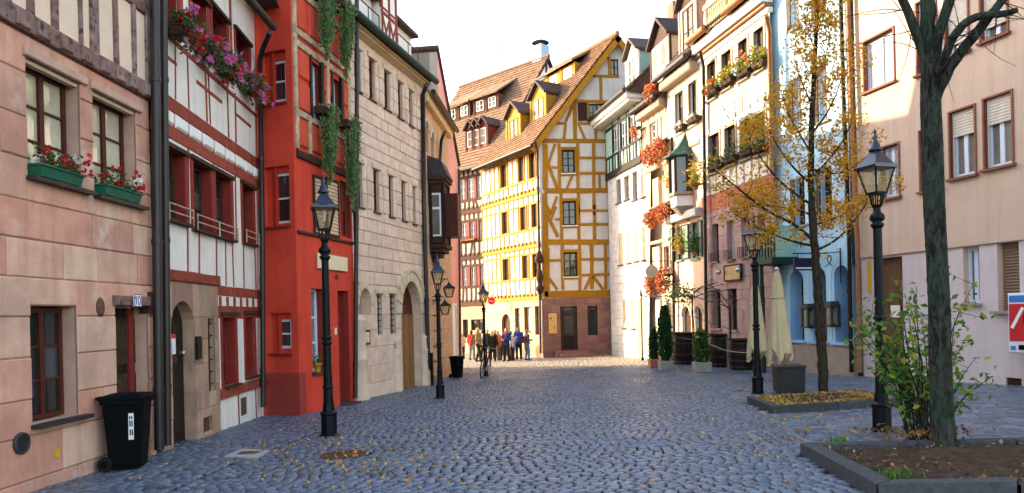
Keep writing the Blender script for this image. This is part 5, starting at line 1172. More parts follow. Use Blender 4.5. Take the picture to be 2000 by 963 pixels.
shell(h, U0, 0, 8, EV + .3, m_beigewall)
tiled(h, (U0 - .1, -.5, EV + .45), (.1, -.5, EV + .45), (U0 - .1, 4, EV + 5.2), (.1, 4, EV + 5.2), 10, 16, m_slate)
mb = MB(); mb.add([(U0, 4, EV + 5.18), (.1, 4, EV + 5.18), (.1, 8.2, EV), (U0, 8.2, EV), (U0, -.4, EV + .3), (.1, -.4, EV + .3)], [(1, 0, 3, 2), (0, 4, 3), (1, 2, 5)]); mb.build('roof', m_slate, h.o)
u = h.uv(1292, 125, .2)[0]; dormer(h, u, .15, 1.9, 2.2, EV + .7, m_beigewall, m_slate, 2, m_whitepaint, True, 3.0, rise=.95, trim=m_brown, face=m_brown)
pipe(h, [(1312, 270, -.45), (1313, 290, -.15), (1317, 690, -.15)], .06, m_pipe)
hR2 = h
def cascade(h, x, y, rpx, label, n=520, mats=None, group='cascades of red flowers on the right houses', hgt=1.15):
    u, v = h.uv(x, y, -.3); R_ = rpx * h.depth(u) / FPX
    o = empty('hanging_flowers', label, 'hanging flowers', h.w(u, -.1, v), h.rz, group)
    mb = MB(); mb.box(-R_ * .9, R_ * .9, -.22, -.02, R_ * .55, R_ * .78); mb.build('trough', m_brown, o)
    d = rng.normal(size=(n, 3)); d /= np.linalg.norm(d, axis=1)[:, None]; rr = R_ * rng.random(n) ** .4
    c = np.stack([d[:, 0] * rr, -.28 + d[:, 1] * np.minimum(rr, .30), d[:, 2] * rr * hgt], 1)
    leaves(c[: n // 3], .10, 'leaf_mass', l_green, o); leaves(c[n // 3:] + np.array([0, -.05, 0]), .105, 'blossom', l_fire, o, aspect=.9)
cascade(hR2, 1277, 182, 20, 'cascade of orange red flowers below the roof dormer on the right')
cascade(hR2, 1272, 305, 20, 'left one of the two red flower cascades under the top windows of the cream house'); cascade(hR2, 1293, 292, 21, 'right one of the two red flower cascades under the top windows of the cream house')
cascade(hR2, 1276, 428, 18, 'left one of the two coral flower cascades halfway up the cream house'); cascade(hR2, 1300, 416, 19, 'right one of the two coral flower cascades halfway up the cream house')
cascade(hR2, 1277, 555, 15, 'left one of the lowest pair of flower cascades on the cream house', hgt=1.6); cascade(hR2, 1300, 548, 17, 'right one of the lowest pair of flower cascades on the cream house', hgt=1.6)
cascade(hR1, 1243, 258, 12, 'small clump of orange flowers on the sill of the green timbered floor', 160)
# oval sign on bracket
u, v = hR2.uv(1273, 530, -.75); o = empty('oval_sign', 'oval pale hanging sign on a scrolled bracket beside the red flowers', 'sign', hR2.w(u, -.75, v), .0)
mb = MB(); mb.lathe([(0, -.02), (.26, -.02), (.27, 0), (.26, .02), (0, .02)], 20, smooth=False); p_ = mb.build('disc', M('faded_sage_sign', (.50, .47, .32), .6, .08, 5, .05), o); p_.rotation_euler = (math.pi / 2, 0, 0); p_.scale = (1, 1, 1.0)
mb = MB(); mb.tube([(-.35, .2, .42), (0, 0, .42), (.7, .0, .42)], .018, 6); mb.tube([(0, 0, .26), (0, 0, .42)], .012, 5); mb.tube([(.7, 0, .42), (.55, 0, .2), (.7, 0, 0)], .015, 6); mb.build('bracket', m_iron, o)

# ---- house with oriel and green shutters
h = House('oriel_house', 'peach house with a verdigris capped oriel and sage green shutters', 'house', RB, RV, right=True, x_at=(1377, 600))
U0 = h.uv(1314, 600)[0]
s1 = flat([h.q(1320, 186, 1337, 256), h.q(1346, 165, 1363, 240)])
s3 = flat([h.q(1319, 444, 1334, 506), h.q(1347, 436, 1366, 505)])
BR = avgv(h, (1318, 300), (1374, 272)); PB = avgv(h, (1315, 520), (1375, 512))
EV = s1[0][3] + .35
ga = (h.uv(1333, 650)[0], -.4, h.uv(1350, 650)[0], h.uv(1341, 598)[1]); gb2 = (h.uv(1359, 650)[0], -.4, h.uv(1372, 650)[0], h.uv(1366, 598)[1])
wall(h, [(U0, -1.2), (0, -1.2), (0, EV), (U0, EV)], [rect(r) for r in s1 + s3] + [arch(ga), arch(gb2)], m_peach, .16, m_whiteinfill)
for r in s1: window(h, r, .12, 2, 3, m_brown, .06, .03, G_dark, sill=m_beigewall, trim=m_tan, tw=.09, tp=.03)
for r in s3: window(h, r, .12, 1, 2, m_darkgreen, .06, .03, G_dark, sill=m_shutter)
for (a_, b_) in ((s3[0][2] + .03, s3[1][0] - .04), (s3[0][0] - .42, s3[0][0] - .03), (s3[1][2] + .03, -.02)): shutter(h, (a_, s3[0][1], b_, s3[0][3]), m_shutter, m_darkgreen, -.07, 9)
for r in (ga, gb2): mb = MB(); mb.prism(arch(r), .13, .2); mb.build('door', m_brown, h.o); voussoirs(h, r, (r[2] - r[0]) / 2, .12, 7, m_peach, -.04, .02)
wall(h, [(U0, BR), (0, BR), (0, EV), (U0, EV)], [rect(r) for r in s1], m_beigewall, .1, y=-.03, name='upper_plaster')
storey(h, U0, -.02, BR, EV, s1, m_tan, 5, .08, 44)
mb = MB(); mb.prism([(U0, s3[0][3] + .15), (-.02, s3[0][3] + .15), (-.02, s3[0][3] + .45), (U0, s3[0][3] + .45)], -.30, .05, .03); mb.build('canopy_ledge', m_stonegrey, h.o)
mb = MB(); mb.prism([(U0, EV), (0, EV), (0, EV + .4), (U0, EV + .4)], -.4, .1, .05); mb.build('cornice', m_tan, h.o)
mb = MB(); mb.tube([(U0 - .1, -.55, EV + .45), (.02, -.55, EV + .45)], .12, 8); mb.build('gutter', m_zinc, h.o)
shell(h, U0, 0, 8, EV + .3, m_peach)
tiled(h, (U0 - .1, -.5, EV + .5), (.05, -.5, EV + .5), (U0 - .1, 4, EV + 5.6), (.05, 4, EV + 5.6), 12, 18, m_slate)
mb = MB(); mb.add([(U0, 4, EV + 5.58), (.05, 4, EV + 5.58), (.05, 8.2, EV), (U0, 8.2, EV), (U0, -.4, EV + .3), (.05, -.4, EV + .3)], [(1, 0, 3, 2), (0, 4, 3), (1, 2, 5)]); mb.build('roof', m_slate, h.o)
u = h.uv(1338, 95, -.1)[0]; dormer(h, u, .05, 1.45, 2.1, EV + .7, M('dusty_pink_plaster', (.60, .44, .38), .9, .07, 2, .2), m_slate, 1, m_brown, True, 3.2, rise=1.0, trim=m_tan, face=m_brown)
# oriel: half hexagonal bay with a swept cap
def bayring(uc, half, dep, z): return [(uc - half, .05, z), (uc - half, -dep * .35, z), (uc - half * .55, -dep, z), (uc + half * .55, -dep, z), (uc + half, -dep * .35, z), (uc + half, .05, z)]
uc = h.uv(1326, 340, -.35)[0]; oz0, oz1 = h.uv(1326, 385, -.35)[1], h.uv(1326, 308, -.35)[1]; zb = h.uv(1326, 410, -.35)[1]
mb = MB()
def loft(mb, rings, cap=True):
    n = len(rings[0]); vs = [p for r in rings for p in r]; mb.add(vs, [(i * n + k, i * n + k + 1, (i + 1) * n + k + 1, (i + 1) * n + k) for i in range(len(rings) - 1) for k in range(n - 1)])
loft(mb, [bayring(uc, .44, .60, zb + .1), bayring(uc, .44, .60, oz0)]); mb.add(bayring(uc, .44, .60, zb + .1), [tuple(range(5, -1, -1))]); oy = mb.build('oriel', m_whiteinfill, h.o)
mb = MB(); loft(mb, [bayring(uc, .46, .64, oz0 + .0), bayring(uc, .51, .70, oz0 + .04), bayring(uc, .51, .70, oz0 + .14), bayring(uc, .45, .60, oz0 + .16)]); mb.build('oriel_sill', m_tan, oy)
mb = MB(); loft(mb, [bayring(uc, .44, .60, oz0 + .16), bayring(uc, .44, .60, oz1)]); mb.build('oriel_glazing', G_dark, oy)
mb = MB()
for p, q in zip(bayring(uc, .45, .615, oz0 + .15), bayring(uc, .45, .615, oz1)): mb.tube([p, q], .055, 6)
mb.build('oriel_post', m_brown, oy)
mb = MB()
prof = ((.60, .86, 0), (.60, .86, .05), (.46, .66, .18), (.26, .38, .42), (.12, .18, .72), (.02, .03, 1.02))
loft(mb, [bayring(uc, a_, b_, oz1 + z) for a_, b_, z in prof]); mb.add(bayring(uc, .60, .86, oz1), [tuple(range(5, -1, -1))]); mb.build('oriel_roof', m_verdigris, oy)
mb = MB(); loft(mb, [bayring(uc, .05, .06, zb - .45), bayring(uc, .22, .30, zb - .25), bayring(uc, .38, .52, zb), bayring(uc, .455, .62, zb + .1)]); mb.build('corbel', m_tan, oy)
pipe(h, [(1368, 100, -.5), (1374, 130, -.18), (1380, 712, -.15)], .06, m_pipe)
hR3 = h
def plant_box(h, x0, x1, y, label, mats, n=90, y0=-.18, spread=.25, green=l_green, group='window boxes on the right houses', box=m_brown, ls=.10, fs=.08):
    a_, b_ = h.uv(x0, y, y0), h.uv(x1, y, y0)
    return flower_box(h, (a_[0], b_[0], (a_[1] + b_[1]) / 2), label, .2, .15, mats, green, box, y0, group, n, spread, ls, fs, .2, droop=.2)
def bushy(h, x, y, rpx, label, green, mats, n=260, yo=-.35):
    u, v = h.uv(x, y, yo); R_ = rpx * h.depth(u) / FPX; o = empty('potted_plant', label, 'potted plant', h.w(u, yo, v - R_ * 1.2), h.rz, 'plants on the oriel house')
    mb = MB(); mb.lathe([(.09, -.02), (.13, .18), (.14, .18), (.12, .2), (0, .2)], 10); mb.build('pot', m_terracotta, o)
    c = rng.normal(0, 1, (n, 3)) * np.array([R_ * .45, .14, R_ * .75]) + np.array([0, 0, R_ * 1.2]); c[:, 2] = np.maximum(c[:, 2], .15); leaves(c, .11, 'foliage', green, o)
    for mt, k in mats: leaves(c[:k] + rng.normal(0, .04, (k, 3)), .1, 'blossom', mt, o)
bushy(hR3, 1311, 352, 17, 'bushy plant turning yellow on the left of the oriel', l_yelfl, ((l_fire, 25),)); bushy(hR3, 1358, 345, 20, 'bushy plant with yellow leaves on the right of the oriel', l_yelfl, ((l_green, 60),), 320)
bushy(hR3, 1329, 475, 17, 'autumn coloured climber in the left shuttered window', l_yelfl, ((l_fire, 50), (l_green, 60)), yo=-.12); bushy(hR3, 1357, 478, 17, 'leafy green plant in the right shuttered window', l_green, (), 340, yo=-.12)

# ---- large house: white timbered storeys over mauve stone
h = House('large_white_house', 'large white plastered house on a mauve stone ground floor behind the trellis', 'house', RB, RV, right=True, x_at=(1518, 600))
U0 = h.uv(1377, 600)[0]
a1 = flat([h.q(1383, 127, 1401, 190), h.q(1411, 108, 1431, 166), h.q(1444, 85, 1463, 150), h.q(1474, 64, 1495, 133)])
a2 = flat([h.q(1386, 266, 1408, 333), h.q(1417, 251, 1439, 317), h.q(1449, 239, 1470, 305), h.q(1477, 228, 1498, 299)])
a3 = flat([h.q(1391, 438, 1405, 509), h.q(1420, 431, 1435, 506), h.q(1448, 427, 1466, 500), h.q(1480, 422, 1495, 496)])
a4 = [h.q(1392, 566, 1409, 642), h.q(1422, 565, 1441, 645)]; a5 = (h.uv(1478, 650)[0], -.4, h.uv(1496, 650)[0], h.uv(1487, 560)[1])
SB = avgv(h, (1385, 408), (1510, 385)); PK = avgv(h, (1385, 380), (1510, 340)); EV = a1[0][3] + .55
wall(h, [(U0, -1.2), (0, -1.2), (0, EV), (U0, EV)], [rect(r) for r in a1 + a2 + a3 + a4 + [a5]], m_ashjoint, .24, m_mauve)
wall(h, [(U0, PK), (0, PK), (0, EV), (U0, EV)], [rect(r) for r in a1 + a2], m_white, .1, y=-.025, name='white_plaster')
wall(h, [(U0, SB), (0, SB), (0, PK), (U0, PK)], [rect(r) for r in []], m_brick, .1, y=-.02, name='brick_red_band')
ashlar(h, None, U0, 0, -.5, SB, .40, (.5, .95), m_mauve, [rect(r) for r in a3 + a4 + [a5]], seed=33, joint=.014, proud=.016)
for r in a1 + a2: window(h, r, .12, 2, 3, m_brown, .07, .03, G_dark, sill=m_tan, trim=m_tan, tw=.10, tp=.03, y=-.025)
for r in a3: window(h, r, .18, 2, 3, m_whitepaint if r in a3[1:3] else m_brown, .06, .03, G_dark, sill=m_zinc)
for r in a4: window(h, r, .18, 2, 2, m_brown, .06, .03, G_dark, sill=m_mauve)
for r in a3:
    mb = MB(); 
    for k in range(6): z = r[0] - .05 + (r[2] - r[0] + .1) * k / 5; mb.tube([(z, -.14, r[1] - .02), (z, -.14, r[1] + .32)], .012, 5)
    mb.tube([(r[0] - .08, -.14, r[1] + .32), (r[2] + .08, -.14, r[1] + .32)], .014, 5); mb.build('window_guard', m_iron, h.o)
mb = MB(); mb.box(a5[0], a5[2], .2, .26, a5[1], a5[3]); mb.build('door', m_brown, h.o)
for k in range(10):
    u = U0 + (0 - U0) * (k + .4) / 10; beam_uv(h, (u, PK), (u + random.uniform(-.05, .05), a2[0][1] - .1), .06, m_ochrewood, -.025, .02, k)
    beam_uv(h, (u, a2[0][3] + .25), (u, a1[0][1] - .15), .05, m_ochrewood, -.025, .016, k)
for k, (z, d_, t_, m_) in enumerate(((EV - .28, .10, .16, m_white), (EV - .1, .20, .10, m_copper), (EV + .02, .32, .36, m_white))): mb = MB(); mb.prism([(U0, z), (0, z), (0, z + t_), (U0, z + t_)], -d_, .1, .02); mb.build('cornice_course', m_, h.o)
mid_ = U0 + (0 - U0) * .42
for a_, b_ in ((U0 + .1, mid_ - .55), (mid_ + .75, .1)): mb = MB(); mb.tube([(a_, -.5, EV + .48), (b_, -.5, EV + .48)], .13, 10); mb.build('gutter', m_copper, h.o)
pipe(h, [(1497, 30, -.5), (1503, 60, -.2), (1508, 340, -.18)], .07, m_copper)
mb = MB(); mb.box(U0 + .02, -.02, .45, 9, -1.2, EV + .3); mb.build('side_wall', m_white, h.o)
tiled(h, (U0, -.45, EV + .5), (.05, -.45, EV + .5), (U0, 4.5, EV + 6.0), (.05, 4.5, EV + 6.0), 22, 20, m_slate)
mb = MB(); mb.add([(U0, 4.5, EV + 5.98), (.05, 4.5, EV + 5.98), (.05, 9.2, EV), (U0, 9.2, EV), (U0, -.4, EV + .3), (.05, -.4, EV + .3)], [(1, 0, 3, 2), (0, 4, 3), (1, 2, 5)]); mb.build('roof', m_slate, h.o)
# central carved gable with a balustrade
mb = MB(); mb.box(mid_ - .5, mid_ + .75, -.25, 3, EV + .35, EV + 3.4); zg = mb.build('gablet', M('terracotta_plaster', (.48, .25, .16), .85, .12, 3, .2), h.o)
window(type('x', (), {'o': zg}), (mid_ - .25, EV + 1.35, mid_ + .5, EV + 2.9), -.03, 2, 3, m_brown, .06, gl=G_dark, y=-.25)
mb = MB(); mb.prism([(mid_ - .65, EV + 1.12), (mid_ + .9, EV + 1.12), (mid_ + .9, EV + 1.28), (mid_ - .65, EV + 1.28)], -.5, -.2, .02); mb.build('balustrade_rail', m_whiteinfill, zg)
for k in range(9):
    u = mid_ - .5 + 1.25 * (k + .5) / 9; mb = MB(); mb.lathe([(.05, 0), (.05, .05), (.03, .12), (.065, .3), (.03, .5), (.05, .62), (.05, .7)], 8); o = mb.build('baluster', m_ochre, zg); o.location = (u, -.36, EV + .42)
for e in (-1, 1):
    pts_ = [(mid_ + .12 + e * (.72 + .16 * math.sin(t_ * 3)), -.3, EV + .4 + t_ * .9) for t_ in np.linspace(0, 3.2, 14)]
    mb = MB(); mb.tube(pts_, [.12 - .06 * i / 13 for i in range(14)], 8); mb.build('scroll', m_ochre, zg)
mb = MB(); mb.prism([(mid_ - .75, EV + 3.4), (mid_ + 1.0, EV + 3.4), (mid_ + .12, EV + 4.5)], -.4, 3); mb.build('gablet_roof', m_slate, zg)
# gold sign with two spot lamps
r = h.q(1420, 521, 1451, 545); 
o = tag(empty('gold_sign', 'blank gold framed sign board above the trellis', 'sign', h.w((r[0] + r[2]) / 2, -.06, r[1]), h.rz), 'blank gold framed sign board above the trellis', 'sign')
L = (r[2] - r[0]) / 2; H_ = r[3] - r[1]
mb = MB(); mb.prism([(-L, 0), (L, 0), (L, H_), (-L, H_)], -.05, .03, .015); mb.build('board', M('old_gold_paint', (.34, .22, .08), .5, .2, 5, .1), o)
mb = MB(); 
for b_ in ((-L - .04, L + .04, -.04, .0), (-L - .04, L + .04, H_, H_ + .04), (-L - .04, -L, 0, H_), (L, L + .04, 0, H_)): mb.box(b_[0], b_[1], -.065, .02, b_[2], b_[3])
mb.build('frame', m_brown, o)
for e in (-1, 1):
    mb = MB(); mb.lathe([(.03, 0), (.07, .05), (.09, .16), (.07, .16), (0, .1)], 10); s_ = mb.build('spot_lamp', m_steel, o); s_.location = (e * (L + .14), -.12, H_ * .8); s_.rotation_euler = (math.pi * .8, 0, 0)
for x0, x1, y_, lb, mt in ((1384, 1402, 184, 'window box of red flowers, first of the top row from the left', ((l_redfl, 9), (l_yelfl, 10))), (1412, 1432, 164, 'window box of yellow flowers, second of the top row', ((l_yelfl, 22),)), (1444, 1465, 146, 'window box of orange flowers, third of the top row', ((l_yelfl, 14), (l_fire, 8))), (1474, 1496, 128, 'window box of yellow flowers, last of the top row by the copper pipe', ((l_yelfl, 24),)),
                         (1387, 1409, 330, 'leafy green window box, first of the second row', ()), (1417, 1439, 315, 'leafy green window box, second of the second row', ()), (1449, 1471, 302, 'leafy green window box half behind the golden tree, third of the second row', ()), (1477, 1499, 294, 'leafy green window box behind the golden tree, last of the second row', ())):
    plant_box(h, x0, x1, y_, lb, mt, 110, green=l_green)
for x0, x1, y_, lb, mt in ((1323, 1337, 254, 'small window box on the oriel house, left top window', ((l_whitefl, 8),)), (1347, 1364, 238, 'small window box on the oriel house, right top window', ((l_whitefl, 8),))): plant_box(hR3, x0, x1, y_, lb, mt, 40, spread=.12)
hR4 = h
# ---- sky blue house
h = House('blue_house', 'sky blue house with three deep arches on a tan stone plinth', 'house', None, 670, right=True, P=Vector((9.1, 19.1, gz(9.1, 19.1))))
U0 = h.uv(1519, 600)[0]
PB = avgv(h, (1569, 664), (1655, 671)); 
b1 = flat([h.q(1550, 155, 1570, 248), h.q(1599, 129, 1621, 234)]); b2 = flat([h.q(1554, 352, 1574, 440), h.q(1604, 326, 1627, 422)]); b0 = [(r[0], r[1] + 3.0, r[2], r[3] + 3.0) for r in b1]
ar = [(h.uv(1543, 600)[0], PB, h.uv(1570, 600)[0], h.uv(1556, 526)[1]), (h.uv(1587, 600)[0], PB, h.uv(1614, 600)[0], h.uv(1600, 525)[1]), (h.uv(1630, 600)[0], PB, h.uv(1659, 600)[0], h.uv(1645, 516)[1])]
tz = sum(r[3] for r in ar) / 3; ar = [(r[0], r[1], r[2], tz) for r in ar]
EV = b0[0][3] + 1.0
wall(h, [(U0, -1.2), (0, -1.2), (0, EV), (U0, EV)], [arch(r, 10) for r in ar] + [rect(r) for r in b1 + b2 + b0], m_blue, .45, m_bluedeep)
wall(h, [(U0, PB - .02), (0, PB - .02), (0, EV), (U0, EV)], [arch((r[0] - .1, r[1], r[2] + .1, r[3] + .1), 10) for r in ar] + [rect(r) for r in b1 + b2 + b0], m_blue, .03, y=-.015, name='plaster_face')
for r in ar:
    window(h, (r[0], r[1], r[2], r[3]), .42, 1, 1, m_brown, .07, arched=True)
    mb = MB(); u_ = (r[0] + r[2]) / 2; mb.box(u_ - .03, u_ + .03, .40, .45, r[1], r[3] - .1); mb.box(r[0], r[2], .40, .45, r[3] - .75, r[3] - .68); mb.build('glazing_bar', m_brown, h.o)
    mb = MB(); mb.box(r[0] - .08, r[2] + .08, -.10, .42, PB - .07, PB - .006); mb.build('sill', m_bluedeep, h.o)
mb = MB(); mb.box(U0, 0, -.04, .1, -1.2, PB - .075); mb.build('plinth', m_tan, h.o)
for r in b1 + b2 + b0:
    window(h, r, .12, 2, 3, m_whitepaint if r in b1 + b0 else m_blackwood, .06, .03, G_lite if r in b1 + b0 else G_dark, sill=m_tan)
    mb = MB(); mb.box(r[0] - .22, r[0] - .03, -.05, 0, r[1], r[3]); mb.build('shutter', m_blackwood, h.o)
pipe(h, [(1640, -60), (1648, 200), (1658, 450), (1663, 727)], .055, m_blackwood, y=-.12)
pipe(h, [(1654, -60), (1664, 250), (1675, 480), (1680, 727)], .06, m_copper, y=-.14)
shell(h, U0, 0, 8, EV, m_blue, m_slate, 5)
for i, (x, y0_, x1, y1_) in enumerate(((1561, 593, 1583, 641), (1605, 588, 1629, 639))):
    yy = -.05; r = (h.uv(x, y0_, -.3)[0], h.uv(x, y1_, -.3)[1], h.uv(x1, y1_, -.3)[0], h.uv(x1, y0_, -.3)[1]); L = (r[2] - r[0]) / 2 * .55
    o = empty('display_case', ['glazed grey display case with a pitched top between the first two blue arches', 'glazed grey display case with a pitched top beside the last blue arch'][i], 'display case', h.w((r[0] + r[2]) / 2, -.05, r[1]), h.rz, 'display cases on the blue house')
    H_ = r[3] - r[1]; mb = MB()
    for sx in (-1, 1):
        for sy in (0, 1): mb.box(sx * L - .03, sx * L + .03, -.24 * sy - .03, -.24 * sy + .03, 0, H_ * .8)
    mb.box(-L, L, -.27, .02, 0, .06); mb.box(-L, L, -.27, .02, H_ * .76, H_ * .8); mb.build('frame', m_zinc, o)
    mb = MB(); mb.add([(-L - .05, -.33, H_ * .8), (L + .05, -.33, H_ * .8), (L + .05, .03, H_ * .8), (-L - .05, .03, H_ * .8), (-L + .05, -.2, H_), (L - .05, -.2, H_), (L - .05, .03, H_), (-L + .05, .03, H_)], [(0, 3, 2, 1), (4, 5, 6, 7), (0, 1, 5, 4), (1, 2, 6, 5), (2, 3, 7, 6), (3, 0, 4, 7)]); mb.build('case_roof', m_zinc, o)
    mb = MB(); mb.box(-L + .031, L - .031, -.262, -.258, .06, H_ * .76); mb.build('pane', m_lglass, o)
    mb = MB(); mb.box(-L, -L + .006, -.21, -.03, .06, H_ * .76); mb.build('pane', m_lglass, o)
    mb = MB(); mb.box(-L + .05, L - .05, -.06, -.02, .1, H_ * .7); mb.build('back_board', M('menu_card', (.22, .22, .20), .7, .4, 12, 0), o)
# green bay at the left end, bracket sign
u0_, u1_ = h.uv(1520, 470)[0], h.uv(1556, 470)[0]; z0, z1 = h.uv(1535, 505)[1], h.uv(1535, 445)[1]
mb = MB(); mb.box(u0_, u1_, -.75, -.02, z0, z1); o_ = mb.build('bay', m_green, h.o)
for k in range(7): u = u0_ + (u1_ - u0_) * k / 6; mb = MB(); mb.box(u - .03, u + .03, -.79, -.74, z0, z1); mb.build('bay_post', m_darkgreen, o_)
mb = MB(); mb.prism([(u0_ - .1, z0 - .2), (u1_ + .1, z0 - .2), (u1_ + .1, z0), (u0_ - .1, z0)], -.9, -.02, .02); mb.build('bay_base', m_darkgreen, o_)
for e in (u0_ + .05, u0_ + .3): mb = MB(); mb.tube([(e, -.8, z0 - .2), (e, -.8, -.9)], .06, 8); mb.build('bay_post', m_darkgreen, o_)
u, v = h.uv(1574, 516, -.7); o = empty('hanging_shop_sign', 'dark hanging shop sign above the blue arches beside the golden tree', 'shop sign', h.w(u, -.7, v), h.rz + math.pi / 2)
mb = MB(); mb.prism([(-.38, -.17), (.38, -.17), (.38, .17), (-.38, .17)], -.03, .03, .012); mb.build('board', M('midnight_enamel', (.02, .02, .05), .4, .1, 5, 0), o)
mb = MB(); mb.box(-.34, .34, -.036, -.031, -.13, -.09); mb.build('white_line', m_whitepaint, o)
mb = MB(); mb.tube([(.7, 0, .30), (-.4, 0, .30)], .018, 6); mb.tube([(.25, 0, .17), (.25, 0, .30)], .012, 5); mb.tube([(-.25, 0, .17), (-.25, 0, .30)], .012, 5)
mb.tube([(.1 + .25 * math.cos(t_), 0, .52 + .22 * math.sin(t_)) for t_ in np.linspace(-1.5, 3.5, 14)], .014, 6); mb.build('bracket', m_iron, o)
pts_ = [h.uv(x, y_, -.4) for x, y_ in ((1619, 492), (1619, 540))]
o = empty('scroll_bracket', 'empty wrought iron scroll bracket on the blue wall between the arches', 'bracket', h.w(pts_[0][0], -.02, pts_[0][1]), h.rz)
mb = MB(); mb.tube([(0, -.03, .1), (0, -.03, -.85)], .018, 6); mb.tube([(0, -.03, 0), (-.75, -.35, 0)], .014, 6); mb.tube([(-.2 - .02 * t_ * 3 - .2 * math.cos(t_) , -.12 - .02 * t_, -.22 + .16 * math.sin(t_)) for t_ in np.linspace(-1, 4.4, 14)], .012, 6); mb.build('scroll', m_iron, o)
hR5 = h
# ---- salmon house at the right edge
h = House('salmon_house', 'plain salmon rendered house with rust red window frames at the right edge', 'house', None, 655, right=True, P=Vector((9.17, 18.85, gz(9.17, 18.85))))
# u grows towards us from the far corner
U1 = h.uv(2000, 600)[0] + 7
BZ = avgv(h, (1685, 505), (1990, 467)); EV = 10.5
k1 = h.q(1687, 84, 1747, 157); k2 = h.q(1722, 290, 1757, 382); k3 = h.q(1797, 258, 1840, 366); k4 = h.q(1855, 222, 1906, 339); k5 = h.q(1922, 196, 1979, 319); k6 = h.q(1847, 28, 1892, 97); k7 = h.q(1915, -48, 1968, 62); k8 = h.q(1790, 8, 1830, 132)
k6 = (k6[0], k6[1], k6[2], k1[3]); k7 = (k7[0], k7[1], k7[2], k1[3])
fx = [(U1 - 5.2, k4[1], U1 - 4, k4[3]), (U1 - 2.5, k4[1], U1 - 1.3, k4[3])]
gt = (h.uv(1712, 650)[0], -.5, h.uv(1762, 650)[0], BZ - .06); gw1 = h.q(1877, 484, 1911, 592); gw2 = h.q(1943, 476, 1989, 607)
yl = (h.uv(1683, 650)[0], -.5, h.uv(1698, 650)[0], BZ - .1)
alls = [k1, k2, k3, k4, k5, k6, k7, k8] + fx
vent = h.q(1961, 737, 1992, 762)
wall(h, [(0, BZ), (U1, BZ), (U1, EV), (0, EV)], [rect(r) for r in alls], m_salmon, .18, m_rustframe)
wall(h, [(0, -1.2), (U1, -1.2), (U1, BZ), (0, BZ)], [rect(r) for r in (gt, gw1, gw2, vent)], m_mauvebase, .22, m_salmon, y=.05, name='ground_floor_wall')
for i, r in enumerate(alls):
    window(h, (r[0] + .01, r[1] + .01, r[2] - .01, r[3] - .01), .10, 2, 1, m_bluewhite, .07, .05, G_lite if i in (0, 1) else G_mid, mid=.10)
    mb = MB(); mb.box(r[0] - .08, r[2] + .08, -.09, .10, r[1] - .055, r[1] - .003); mb.build('sill', m_rustframe, h.o)
    mb = MB(); 
    for b_ in ((r[0] - .04, r[0], r[1], r[3] + .04), (r[2], r[2] + .04, r[1], r[3] + .04), (r[0], r[2], r[3], r[3] + .04)): mb.box(b_[0], b_[1], -.03, .03, b_[2], b_[3])
    mb.build('surround', m_rustframe, h.o)
    if i in (2, 3, 4, 5, 6, 7):
        fr_ = .38 if i in (3, 4) else .8; n_ = 9 if fr_ < .5 else 18; hh = (r[3] - r[1]) * fr_ / n_
        mb = MB(); mb.box(r[0] + .02, r[0] + .05, .05, .07, r[1], r[3]); bl = mb.build('roller_blind', m_blind, h.o)
        for k in range(n_):
            z = r[3] - (k + 1) * hh; m_ = MB(); m_.add([(r[0] + .03, .055, z), (r[2] - .03, .055, z), (r[2] - .03, .045, z + hh * .5), (r[0] + .03, .045, z + hh * .5), (r[2] - .03, .058, z + hh * .93), (r[0] + .03, .058, z + hh * .93)], [(0, 1, 2, 3), (3, 2, 4, 5)]); m_.build('slat', m_blind, bl)
window(h, gw1, .14, 2, 1, m_bluewhite, .07, .05, G_mid, mid=.10, y=.05, sill=m_tan)
mb = MB(); mb.box(gw2[0], gw2[2], .20, .24, gw2[1], gw2[3]); bl = mb.build('closed_blind', m_blindbrown, h.o); n_ = 22; hh = (gw2[3] - gw2[1]) / n_
for k in range(n_): z = gw2[1] + k * hh; m_ = MB(); m_.add([(gw2[0] + .02, .195, z), (gw2[2] - .02, .195, z), (gw2[2] - .02, .175, z + hh * .5), (gw2[0] + .02, .175, z + hh * .5), (gw2[2] - .02, .198, z + hh * .93), (gw2[0] + .02, .198, z + hh * .93)], [(0, 1, 2, 3), (3, 2, 4, 5)]); m_.build('slat', m_blindbrown, bl)
mb = MB(); mb.box(gw2[0] - .1, gw2[2] + .1, -.08, .2, gw2[1] - .06, gw2[1] - .003); mb.build('sill', m_tan, h.o)
mb = MB(); mb.box(gt[0], gt[2], .22, .26, gt[1], gt[3]); gd = mb.build('gate', m_brown, h.o); n_ = 16
for k in range(n_): w_ = (gt[2] - gt[0]) / n_; m_ = MB(); m_.prism([(gt[0] + w_ * k + .008, gt[1]), (gt[0] + w_ * (k + 1) - .008, gt[1]), (gt[0] + w_ * (k + 1) - .008, gt[3]), (gt[0] + w_ * k + .008, gt[3])], .185, .225, .008); m_.build('slat', wood('russet_gate_slat', (.20, .095, .055), .25, .6), gd)
mb = MB(); mb.box(gt[2] - .55, gt[2] - .25, .17, .184, 1.55, 1.85); mb.build('gate_plate', m_whitepaint, gd)
mb = MB(); mb.box(gt[0] - .28, gt[0] - .20, .0, .045, BZ - .9, BZ - .1); mb.build('yellow_strip', M('yellow_enamel', (.6, .38, .02), .5, .1, 5, 0), h.o)
mb = MB(); mb.box(vent[0], vent[2], .12, .16, vent[1], vent[3])
for k in range(4): z = vent[1] + (vent[3] - vent[1]) * (k + .5) / 4; mb.box(vent[0], vent[2], .08, .12, z - .02, z + .02)
mb.build('vent_grate', m_brown, h.o)
mb = MB(); mb.box(.02, U1 - .02, .5, 9, -1.2, EV); mb.build('side_wall', m_salmon, h.o)
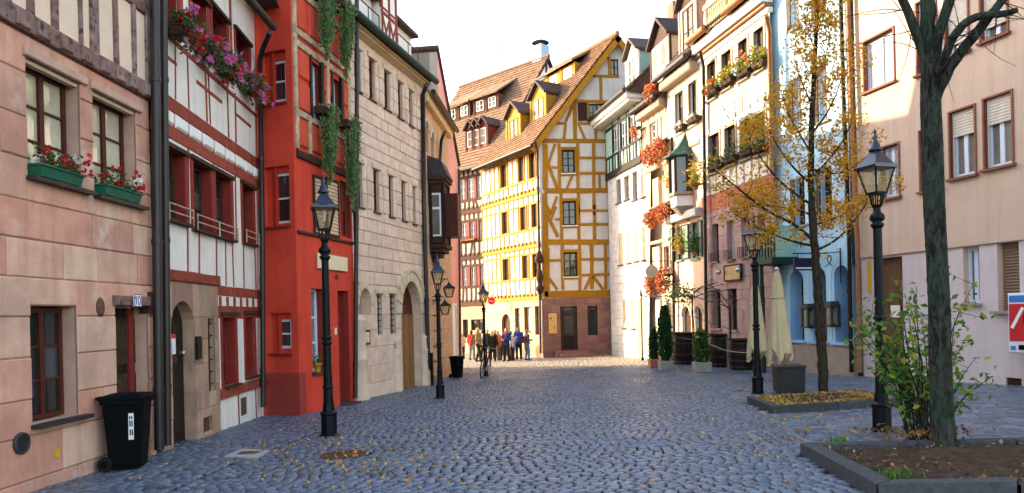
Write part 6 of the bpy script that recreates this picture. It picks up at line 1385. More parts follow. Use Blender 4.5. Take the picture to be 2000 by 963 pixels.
mb = MB(); mb.prism([(-.2, EV), (U1, EV), (U1, EV + .25), (-.2, EV + .25)], -.5, .3, .03); mb.build('eave', m_brown, h.o)
mb = MB(); mb.add([(-.2, -.5, EV + .2), (U1, -.5, EV + .2), (U1, 4.5, EV + 4), (-.2, 4.5, EV + 4), (-.2, 9.5, EV + .2), (U1, 9.5, EV + .2)], [(0, 1, 2, 3), (3, 2, 5, 4), (0, 3, 4), (1, 5, 2), (0, 4, 5, 1)]); mb.build('roof', m_tile, h.o)
hR6 = h
# cigarette machine on the wall
r = h.q(1973, 573, 2003, 690, -.3); L = .36; H_ = r[3] - r[1]
o = empty('vending_machine', 'red and white wall mounted vending machine on a post at the right edge', 'vending machine', h.w(r[0] + .37, -.25, r[1]), h.rz)
mb = MB(); mb.prism([(-L, 0), (L, 0), (L, H_), (-L, H_)], -.14, .16, .02); mb.build('cabinet', M('white_enamel', (.68, .70, .74), .4, .04, 5, 0), o)
mb = MB(); mb.box(-L + .04, L - .04, -.15, -.141, H_ * .20, H_ * .82); fr = mb.build('front_panel', M('red_print', (.55, .03, .035), .45, .12, 3, 0), o)
mb = MB(); mb.box(-L + .05, L - .05, -.15, -.141, H_ * .85, H_ * .96); mb.build('header_panel', M('blue_print', (.06, .18, .55), .45, .1, 5, 0), o)
mb = MB(); mb.bar((-L + .10, H_ * .42), (-.02, H_ * .76), .07, .004, -.152); mb.build('printed_stroke', m_whitepaint, fr)
mb = MB(); mb.box(.02, .20, -.19, -.151, H_ * .48, H_ * .64); mb.build('coin_unit', m_black, fr)
mb = MB(); mb.box(-.12, .2, -.16, -.141, H_ * .06, H_ * .14); mb.build('tray', m_black, o)
mb = MB(); mb.box(-.3, -.2, -.15, -.141, H_ * .05, H_ * .12); mb.build('sticker', M('blue_print', (.06, .18, .55)), o)
mb = MB(); mb.box(-.05, .3, -.1, .12, -2.0, 0); mb.build('post', m_darkgreen, o)
# ================================================================== GROUND
def struct(o): o['kind'] = 'structure'; return o
xs = np.unique(np.concatenate([np.linspace(-300, -16, 12), np.linspace(-16, 16, 65), np.linspace(16, 300, 12)])); ys = np.unique(np.concatenate([np.linspace(-60, 2, 8), np.linspace(2, 60, 90), np.linspace(60, 500, 14)]))
XX, YY = np.meshgrid(xs, ys); ZZ = ground(XX, YY) - .022
nx, ny = len(xs), len(ys)
mb = MB(); mb.v = list(zip(XX.ravel().tolist(), YY.ravel().tolist(), ZZ.ravel().tolist())); mb.f = [(j * nx + i, j * nx + i + 1, (j + 1) * nx + i + 1, (j + 1) * nx + i) for j in range(ny - 1) for i in range(nx - 1)]; mb.mi = [0] * len(mb.f); mb.sm = [True] * len(mb.f)
gr = struct(mb.build('ground', m_jointsoil))
# cobbles: every stone is a chamfered block; the nearest ones are objects, the rest one mass
def stone_verts(n, hx, hy, z0, top, cx, cy, rot, tilt, rv):
    """n stones -> vertices (n, 13, 3)"""
    # bottom ring 4, mid ring 4, top ring 4, centre
    sgn = np.array([[-1, -1], [1, -1], [1, 1], [-1, 1]], float)
    def ring(fx, fy): return sgn[None] * np.stack([hx * fx, hy * fy], 1)[:, None, :]
    jx = rv.normal(0, .035, (n, 4, 2)) * np.stack([hx, hy], 1)[:, None, :]
    r0 = ring(1.0, 1.0) + jx; r1 = r0.copy(); r2 = r0 * .86
    xy = np.concatenate([r0, r1, r2, np.zeros((n, 1, 2))], 1)
    z = np.concatenate([np.full((n, 4), -.05), np.full((n, 4), 0.0) + (top - .012)[:, None], np.zeros((n, 4)) + top[:, None], (top + .003)[:, None]], 1)
    z[:, 4:] += (xy[:, 4:, 0] * tilt[:, 0:1] + xy[:, 4:, 1] * tilt[:, 1:2])
    c, s = np.cos(rot)[:, None], np.sin(rot)[:, None]
    X = xy[..., 0] * c - xy[..., 1] * s; Y = xy[..., 0] * s + xy[..., 1] * c
    return X, Y, z
SF = []
for i in range(4):
    j = (i + 1) % 4; SF += [(i, j, 4 + j, 4 + i), (4 + i, 4 + j, 8 + j, 8 + i), (8 + i, 8 + j, 12)]
SF0 = SF
def visible_px(X, Y):
    return np.abs(X) < .72 * Y + .6
rows = []
# main carriageway: rows across the street
cxs, cys, hxs, hys, rts = [], [], [], [], []
y = 4.15
def left_edge(Y): return -3.55 + .085 * np.maximum(0, Y - 9) if Y < 40 else -60
def right_edge(Y): return 3.0 + .135 * (Y - 4)
k = 0
while y < 52:
    dpt = .092 if y < 24 else (.15 if y < 36 else .2)
    xl = max(left_edge(y), -.75 * y - .6); xr = min(right_edge(y), .75 * y + .6)
    if y > 30: xl, xr = -9, 9
    x = xl + (k % 2) * .06
    while x < xr:
        wd = dpt * random.uniform(1.15, 1.7); bow = .00 * x
        cxs.append(x + wd / 2); cys.append(y + dpt / 2 + .014 * math.sin(x * .9 + y * .35) + random.uniform(-.006, .006)); hxs.append(wd / 2 - .0115); hys.append(dpt / 2 - .005); rts.append(random.uniform(-.05, .05)); x += wd
    y += dpt; k += 1
nroad = len(cxs)
# pavement on the left: larger stones laid along the house fronts
y = 4.2
while y < 30:
    dpt = .125
    xr = left_edge(y) - .02; xl = max(-5.6, -.76 * y - .5)
    x = xl + (k % 2) * .1
    while x < xr - .05:
        wd = min(random.uniform(.12, .20), xr - x)
        if wd > .05: cxs.append(x + wd / 2); cys.append(y + dpt / 2 + random.uniform(-.006, .006)); hxs.append(wd / 2 - .006); hys.append(dpt / 2 - .006); rts.append(random.uniform(-.03, .03))
        x += wd
    y += dpt; k += 1
nleft = len(cxs)
# right side: squarer slabs running to the right house
y = 7.0
while y < 30:
    dpt = .17
    xl = right_edge(y) + .02; xr = min(12.6, .95 * y + 1.5)
    x = xl + (k % 2) * .12
    while x < xr:
        wd = random.uniform(.17, .30); cxs.append(x + wd / 2); cys.append(y + dpt / 2 + .02 * math.sin(x) + random.uniform(-.006, .006)); hxs.append(wd / 2 - .006); hys.append(dpt / 2 - .006); rts.append(random.uniform(-.03, .03)); x += wd
    y += dpt; k += 1
cxs, cys, hxs, hys, rts = map(np.array, (cxs, cys, hxs, hys, rts))
# kept clear: tree beds and the drain slab
BED1 = [gnd(1563, 886), gnd(1712, 975)]
def inpoly(X, Y, P):
    r_ = np.zeros(X.shape, bool); n = len(P)
    for i in range(n):
        a, b = P[i], P[(i + 1) % n]; c = ((a[1] > Y) != (b[1] > Y)) & (X < (b[0] - a[0]) * (Y - a[1]) / (b[1] - a[1] + 1e-12) + a[0]); r_ ^= c
    return r_
A_, B_ = BED1; dAB = (A_ - B_); dAB.z = 0; e1 = dAB.normalized(); e2 = Vector((e1.y, -e1.x, 0))
if e2.x < 0: e2 = -e2
bedP = [B_, B_ + e2 * 5.2, A_ + e2 * 5.2, A_]
A2, B2, C2_ = gnd(1459, 786), gnd(1508, 808), gnd(1762, 792)
f1 = (A2 - B2); f1.z = 0; f1.normalize(); f2 = (C2_ - B2); f2.z = 0; LB2 = f2.length; f2.normalize(); 
LA2 = max((A2 - B2).length, 1.5)
bed2P = [B2, B2 + f2 * LB2, B2 + f2 * LB2 + f1 * LA2, B2 + f1 * LA2]
dS = [gnd(438, 893), gnd(505, 895), gnd(528, 880), gnd(470, 877)]
dm = gnd(672, 888)
keep = ~(inpoly(cxs, cys, [(p.x, p.y) for p in bedP]) | inpoly(cxs, cys, [(p.x, p.y) for p in bed2P]) | inpoly(cxs, cys, [(p.x, p.y) for p in dS]) | ((cxs - dm.x) ** 2 + (cys - dm.y) ** 2 < .33 ** 2))
idx = np.arange(len(cxs)); road = idx < nroad
cxs, cys, hxs, hys, rts, road = [a_[keep] for a_ in (cxs, cys, hxs, hys, rts, road)]
N = len(cxs); top = rng.normal(0, .0035, N); tilt = rng.normal(0, .018, (N, 2)); top[~road] *= .7
vis = (cys > 4.75) & (np.abs(cxs) < .70 * cys)
order = np.argsort(np.where(vis, cys, 1e9)); indiv = np.zeros(N, bool); indiv[order[:300]] = True
X, Y, Z = stone_verts(N, hxs, hys, 0, top, cxs, cys, rts, tilt, rng)
GX, GY = X + cxs[:, None], Y + cys[:, None]
m_ = ~indiv
V = np.stack([GX[m_], GY[m_], ground(GX[m_], GY[m_]) + Z[m_]], -1).reshape(-1, 3); nm = int(m_.sum())
fa = []
ar_ = np.arange(nm)[:, None] * 13
q4 = np.array([f for f in SF if len(f) == 4]); q3 = np.array([f for f in SF if len(f) == 3])
F4 = (ar_[:, :, None] + q4[None]).reshape(-1, 4); F3 = (ar_[:, :, None] + q3[None]).reshape(-1, 3)
me = bpy.data.meshes.new('cobblestones'); me.vertices.add(len(V)); me.vertices.foreach_set('co', V.ravel())
nl = F4.size + F3.size; me.loops.add(nl); me.loops.foreach_set('vertex_index', np.concatenate([F4.ravel(), F3.ravel()]))
npol = len(F4) + len(F3); me.polygons.add(npol); ls_ = np.concatenate([np.arange(len(F4)) * 4, F4.size + np.arange(len(F3)) * 3]); me.polygons.foreach_set('loop_start', ls_)
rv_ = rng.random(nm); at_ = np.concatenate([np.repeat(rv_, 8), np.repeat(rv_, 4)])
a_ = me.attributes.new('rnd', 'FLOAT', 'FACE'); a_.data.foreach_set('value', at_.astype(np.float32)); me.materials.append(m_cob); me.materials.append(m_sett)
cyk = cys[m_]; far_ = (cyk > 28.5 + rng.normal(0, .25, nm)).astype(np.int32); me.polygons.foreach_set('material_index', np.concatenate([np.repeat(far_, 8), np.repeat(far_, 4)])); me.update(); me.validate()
pav = bpy.data.objects.new('cobbled_street', None); COL.objects.link(pav); pav['kind'] = 'structure'
link('cobblestones', me, pav, True)
# twelve stone shapes shared among the near stones
shapes = []
for s in range(16):
    rv1 = np.random.default_rng(100 + s); x_, y_, z_ = stone_verts(1, np.array([1.]), np.array([1.]), 0, np.array([0.]), None, None, np.array([0.]), np.array([[0., 0.]]), rv1)
    mm = bpy.data.meshes.new('cobblestone'); 
    mm.from_pydata(np.stack([x_[0], y_[0], z_[0]], 1).tolist(), [], SF0); mm.materials.append(m_cob); shapes.append(mm)
for i in np.where(indiv)[0]:
    o = bpy.data.objects.new('cobblestone', shapes[i % 16]); COL.objects.link(o); o.parent = pav
    gzv = gz(cxs[i], cys[i]); sx = (gz(cxs[i] + .1, cys[i]) - gz(cxs[i] - .1, cys[i])) / .2; sy = (gz(cxs[i], cys[i] + .1) - gz(cxs[i], cys[i] - .1)) / .2
    o.location = (cxs[i], cys[i], gzv + top[i]); o.scale = (hxs[i], hys[i], 1.0); o.rotation_euler = (math.atan(sy) + tilt[i, 1], -math.atan(sx) - tilt[i, 0], rts[i])
# drain slab and round cover
o = empty('drain_cover', 'pale square concrete drain slab with a rusty centre in the left pavement', 'drain cover', (0, 0, 0)); 
c_ = sum(dS, Vector()) / 4; o.location = c_
mb = MB(); mb.add([(p.x - c_.x, p.y - c_.y, p.z - c_.z + .008) for p in dS] + [(p.x - c_.x, p.y - c_.y, p.z - c_.z - .05) for p in dS], [(0, 1, 2, 3), (0, 4, 5, 1), (1, 5, 6, 2), (2, 6, 7, 3), (3, 7, 4, 0)]); mb.build('slab', m_drain, o)
mb = MB(); mb.box(-.13, .13, -.1, .1, .0, .016); mb.build('iron_lid', m_rust, o)
o = empty('manhole_cover', 'round rusty iron manhole cover half hidden by leaves near the left lamp', 'manhole cover', dm)
mb = MB(); mb.lathe([(.31, -.05), (.31, .004), (.27, .004), (.27, -.004), (0, -.004)], 24, smooth=False); mb.build('rim', m_rust, o)
mb = MB()
for k in range(9): mb.box(-.24, .24, -.22 + k * .055, -.20 + k * .055, -.01, .002)
mb.build('ribs', m_rust, o, True)
# tree beds
def bed(name, label, P, kh, kw, soilz, matsoil):
    c = P[0].copy(); o = empty(name, label, 'tree bed', c)
    n = len(P)
    def off(i):   # inward corner
        p, a, b = P[i], P[i - 1], P[(i + 1) % n]; d1 = (a - p); d1.z = 0; d2 = (b - p); d2.z = 0; return p + (d1.normalized() + d2.normalized()) * kw
    Q = [off(i) for i in range(n)]
    for i in range(n):
        a, b, a2, b2 = P[i], P[(i + 1) % n], Q[i], Q[(i + 1) % n]; L_ = (b - a).length; m = max(1, int(L_ / 1.0))
        for k in range(m):
            t0, t1 = k / m + .003, (k + 1) / m - .003; q = [a.lerp(b, t0), a.lerp(b, t1), a2.lerp(b2, t1), a2.lerp(b2, t0)]
            mb = MB(); zt = [gz(p.x, p.y) + kh for p in q]; vs = [(p.x - c.x, p.y - c.y, gz(p.x, p.y) - .1 - c.z) for p in q]
            cc = sum(q, Vector()) / 4
            vs += [(p.x - c.x, p.y - c.y, z - .02 - c.z) for p, z in zip(q, zt)] + [((p.x - cc.x) * .985 + cc.x - c.x, (p.y - cc.y) * .985 + cc.y - c.y, z - c.z) for p, z in zip(q, zt)]
            mb.add(vs, [(j, (j + 1) % 4, 4 + (j + 1) % 4, 4 + j) for j in range(4)] + [(4 + j, 4 + (j + 1) % 4, 8 + (j + 1) % 4, 8 + j) for j in range(4)] + [(8, 9, 10, 11)]); mb.build('kerb_stone', m_slab, o)
    G_ = 40; vs = []; 
    for j in range(G_ + 1):
        for i in range(G_ + 1):
            p = Q[0].lerp(Q[1], i / G_).lerp(Q[3].lerp(Q[2], i / G_), j / G_); e = min(i, j, G_ - i, G_ - j) / G_
            vs.append((p.x - c.x, p.y - c.y, gz(p.x, p.y) + soilz + min(e * .35, .07) + random.uniform(-.014, .014) - c.z))
    mb = MB(); mb.smooth = True; mb.add(vs, [(j * (G_ + 1) + i, j * (G_ + 1) + i + 1, (j + 1) * (G_ + 1) + i + 1, (j + 1) * (G_ + 1) + i) for j in range(G_) for i in range(G_)]); mb.build('soil', matsoil, o)
    return o, Q
b1o, Q1 = bed('tree_bed', 'raised kerbed tree bed of bare brown soil in the right foreground', bedP, .12, .17, .05, m_soil)
b2o, Q2 = bed('tree_bed', 'smaller kerbed tree bed strewn with golden leaves beyond the right lamp', bed2P, .12, .14, .06, m_soil)
def scatter(n, fn, size, name, mat, lift=.012):
    c = []
    while len(c) < n:
        x, y_ = fn(); c.append((x, y_, gz(x, y_) + lift + random.uniform(0, .008)))
    o = leaves(np.array(c), size, name, mat, None, up=2.5, aspect=.7); o['kind'] = 'stuff'; return o
def quadpt(Q): a, b = random.random(), random.random(); p = Q[0].lerp(Q[1], a).lerp(Q[3].lerp(Q[2], a), b); return p.x, p.y
scatter(1500, lambda: quadpt(Q2), .075, 'fallen_leaves_in_bed', l_fallen, .11)
scatter(900, lambda: quadpt(Q1), .038, 'fallen_leaves_on_soil', l_litter, .10)
scatter(70, lambda: quadpt(Q1), .05, 'golden_leaves_on_soil', l_fallen, .11)
def road_leaf():
    r_ = random.random()
    if r_ < .40: p = gnd(random.gauss(690, 120), min(955, max(800, random.gauss(885, 35)))); return p.x, p.y
    if r_ < .62: p = gnd(random.gauss(1560, 110), max(765, random.gauss(830, 32))); return p.x, p.y
    if r_ < .72: p = gnd(random.gauss(1500, 30), random.gauss(800, 18)); return p.x, p.y
    y_ = random.uniform(5, 22); return random.uniform(-.55 * y_, .5 * y_), y_
scatter(800, road_leaf, .055, 'fallen_leaves', l_fallen, .014)
# grass tufts at the bed edges
gp = []
for (x, y_, s_, n) in ((1640, 868, 14, 70), (1745, 938, 24, 60)):
    for _ in range(n): p = gnd(random.gauss(x, s_), random.gauss(y_ + 14, 4)); gp.append((p.x, p.y, p.z + .09 + random.uniform(0, .03)))
o = leaves(np.array(gp), .085, 'grass', l_grass, None, up=0, aspect=.12, droop=(0, 0, 1.2)); o['kind'] = 'stuff'
gp = [(p[0], p[1], gz(*p[:2]) + .12) for p in [quadpt(Q2) for _ in range(220)]]
o = leaves(np.array(gp), .07, 'grass', l_grass, None, up=0, aspect=.14, droop=(0, 0, 1.2)); o['kind'] = 'stuff'
# ================================================================== STREET LAMPS
def lamp_parts(o):
    mb = MB(); mb.lathe([(.17, 0), (.17, .03), (.135, .05), (.135, .36), (.15, .38), (.15, .40), (.105, .44), (.095, .56)], 8, smooth=False, rot=math.pi / 8); mb.build('base', m_iron, o)
    mb = MB(); mb.lathe([(.085, .55), (.078, .80), (.066, 1.2), (.06, 3.0)], 14); mb.build('pole', m_iron, o)
    for z in (.82, 1.56, 1.65): mb = MB(); mb.lathe([(.072, z - .02), (.092, z), (.092, z + .02), (.07, z + .045)], 14); mb.build('collar', m_iron, o)
    mb = MB(); mb.lathe([(.06, 2.96), (.075, 2.98), (.09, 3.0), (.09, 3.03), (.06, 3.05), (.10, 3.09), (.105, 3.13), (.09, 3.17), (.055, 3.20), (.045, 3.30), (.06, 3.31)], 14); mb.build('capital', m_iron, o)
    for k in range(8):
        a = math.pi / 4 * k + .2; c, s = math.cos(a), math.sin(a)
        mb = MB(); mb.tube([(.05 * c, .05 * s, 3.27), (.075 * c, .075 * s, 3.33), (.085 * c, .085 * s, 3.40), (.10 * c, .10 * s, 3.475)], .010, 5); mb.build('cradle_rib', m_iron, o)
    b, t, z0, z1 = .092, .172, 3.48, 3.84
    mb = MB()
    cb = [(-b, -b), (b, -b), (b, b), (-b, b)]; ct = [(-t, -t), (t, -t), (t, t), (-t, t)]
    for i in range(4):
        mb.tube([(*cb[i], z0), (*ct[i], z1)], .013, 6); j = (i + 1) % 4
        mb.tube([(*cb[i], z0), (*cb[j], z0)], .016, 6); mb.tube([(*ct[i], z1), (*ct[j], z1)], .016, 6)
    mb.box(-b - .01, b + .01, -b - .01, b + .01, z0 - .02, z0 - .006)
    mb.build('lantern_frame', m_iron, o)
    for i in range(4):
        j = (i + 1) % 4; mb = MB(); f_ = .97
        mb.add([(cb[i][0] * f_, cb[i][1] * f_, z0), (cb[j][0] * f_, cb[j][1] * f_, z0), (ct[j][0] * f_, ct[j][1] * f_, z1), (ct[i][0] * f_, ct[i][1] * f_, z1)], [(0, 1, 2, 3)]); mb.build('pane', m_lglass, o)
    mb = MB(); mb.lathe([(.05, 3.74), (.05, 3.80), (.015, 3.80)], 8); mb.lathe([(0, 3.60), (.025, 3.62), (.03, 3.70), (.02, 3.76)], 8); mb.build('bulb', m_whitepaint, o)
    mb = MB(); R2 = math.sqrt(2)
    mb.lathe([((t + .035) * R2, z1 - .01), ((t + .035) * R2, z1 + .025), ((t + .0) * R2, z1 + .05), (.125 * R2, z1 + .12), (.066 * R2, z1 + .22), (.052 * R2, z1 + .26)], 4, smooth=False, rot=math.pi / 4); mb.build('lantern_roof', m_ironblue, o)
    mb = MB(); mb.lathe([(.09, z1 + .255), (.10, z1 + .275), (.075, z1 + .30), (.06, z1 + .34), (.035, z1 + .40), (.022, z1 + .42), (.045, z1 + .45), (.022, z1 + .475), (.012, z1 + .50), (.026, z1 + .53), (.004, z1 + .58)], 12); mb.build('finial', m_ironblue, o)
LAMPH = 4.42
def copy_tree(src, label, loc, rz, sc):
    r = src.copy(); COL.objects.link(r); r['label'] = label; r.location = loc; r.rotation_euler = (0, 0, rz); r.scale = (sc,) * 3
    for ch in list(src.children):
        c = ch.copy(); COL.objects.link(c); c.parent = r
    return r
lp = [(643, 851, 338, 'nearest left lamp post, black with a blue topped lantern before the red house', .35), (860, 778, 493, 'black lamp post in front of the oriel, standing near the black bin', .2),
      (948, 735, 548, 'small distant lamp post with a bicycle leaning on it in mid street', .5), (1723, 841, 250, 'tall black lamp post with large lantern beside the leafy shrub on the right', .3), (1480, 769, 412, 'lamp post whose lantern is tangled in the golden tree branches, by the parasols', .6)]
first = None
for x, yb, yt, lb, rz in lp:
    p = gnd(x, yb); p.z -= .01; sc = (yb - yt) * p.y / FPX / LAMPH
    if first is None:
        first = empty('street_lamp', lb, 'street lamp', p, rz, 'black street lamps'); lamp_parts(first); first.scale = (sc,) * 3
    else: copy_tree(first, lb, p, rz, sc)
# wall lanterns on the orange house
for x, y_, lb in ((877, 570, 'upper one of the two black wall lanterns below the oriel'), (869, 604, 'lower one of the two black wall lanterns below the oriel')):
    P = atY(x, y_, 21.9 if y_ < 590 else 22.6); o = empty('wall_lantern', lb, 'wall lantern', P, .2, 'wall lanterns under the oriel'); o.scale = (.72, .72, .72)
    mb = MB(); b, t = .12, .22
    for i in range(4):
        a = math.pi / 2 * i + math.pi / 4; c, s = math.cos(a) * 1.41, math.sin(a) * 1.41; a2 = a + math.pi / 2; c2, s2 = math.cos(a2) * 1.41, math.sin(a2) * 1.41
        mb.tube([(b * c, b * s, -.22), (t * c, t * s, .16)], .018, 5); mb.tube([(b * c, b * s, -.22), (b * c2, b * s2, -.22)], .018, 5); mb.tube([(t * c, t * s, .16), (t * c2, t * s2, .16)], .018, 5)
    mb.build('lantern_frame', m_iron, o)
    for i in range(4):
        a = math.pi / 2 * i + math.pi / 4; a2 = a + math.pi / 2; f_ = 1.36; mb = MB(); mb.add([(b * math.cos(a) * f_, b * math.sin(a) * f_, -.22), (b * math.cos(a2) * f_, b * math.sin(a2) * f_, -.22), (t * math.cos(a2) * f_, t * math.sin(a2) * f_, .16), (t * math.cos(a) * f_, t * math.sin(a) * f_, .16)], [(0, 1, 2, 3)]); mb.build('pane', m_lglass, o)
    mb = MB(); mb.lathe([(.34, .15), (.34, .18), (.12, .30), (.03, .40), (0, .42)], 4, smooth=False, rot=math.pi / 4); mb.build('lantern_roof', m_iron, o)
    mb = MB(); mb.tube([(0, 0, .38), (-.05, 0, .55), (-.55, 0, .55)], .02, 6); mb.tube([(-.15, 0, .55), (-.35, 0, .38), (-.55, 0, .2)], .016, 6); mb.build('bracket', m_iron, o)

# ================================================================== WHEELIE BINS
def wheelie(px, py, hpx, lb, rz, sticker=True):
    p = gnd(px, py); H_ = hpx * p.y / FPX; s = H_ / 1.06
    o = empty('wheelie_bin', lb, 'bin', p, rz, 'black wheelie bins'); o.scale = (s * .92, s * .88, s)
    mb = MB(); w0, w1, d0, d1 = .20, .255, .22, .29
    def ringv(w_, d_, z, yo=0): 
        r_ = .03; return [(-w_ + r_, -d_ + yo, z), (w_ - r_, -d_ + yo, z), (w_, -d_ + r_ + yo, z), (w_, d_ - r_ + yo, z), (w_ - r_, d_ + yo, z), (-w_ + r_, d_ + yo, z), (-w_, d_ - r_ + yo, z), (-w_, -d_ + r_ + yo, z)]
    rings = [ringv(w0, d0, .03), ringv(w0 + .01, d0 + .01, .10), ringv(w1, d1, .90), ringv(w1 + .03, d1 + .03, .905), ringv(w1 + .03, d1 + .03, .96)]
    vs = [v for r in rings for v in r]; mb.add(vs, [(i * 8 + k, i * 8 + (k + 1) % 8, (i + 1) * 8 + (k + 1) % 8, (i + 1) * 8 + k) for i in range(4) for k in range(8)] + [tuple(range(7, -1, -1))]); mb.build('body', m_black, o)
    mb = MB(); rings = [ringv(w1 + .035, d1 + .04, .963), ringv(w1 + .035, d1 + .04, .985), ringv(w1 - .0, d1 - .0, 1.02), ringv(w1 - .1, d1 - .1, 1.035)]
    vs = [v for r in rings for v in r]; mb.add(vs, [(i * 8 + k, i * 8 + (k + 1) % 8, (i + 1) * 8 + (k + 1) % 8, (i + 1) * 8 + k) for i in range(3) for k in range(8)] + [tuple(range(24, 32)), tuple(range(7, -1, -1))])
    mb.box(-.14, .14, -d1 - .075, -d1 - .04, .955, .985); ld = mb.build('lid', m_black, o)
    mb = MB(); mb.tube([(-.2, d1 + .09, .99), (.2, d1 + .09, .99)], .017, 8)
    for e in (-.2, .2): mb.tube([(e, d1 + .02, .95), (e, d1 + .09, .99)], .017, 8)
    mb.build('handle', m_black, o)
    for e in (-1, 1):
        mb = MB(); mb.lathe([(.03, -.025), (.095, -.025), (.105, -.012), (.105, .012), (.095, .025), (.03, .025)], 18, smooth=False); wv = mb.build('wheel', m_rubber, o); wv.location = (e * .235, d1 - .02, .103); wv.rotation_euler = (0, math.pi / 2, 0)
        mb = MB(); mb.lathe([(0, -.028), (.055, -.028), (.055, .028), (0, .028)], 14, smooth=False); hb = mb.build('hub', m_black, wv)
    if sticker:
        mb = MB(); mb.add([(-.2330, -.07, .42), (-.2330, -.145, .42), (-.2535, -.155, .78), (-.2535, -.08, .78)], [(0, 1, 2, 3)]); st = mb.build('sticker', M('white_sticker', (.72, .72, .74), .5, .04, 5, 0), o)
        mb = MB()
        for k, (a_, b_) in enumerate(((.48, .56), (.60, .68), (.70, .74))):
            for e in (0, 1): z0, z1 = a_, b_; xx = lambda z: -.2350 - (z - .42) / .36 * .0205; y0 = -.09 - e * .028; mb.add([(xx(z0), y0, z0), (xx(z0), y0 - .018, z0), (xx(z1), y0 - .018, z1), (xx(z1), y0, z1)], [(0, 1, 2, 3)])
        mb.build('print', m_black, st)
    return o
wheelie(252, 914, 150, 'black wheelie bin with a white sticker beside the left house door', math.radians(103))
wheelie(893, 738, 44, 'small distant black bin below the white doors of the pink house', .9, False)

# ================================================================== TREES
def limb(o, pts, r0, r1, mat, name='limb', n=8, knob=0.):
    N = len(pts); P = []; R_ = []
    for i in range(N - 1):
        a, b = Vector(pts[i]), Vector(pts[i + 1]); m = max(2, int((b - a).length / .12))
        for k in range(m): t = k / m; P.append(a.lerp(b, t)); R_.append(t + i)
    P.append(Vector(pts[-1])); R_.append(N - 1)
    # smooth the polyline
    for _ in range(6): P = [P[0]] + [(P[i - 1] + P[i] * 2 + P[i + 1]) / 4 for i in range(1, len(P) - 1)] + [P[-1]]
    rad = [(r0 + (r1 - r0) * t / (N - 1)) * (1 + knob * random.uniform(-1, 1)) for t in R_]
    P = [p + Vector((random.uniform(-1, 1), random.uniform(-1, 1), 0)) * rad[i] * .12 for i, p in enumerate(P)]
    mb = MB(); mb.tube(P, rad, n); return mb.build(name, mat, o), P
bp = gnd(1848, 884); YT = bp.y
t1 = empty('mossy_tree', 'large mossy dark trunked tree with bare limbs in the right foreground bed', 'tree', bp)
def T(x, y_, dy=0.): return atY(x, y_, YT + dy) - bp
m_k = .11
trp = [T(1846, 896), T(1845, 870), T(1840, 800), T(1836, 700), T(1834, 600), T(1830, 500), T(1824, 400), T(1821, 300), T(1818, 220), T(1818, 150)]
N_ = len(trp)
# trunk with a root flare and knobbly bark
P = []; R_ = []
for i in range(N_ - 1):
    for k in range(14): P.append(trp[i].lerp(trp[i + 1], k / 14)); R_.append((i + k / 14) / (N_ - 1))
for _ in range(10): P = [P[0]] + [(P[i - 1] + P[i] * 2 + P[i + 1]) / 4 for i in range(1, len(P) - 1)] + [P[-1]]
def barkmesh(P, rf, name, par, nseg=28, amp=.10, seed=3):
    R = np.random.default_rng(seed); ph = R.random(12) * 6.28; mb = MB(); vs = []
    for i, p in enumerate(P):
        for k in range(nseg):
            a = 2 * math.pi * k / nseg; z = p.z
            w_ = sum(math.sin(a * f_ + ph[f_] + z * (2.0 + f_ * .7)) / f_ for f_ in (2, 3, 5, 7)) * .5 + .6 * math.sin(a * 11 + math.sin(z * 9) * 1.2 + ph[1]) * .5 + R.normal(0, .25)
            bump_ = .22 * math.exp(-((a - ph[3] % 6.28) ** 2) / .3 - ((z - 2.4) ** 2) / .03) + .25 * math.exp(-((a - .3) ** 2) / .4 - ((z - 1.9) ** 2) / .02)
            r_ = rf(i) * (1 + amp * w_ + bump_); vs.append((p.x + r_ * math.cos(a), p.y + r_ * math.sin(a), p.z))
    n = len(P); mb.smooth = True; mb.add(vs, [(i * nseg + k, i * nseg + (k + 1) % nseg, (i + 1) * nseg + (k + 1) % nseg, (i + 1) * nseg + k) for i in range(n - 1) for k in range(nseg)])
    return mb.build(name, m_bark, par)
barkmesh(P, lambda i: .106 + .08 * math.exp(-R_[min(i, len(R_) - 1)] * 14) - .008 * R_[min(i, len(R_) - 1)], 'trunk', t1, 40, .06)
for pts, r0, r1 in (([T(1815, 160), T(1806, 95), T(1785, 45), T(1760, 0), T(1735, -70)], .055, .040), ([T(1818, 170), T(1815, 100), T(1812, 50), T(1810, 0), T(1808, -110)], .088, .062), ([T(1820, 150), T(1829, 70, -.1), T(1845, 25, -.15), T(1860, -5, -.2), T(1880, -70, -.3)], .058, .042),
                    ([T(1826, 165), T(1841, 120, -.2), T(1856, 70, -.3), T(1880, 42, -.35), T(1905, 28, -.4), T(1940, 26, -.4), T(1964, 33, -.4), T(1985, 20, -.4)], .050, .028), ([T(1826, 195), T(1838, 150, -.1), T(1866, 112, -.2), T(1899, 75, -.25), T(1930, 35, -.3), T(1960, -2, -.3), T(1990, -40, -.3)], .062, .036)):
    limb(t1, pts, r0, r1, m_bark, 'limb', 10, .07)
def twigs(o, base, n, spread, length, r, mat, seed, down=.3, name='twig'):
    R = random.Random(seed)
    for _ in range(n):
        p = Vector(base[R.randrange(len(base))]); d = Vector((R.uniform(-1, 1), R.uniform(-.5, .5), R.uniform(-down, .6))).normalized(); pts = [p]
        l = length * R.uniform(.5, 1.2)
        for k in range(4): d = (d + Vector((R.uniform(-.4, .4), R.uniform(-.3, .3), R.uniform(-.35, .25)))).normalized(); pts.append(pts[-1] + d * l / 4)
        mb = MB(); mb.tube(pts, [r, r * .8, r * .6, r * .45, r * .25], 4, False); mb.build(name, mat, o)
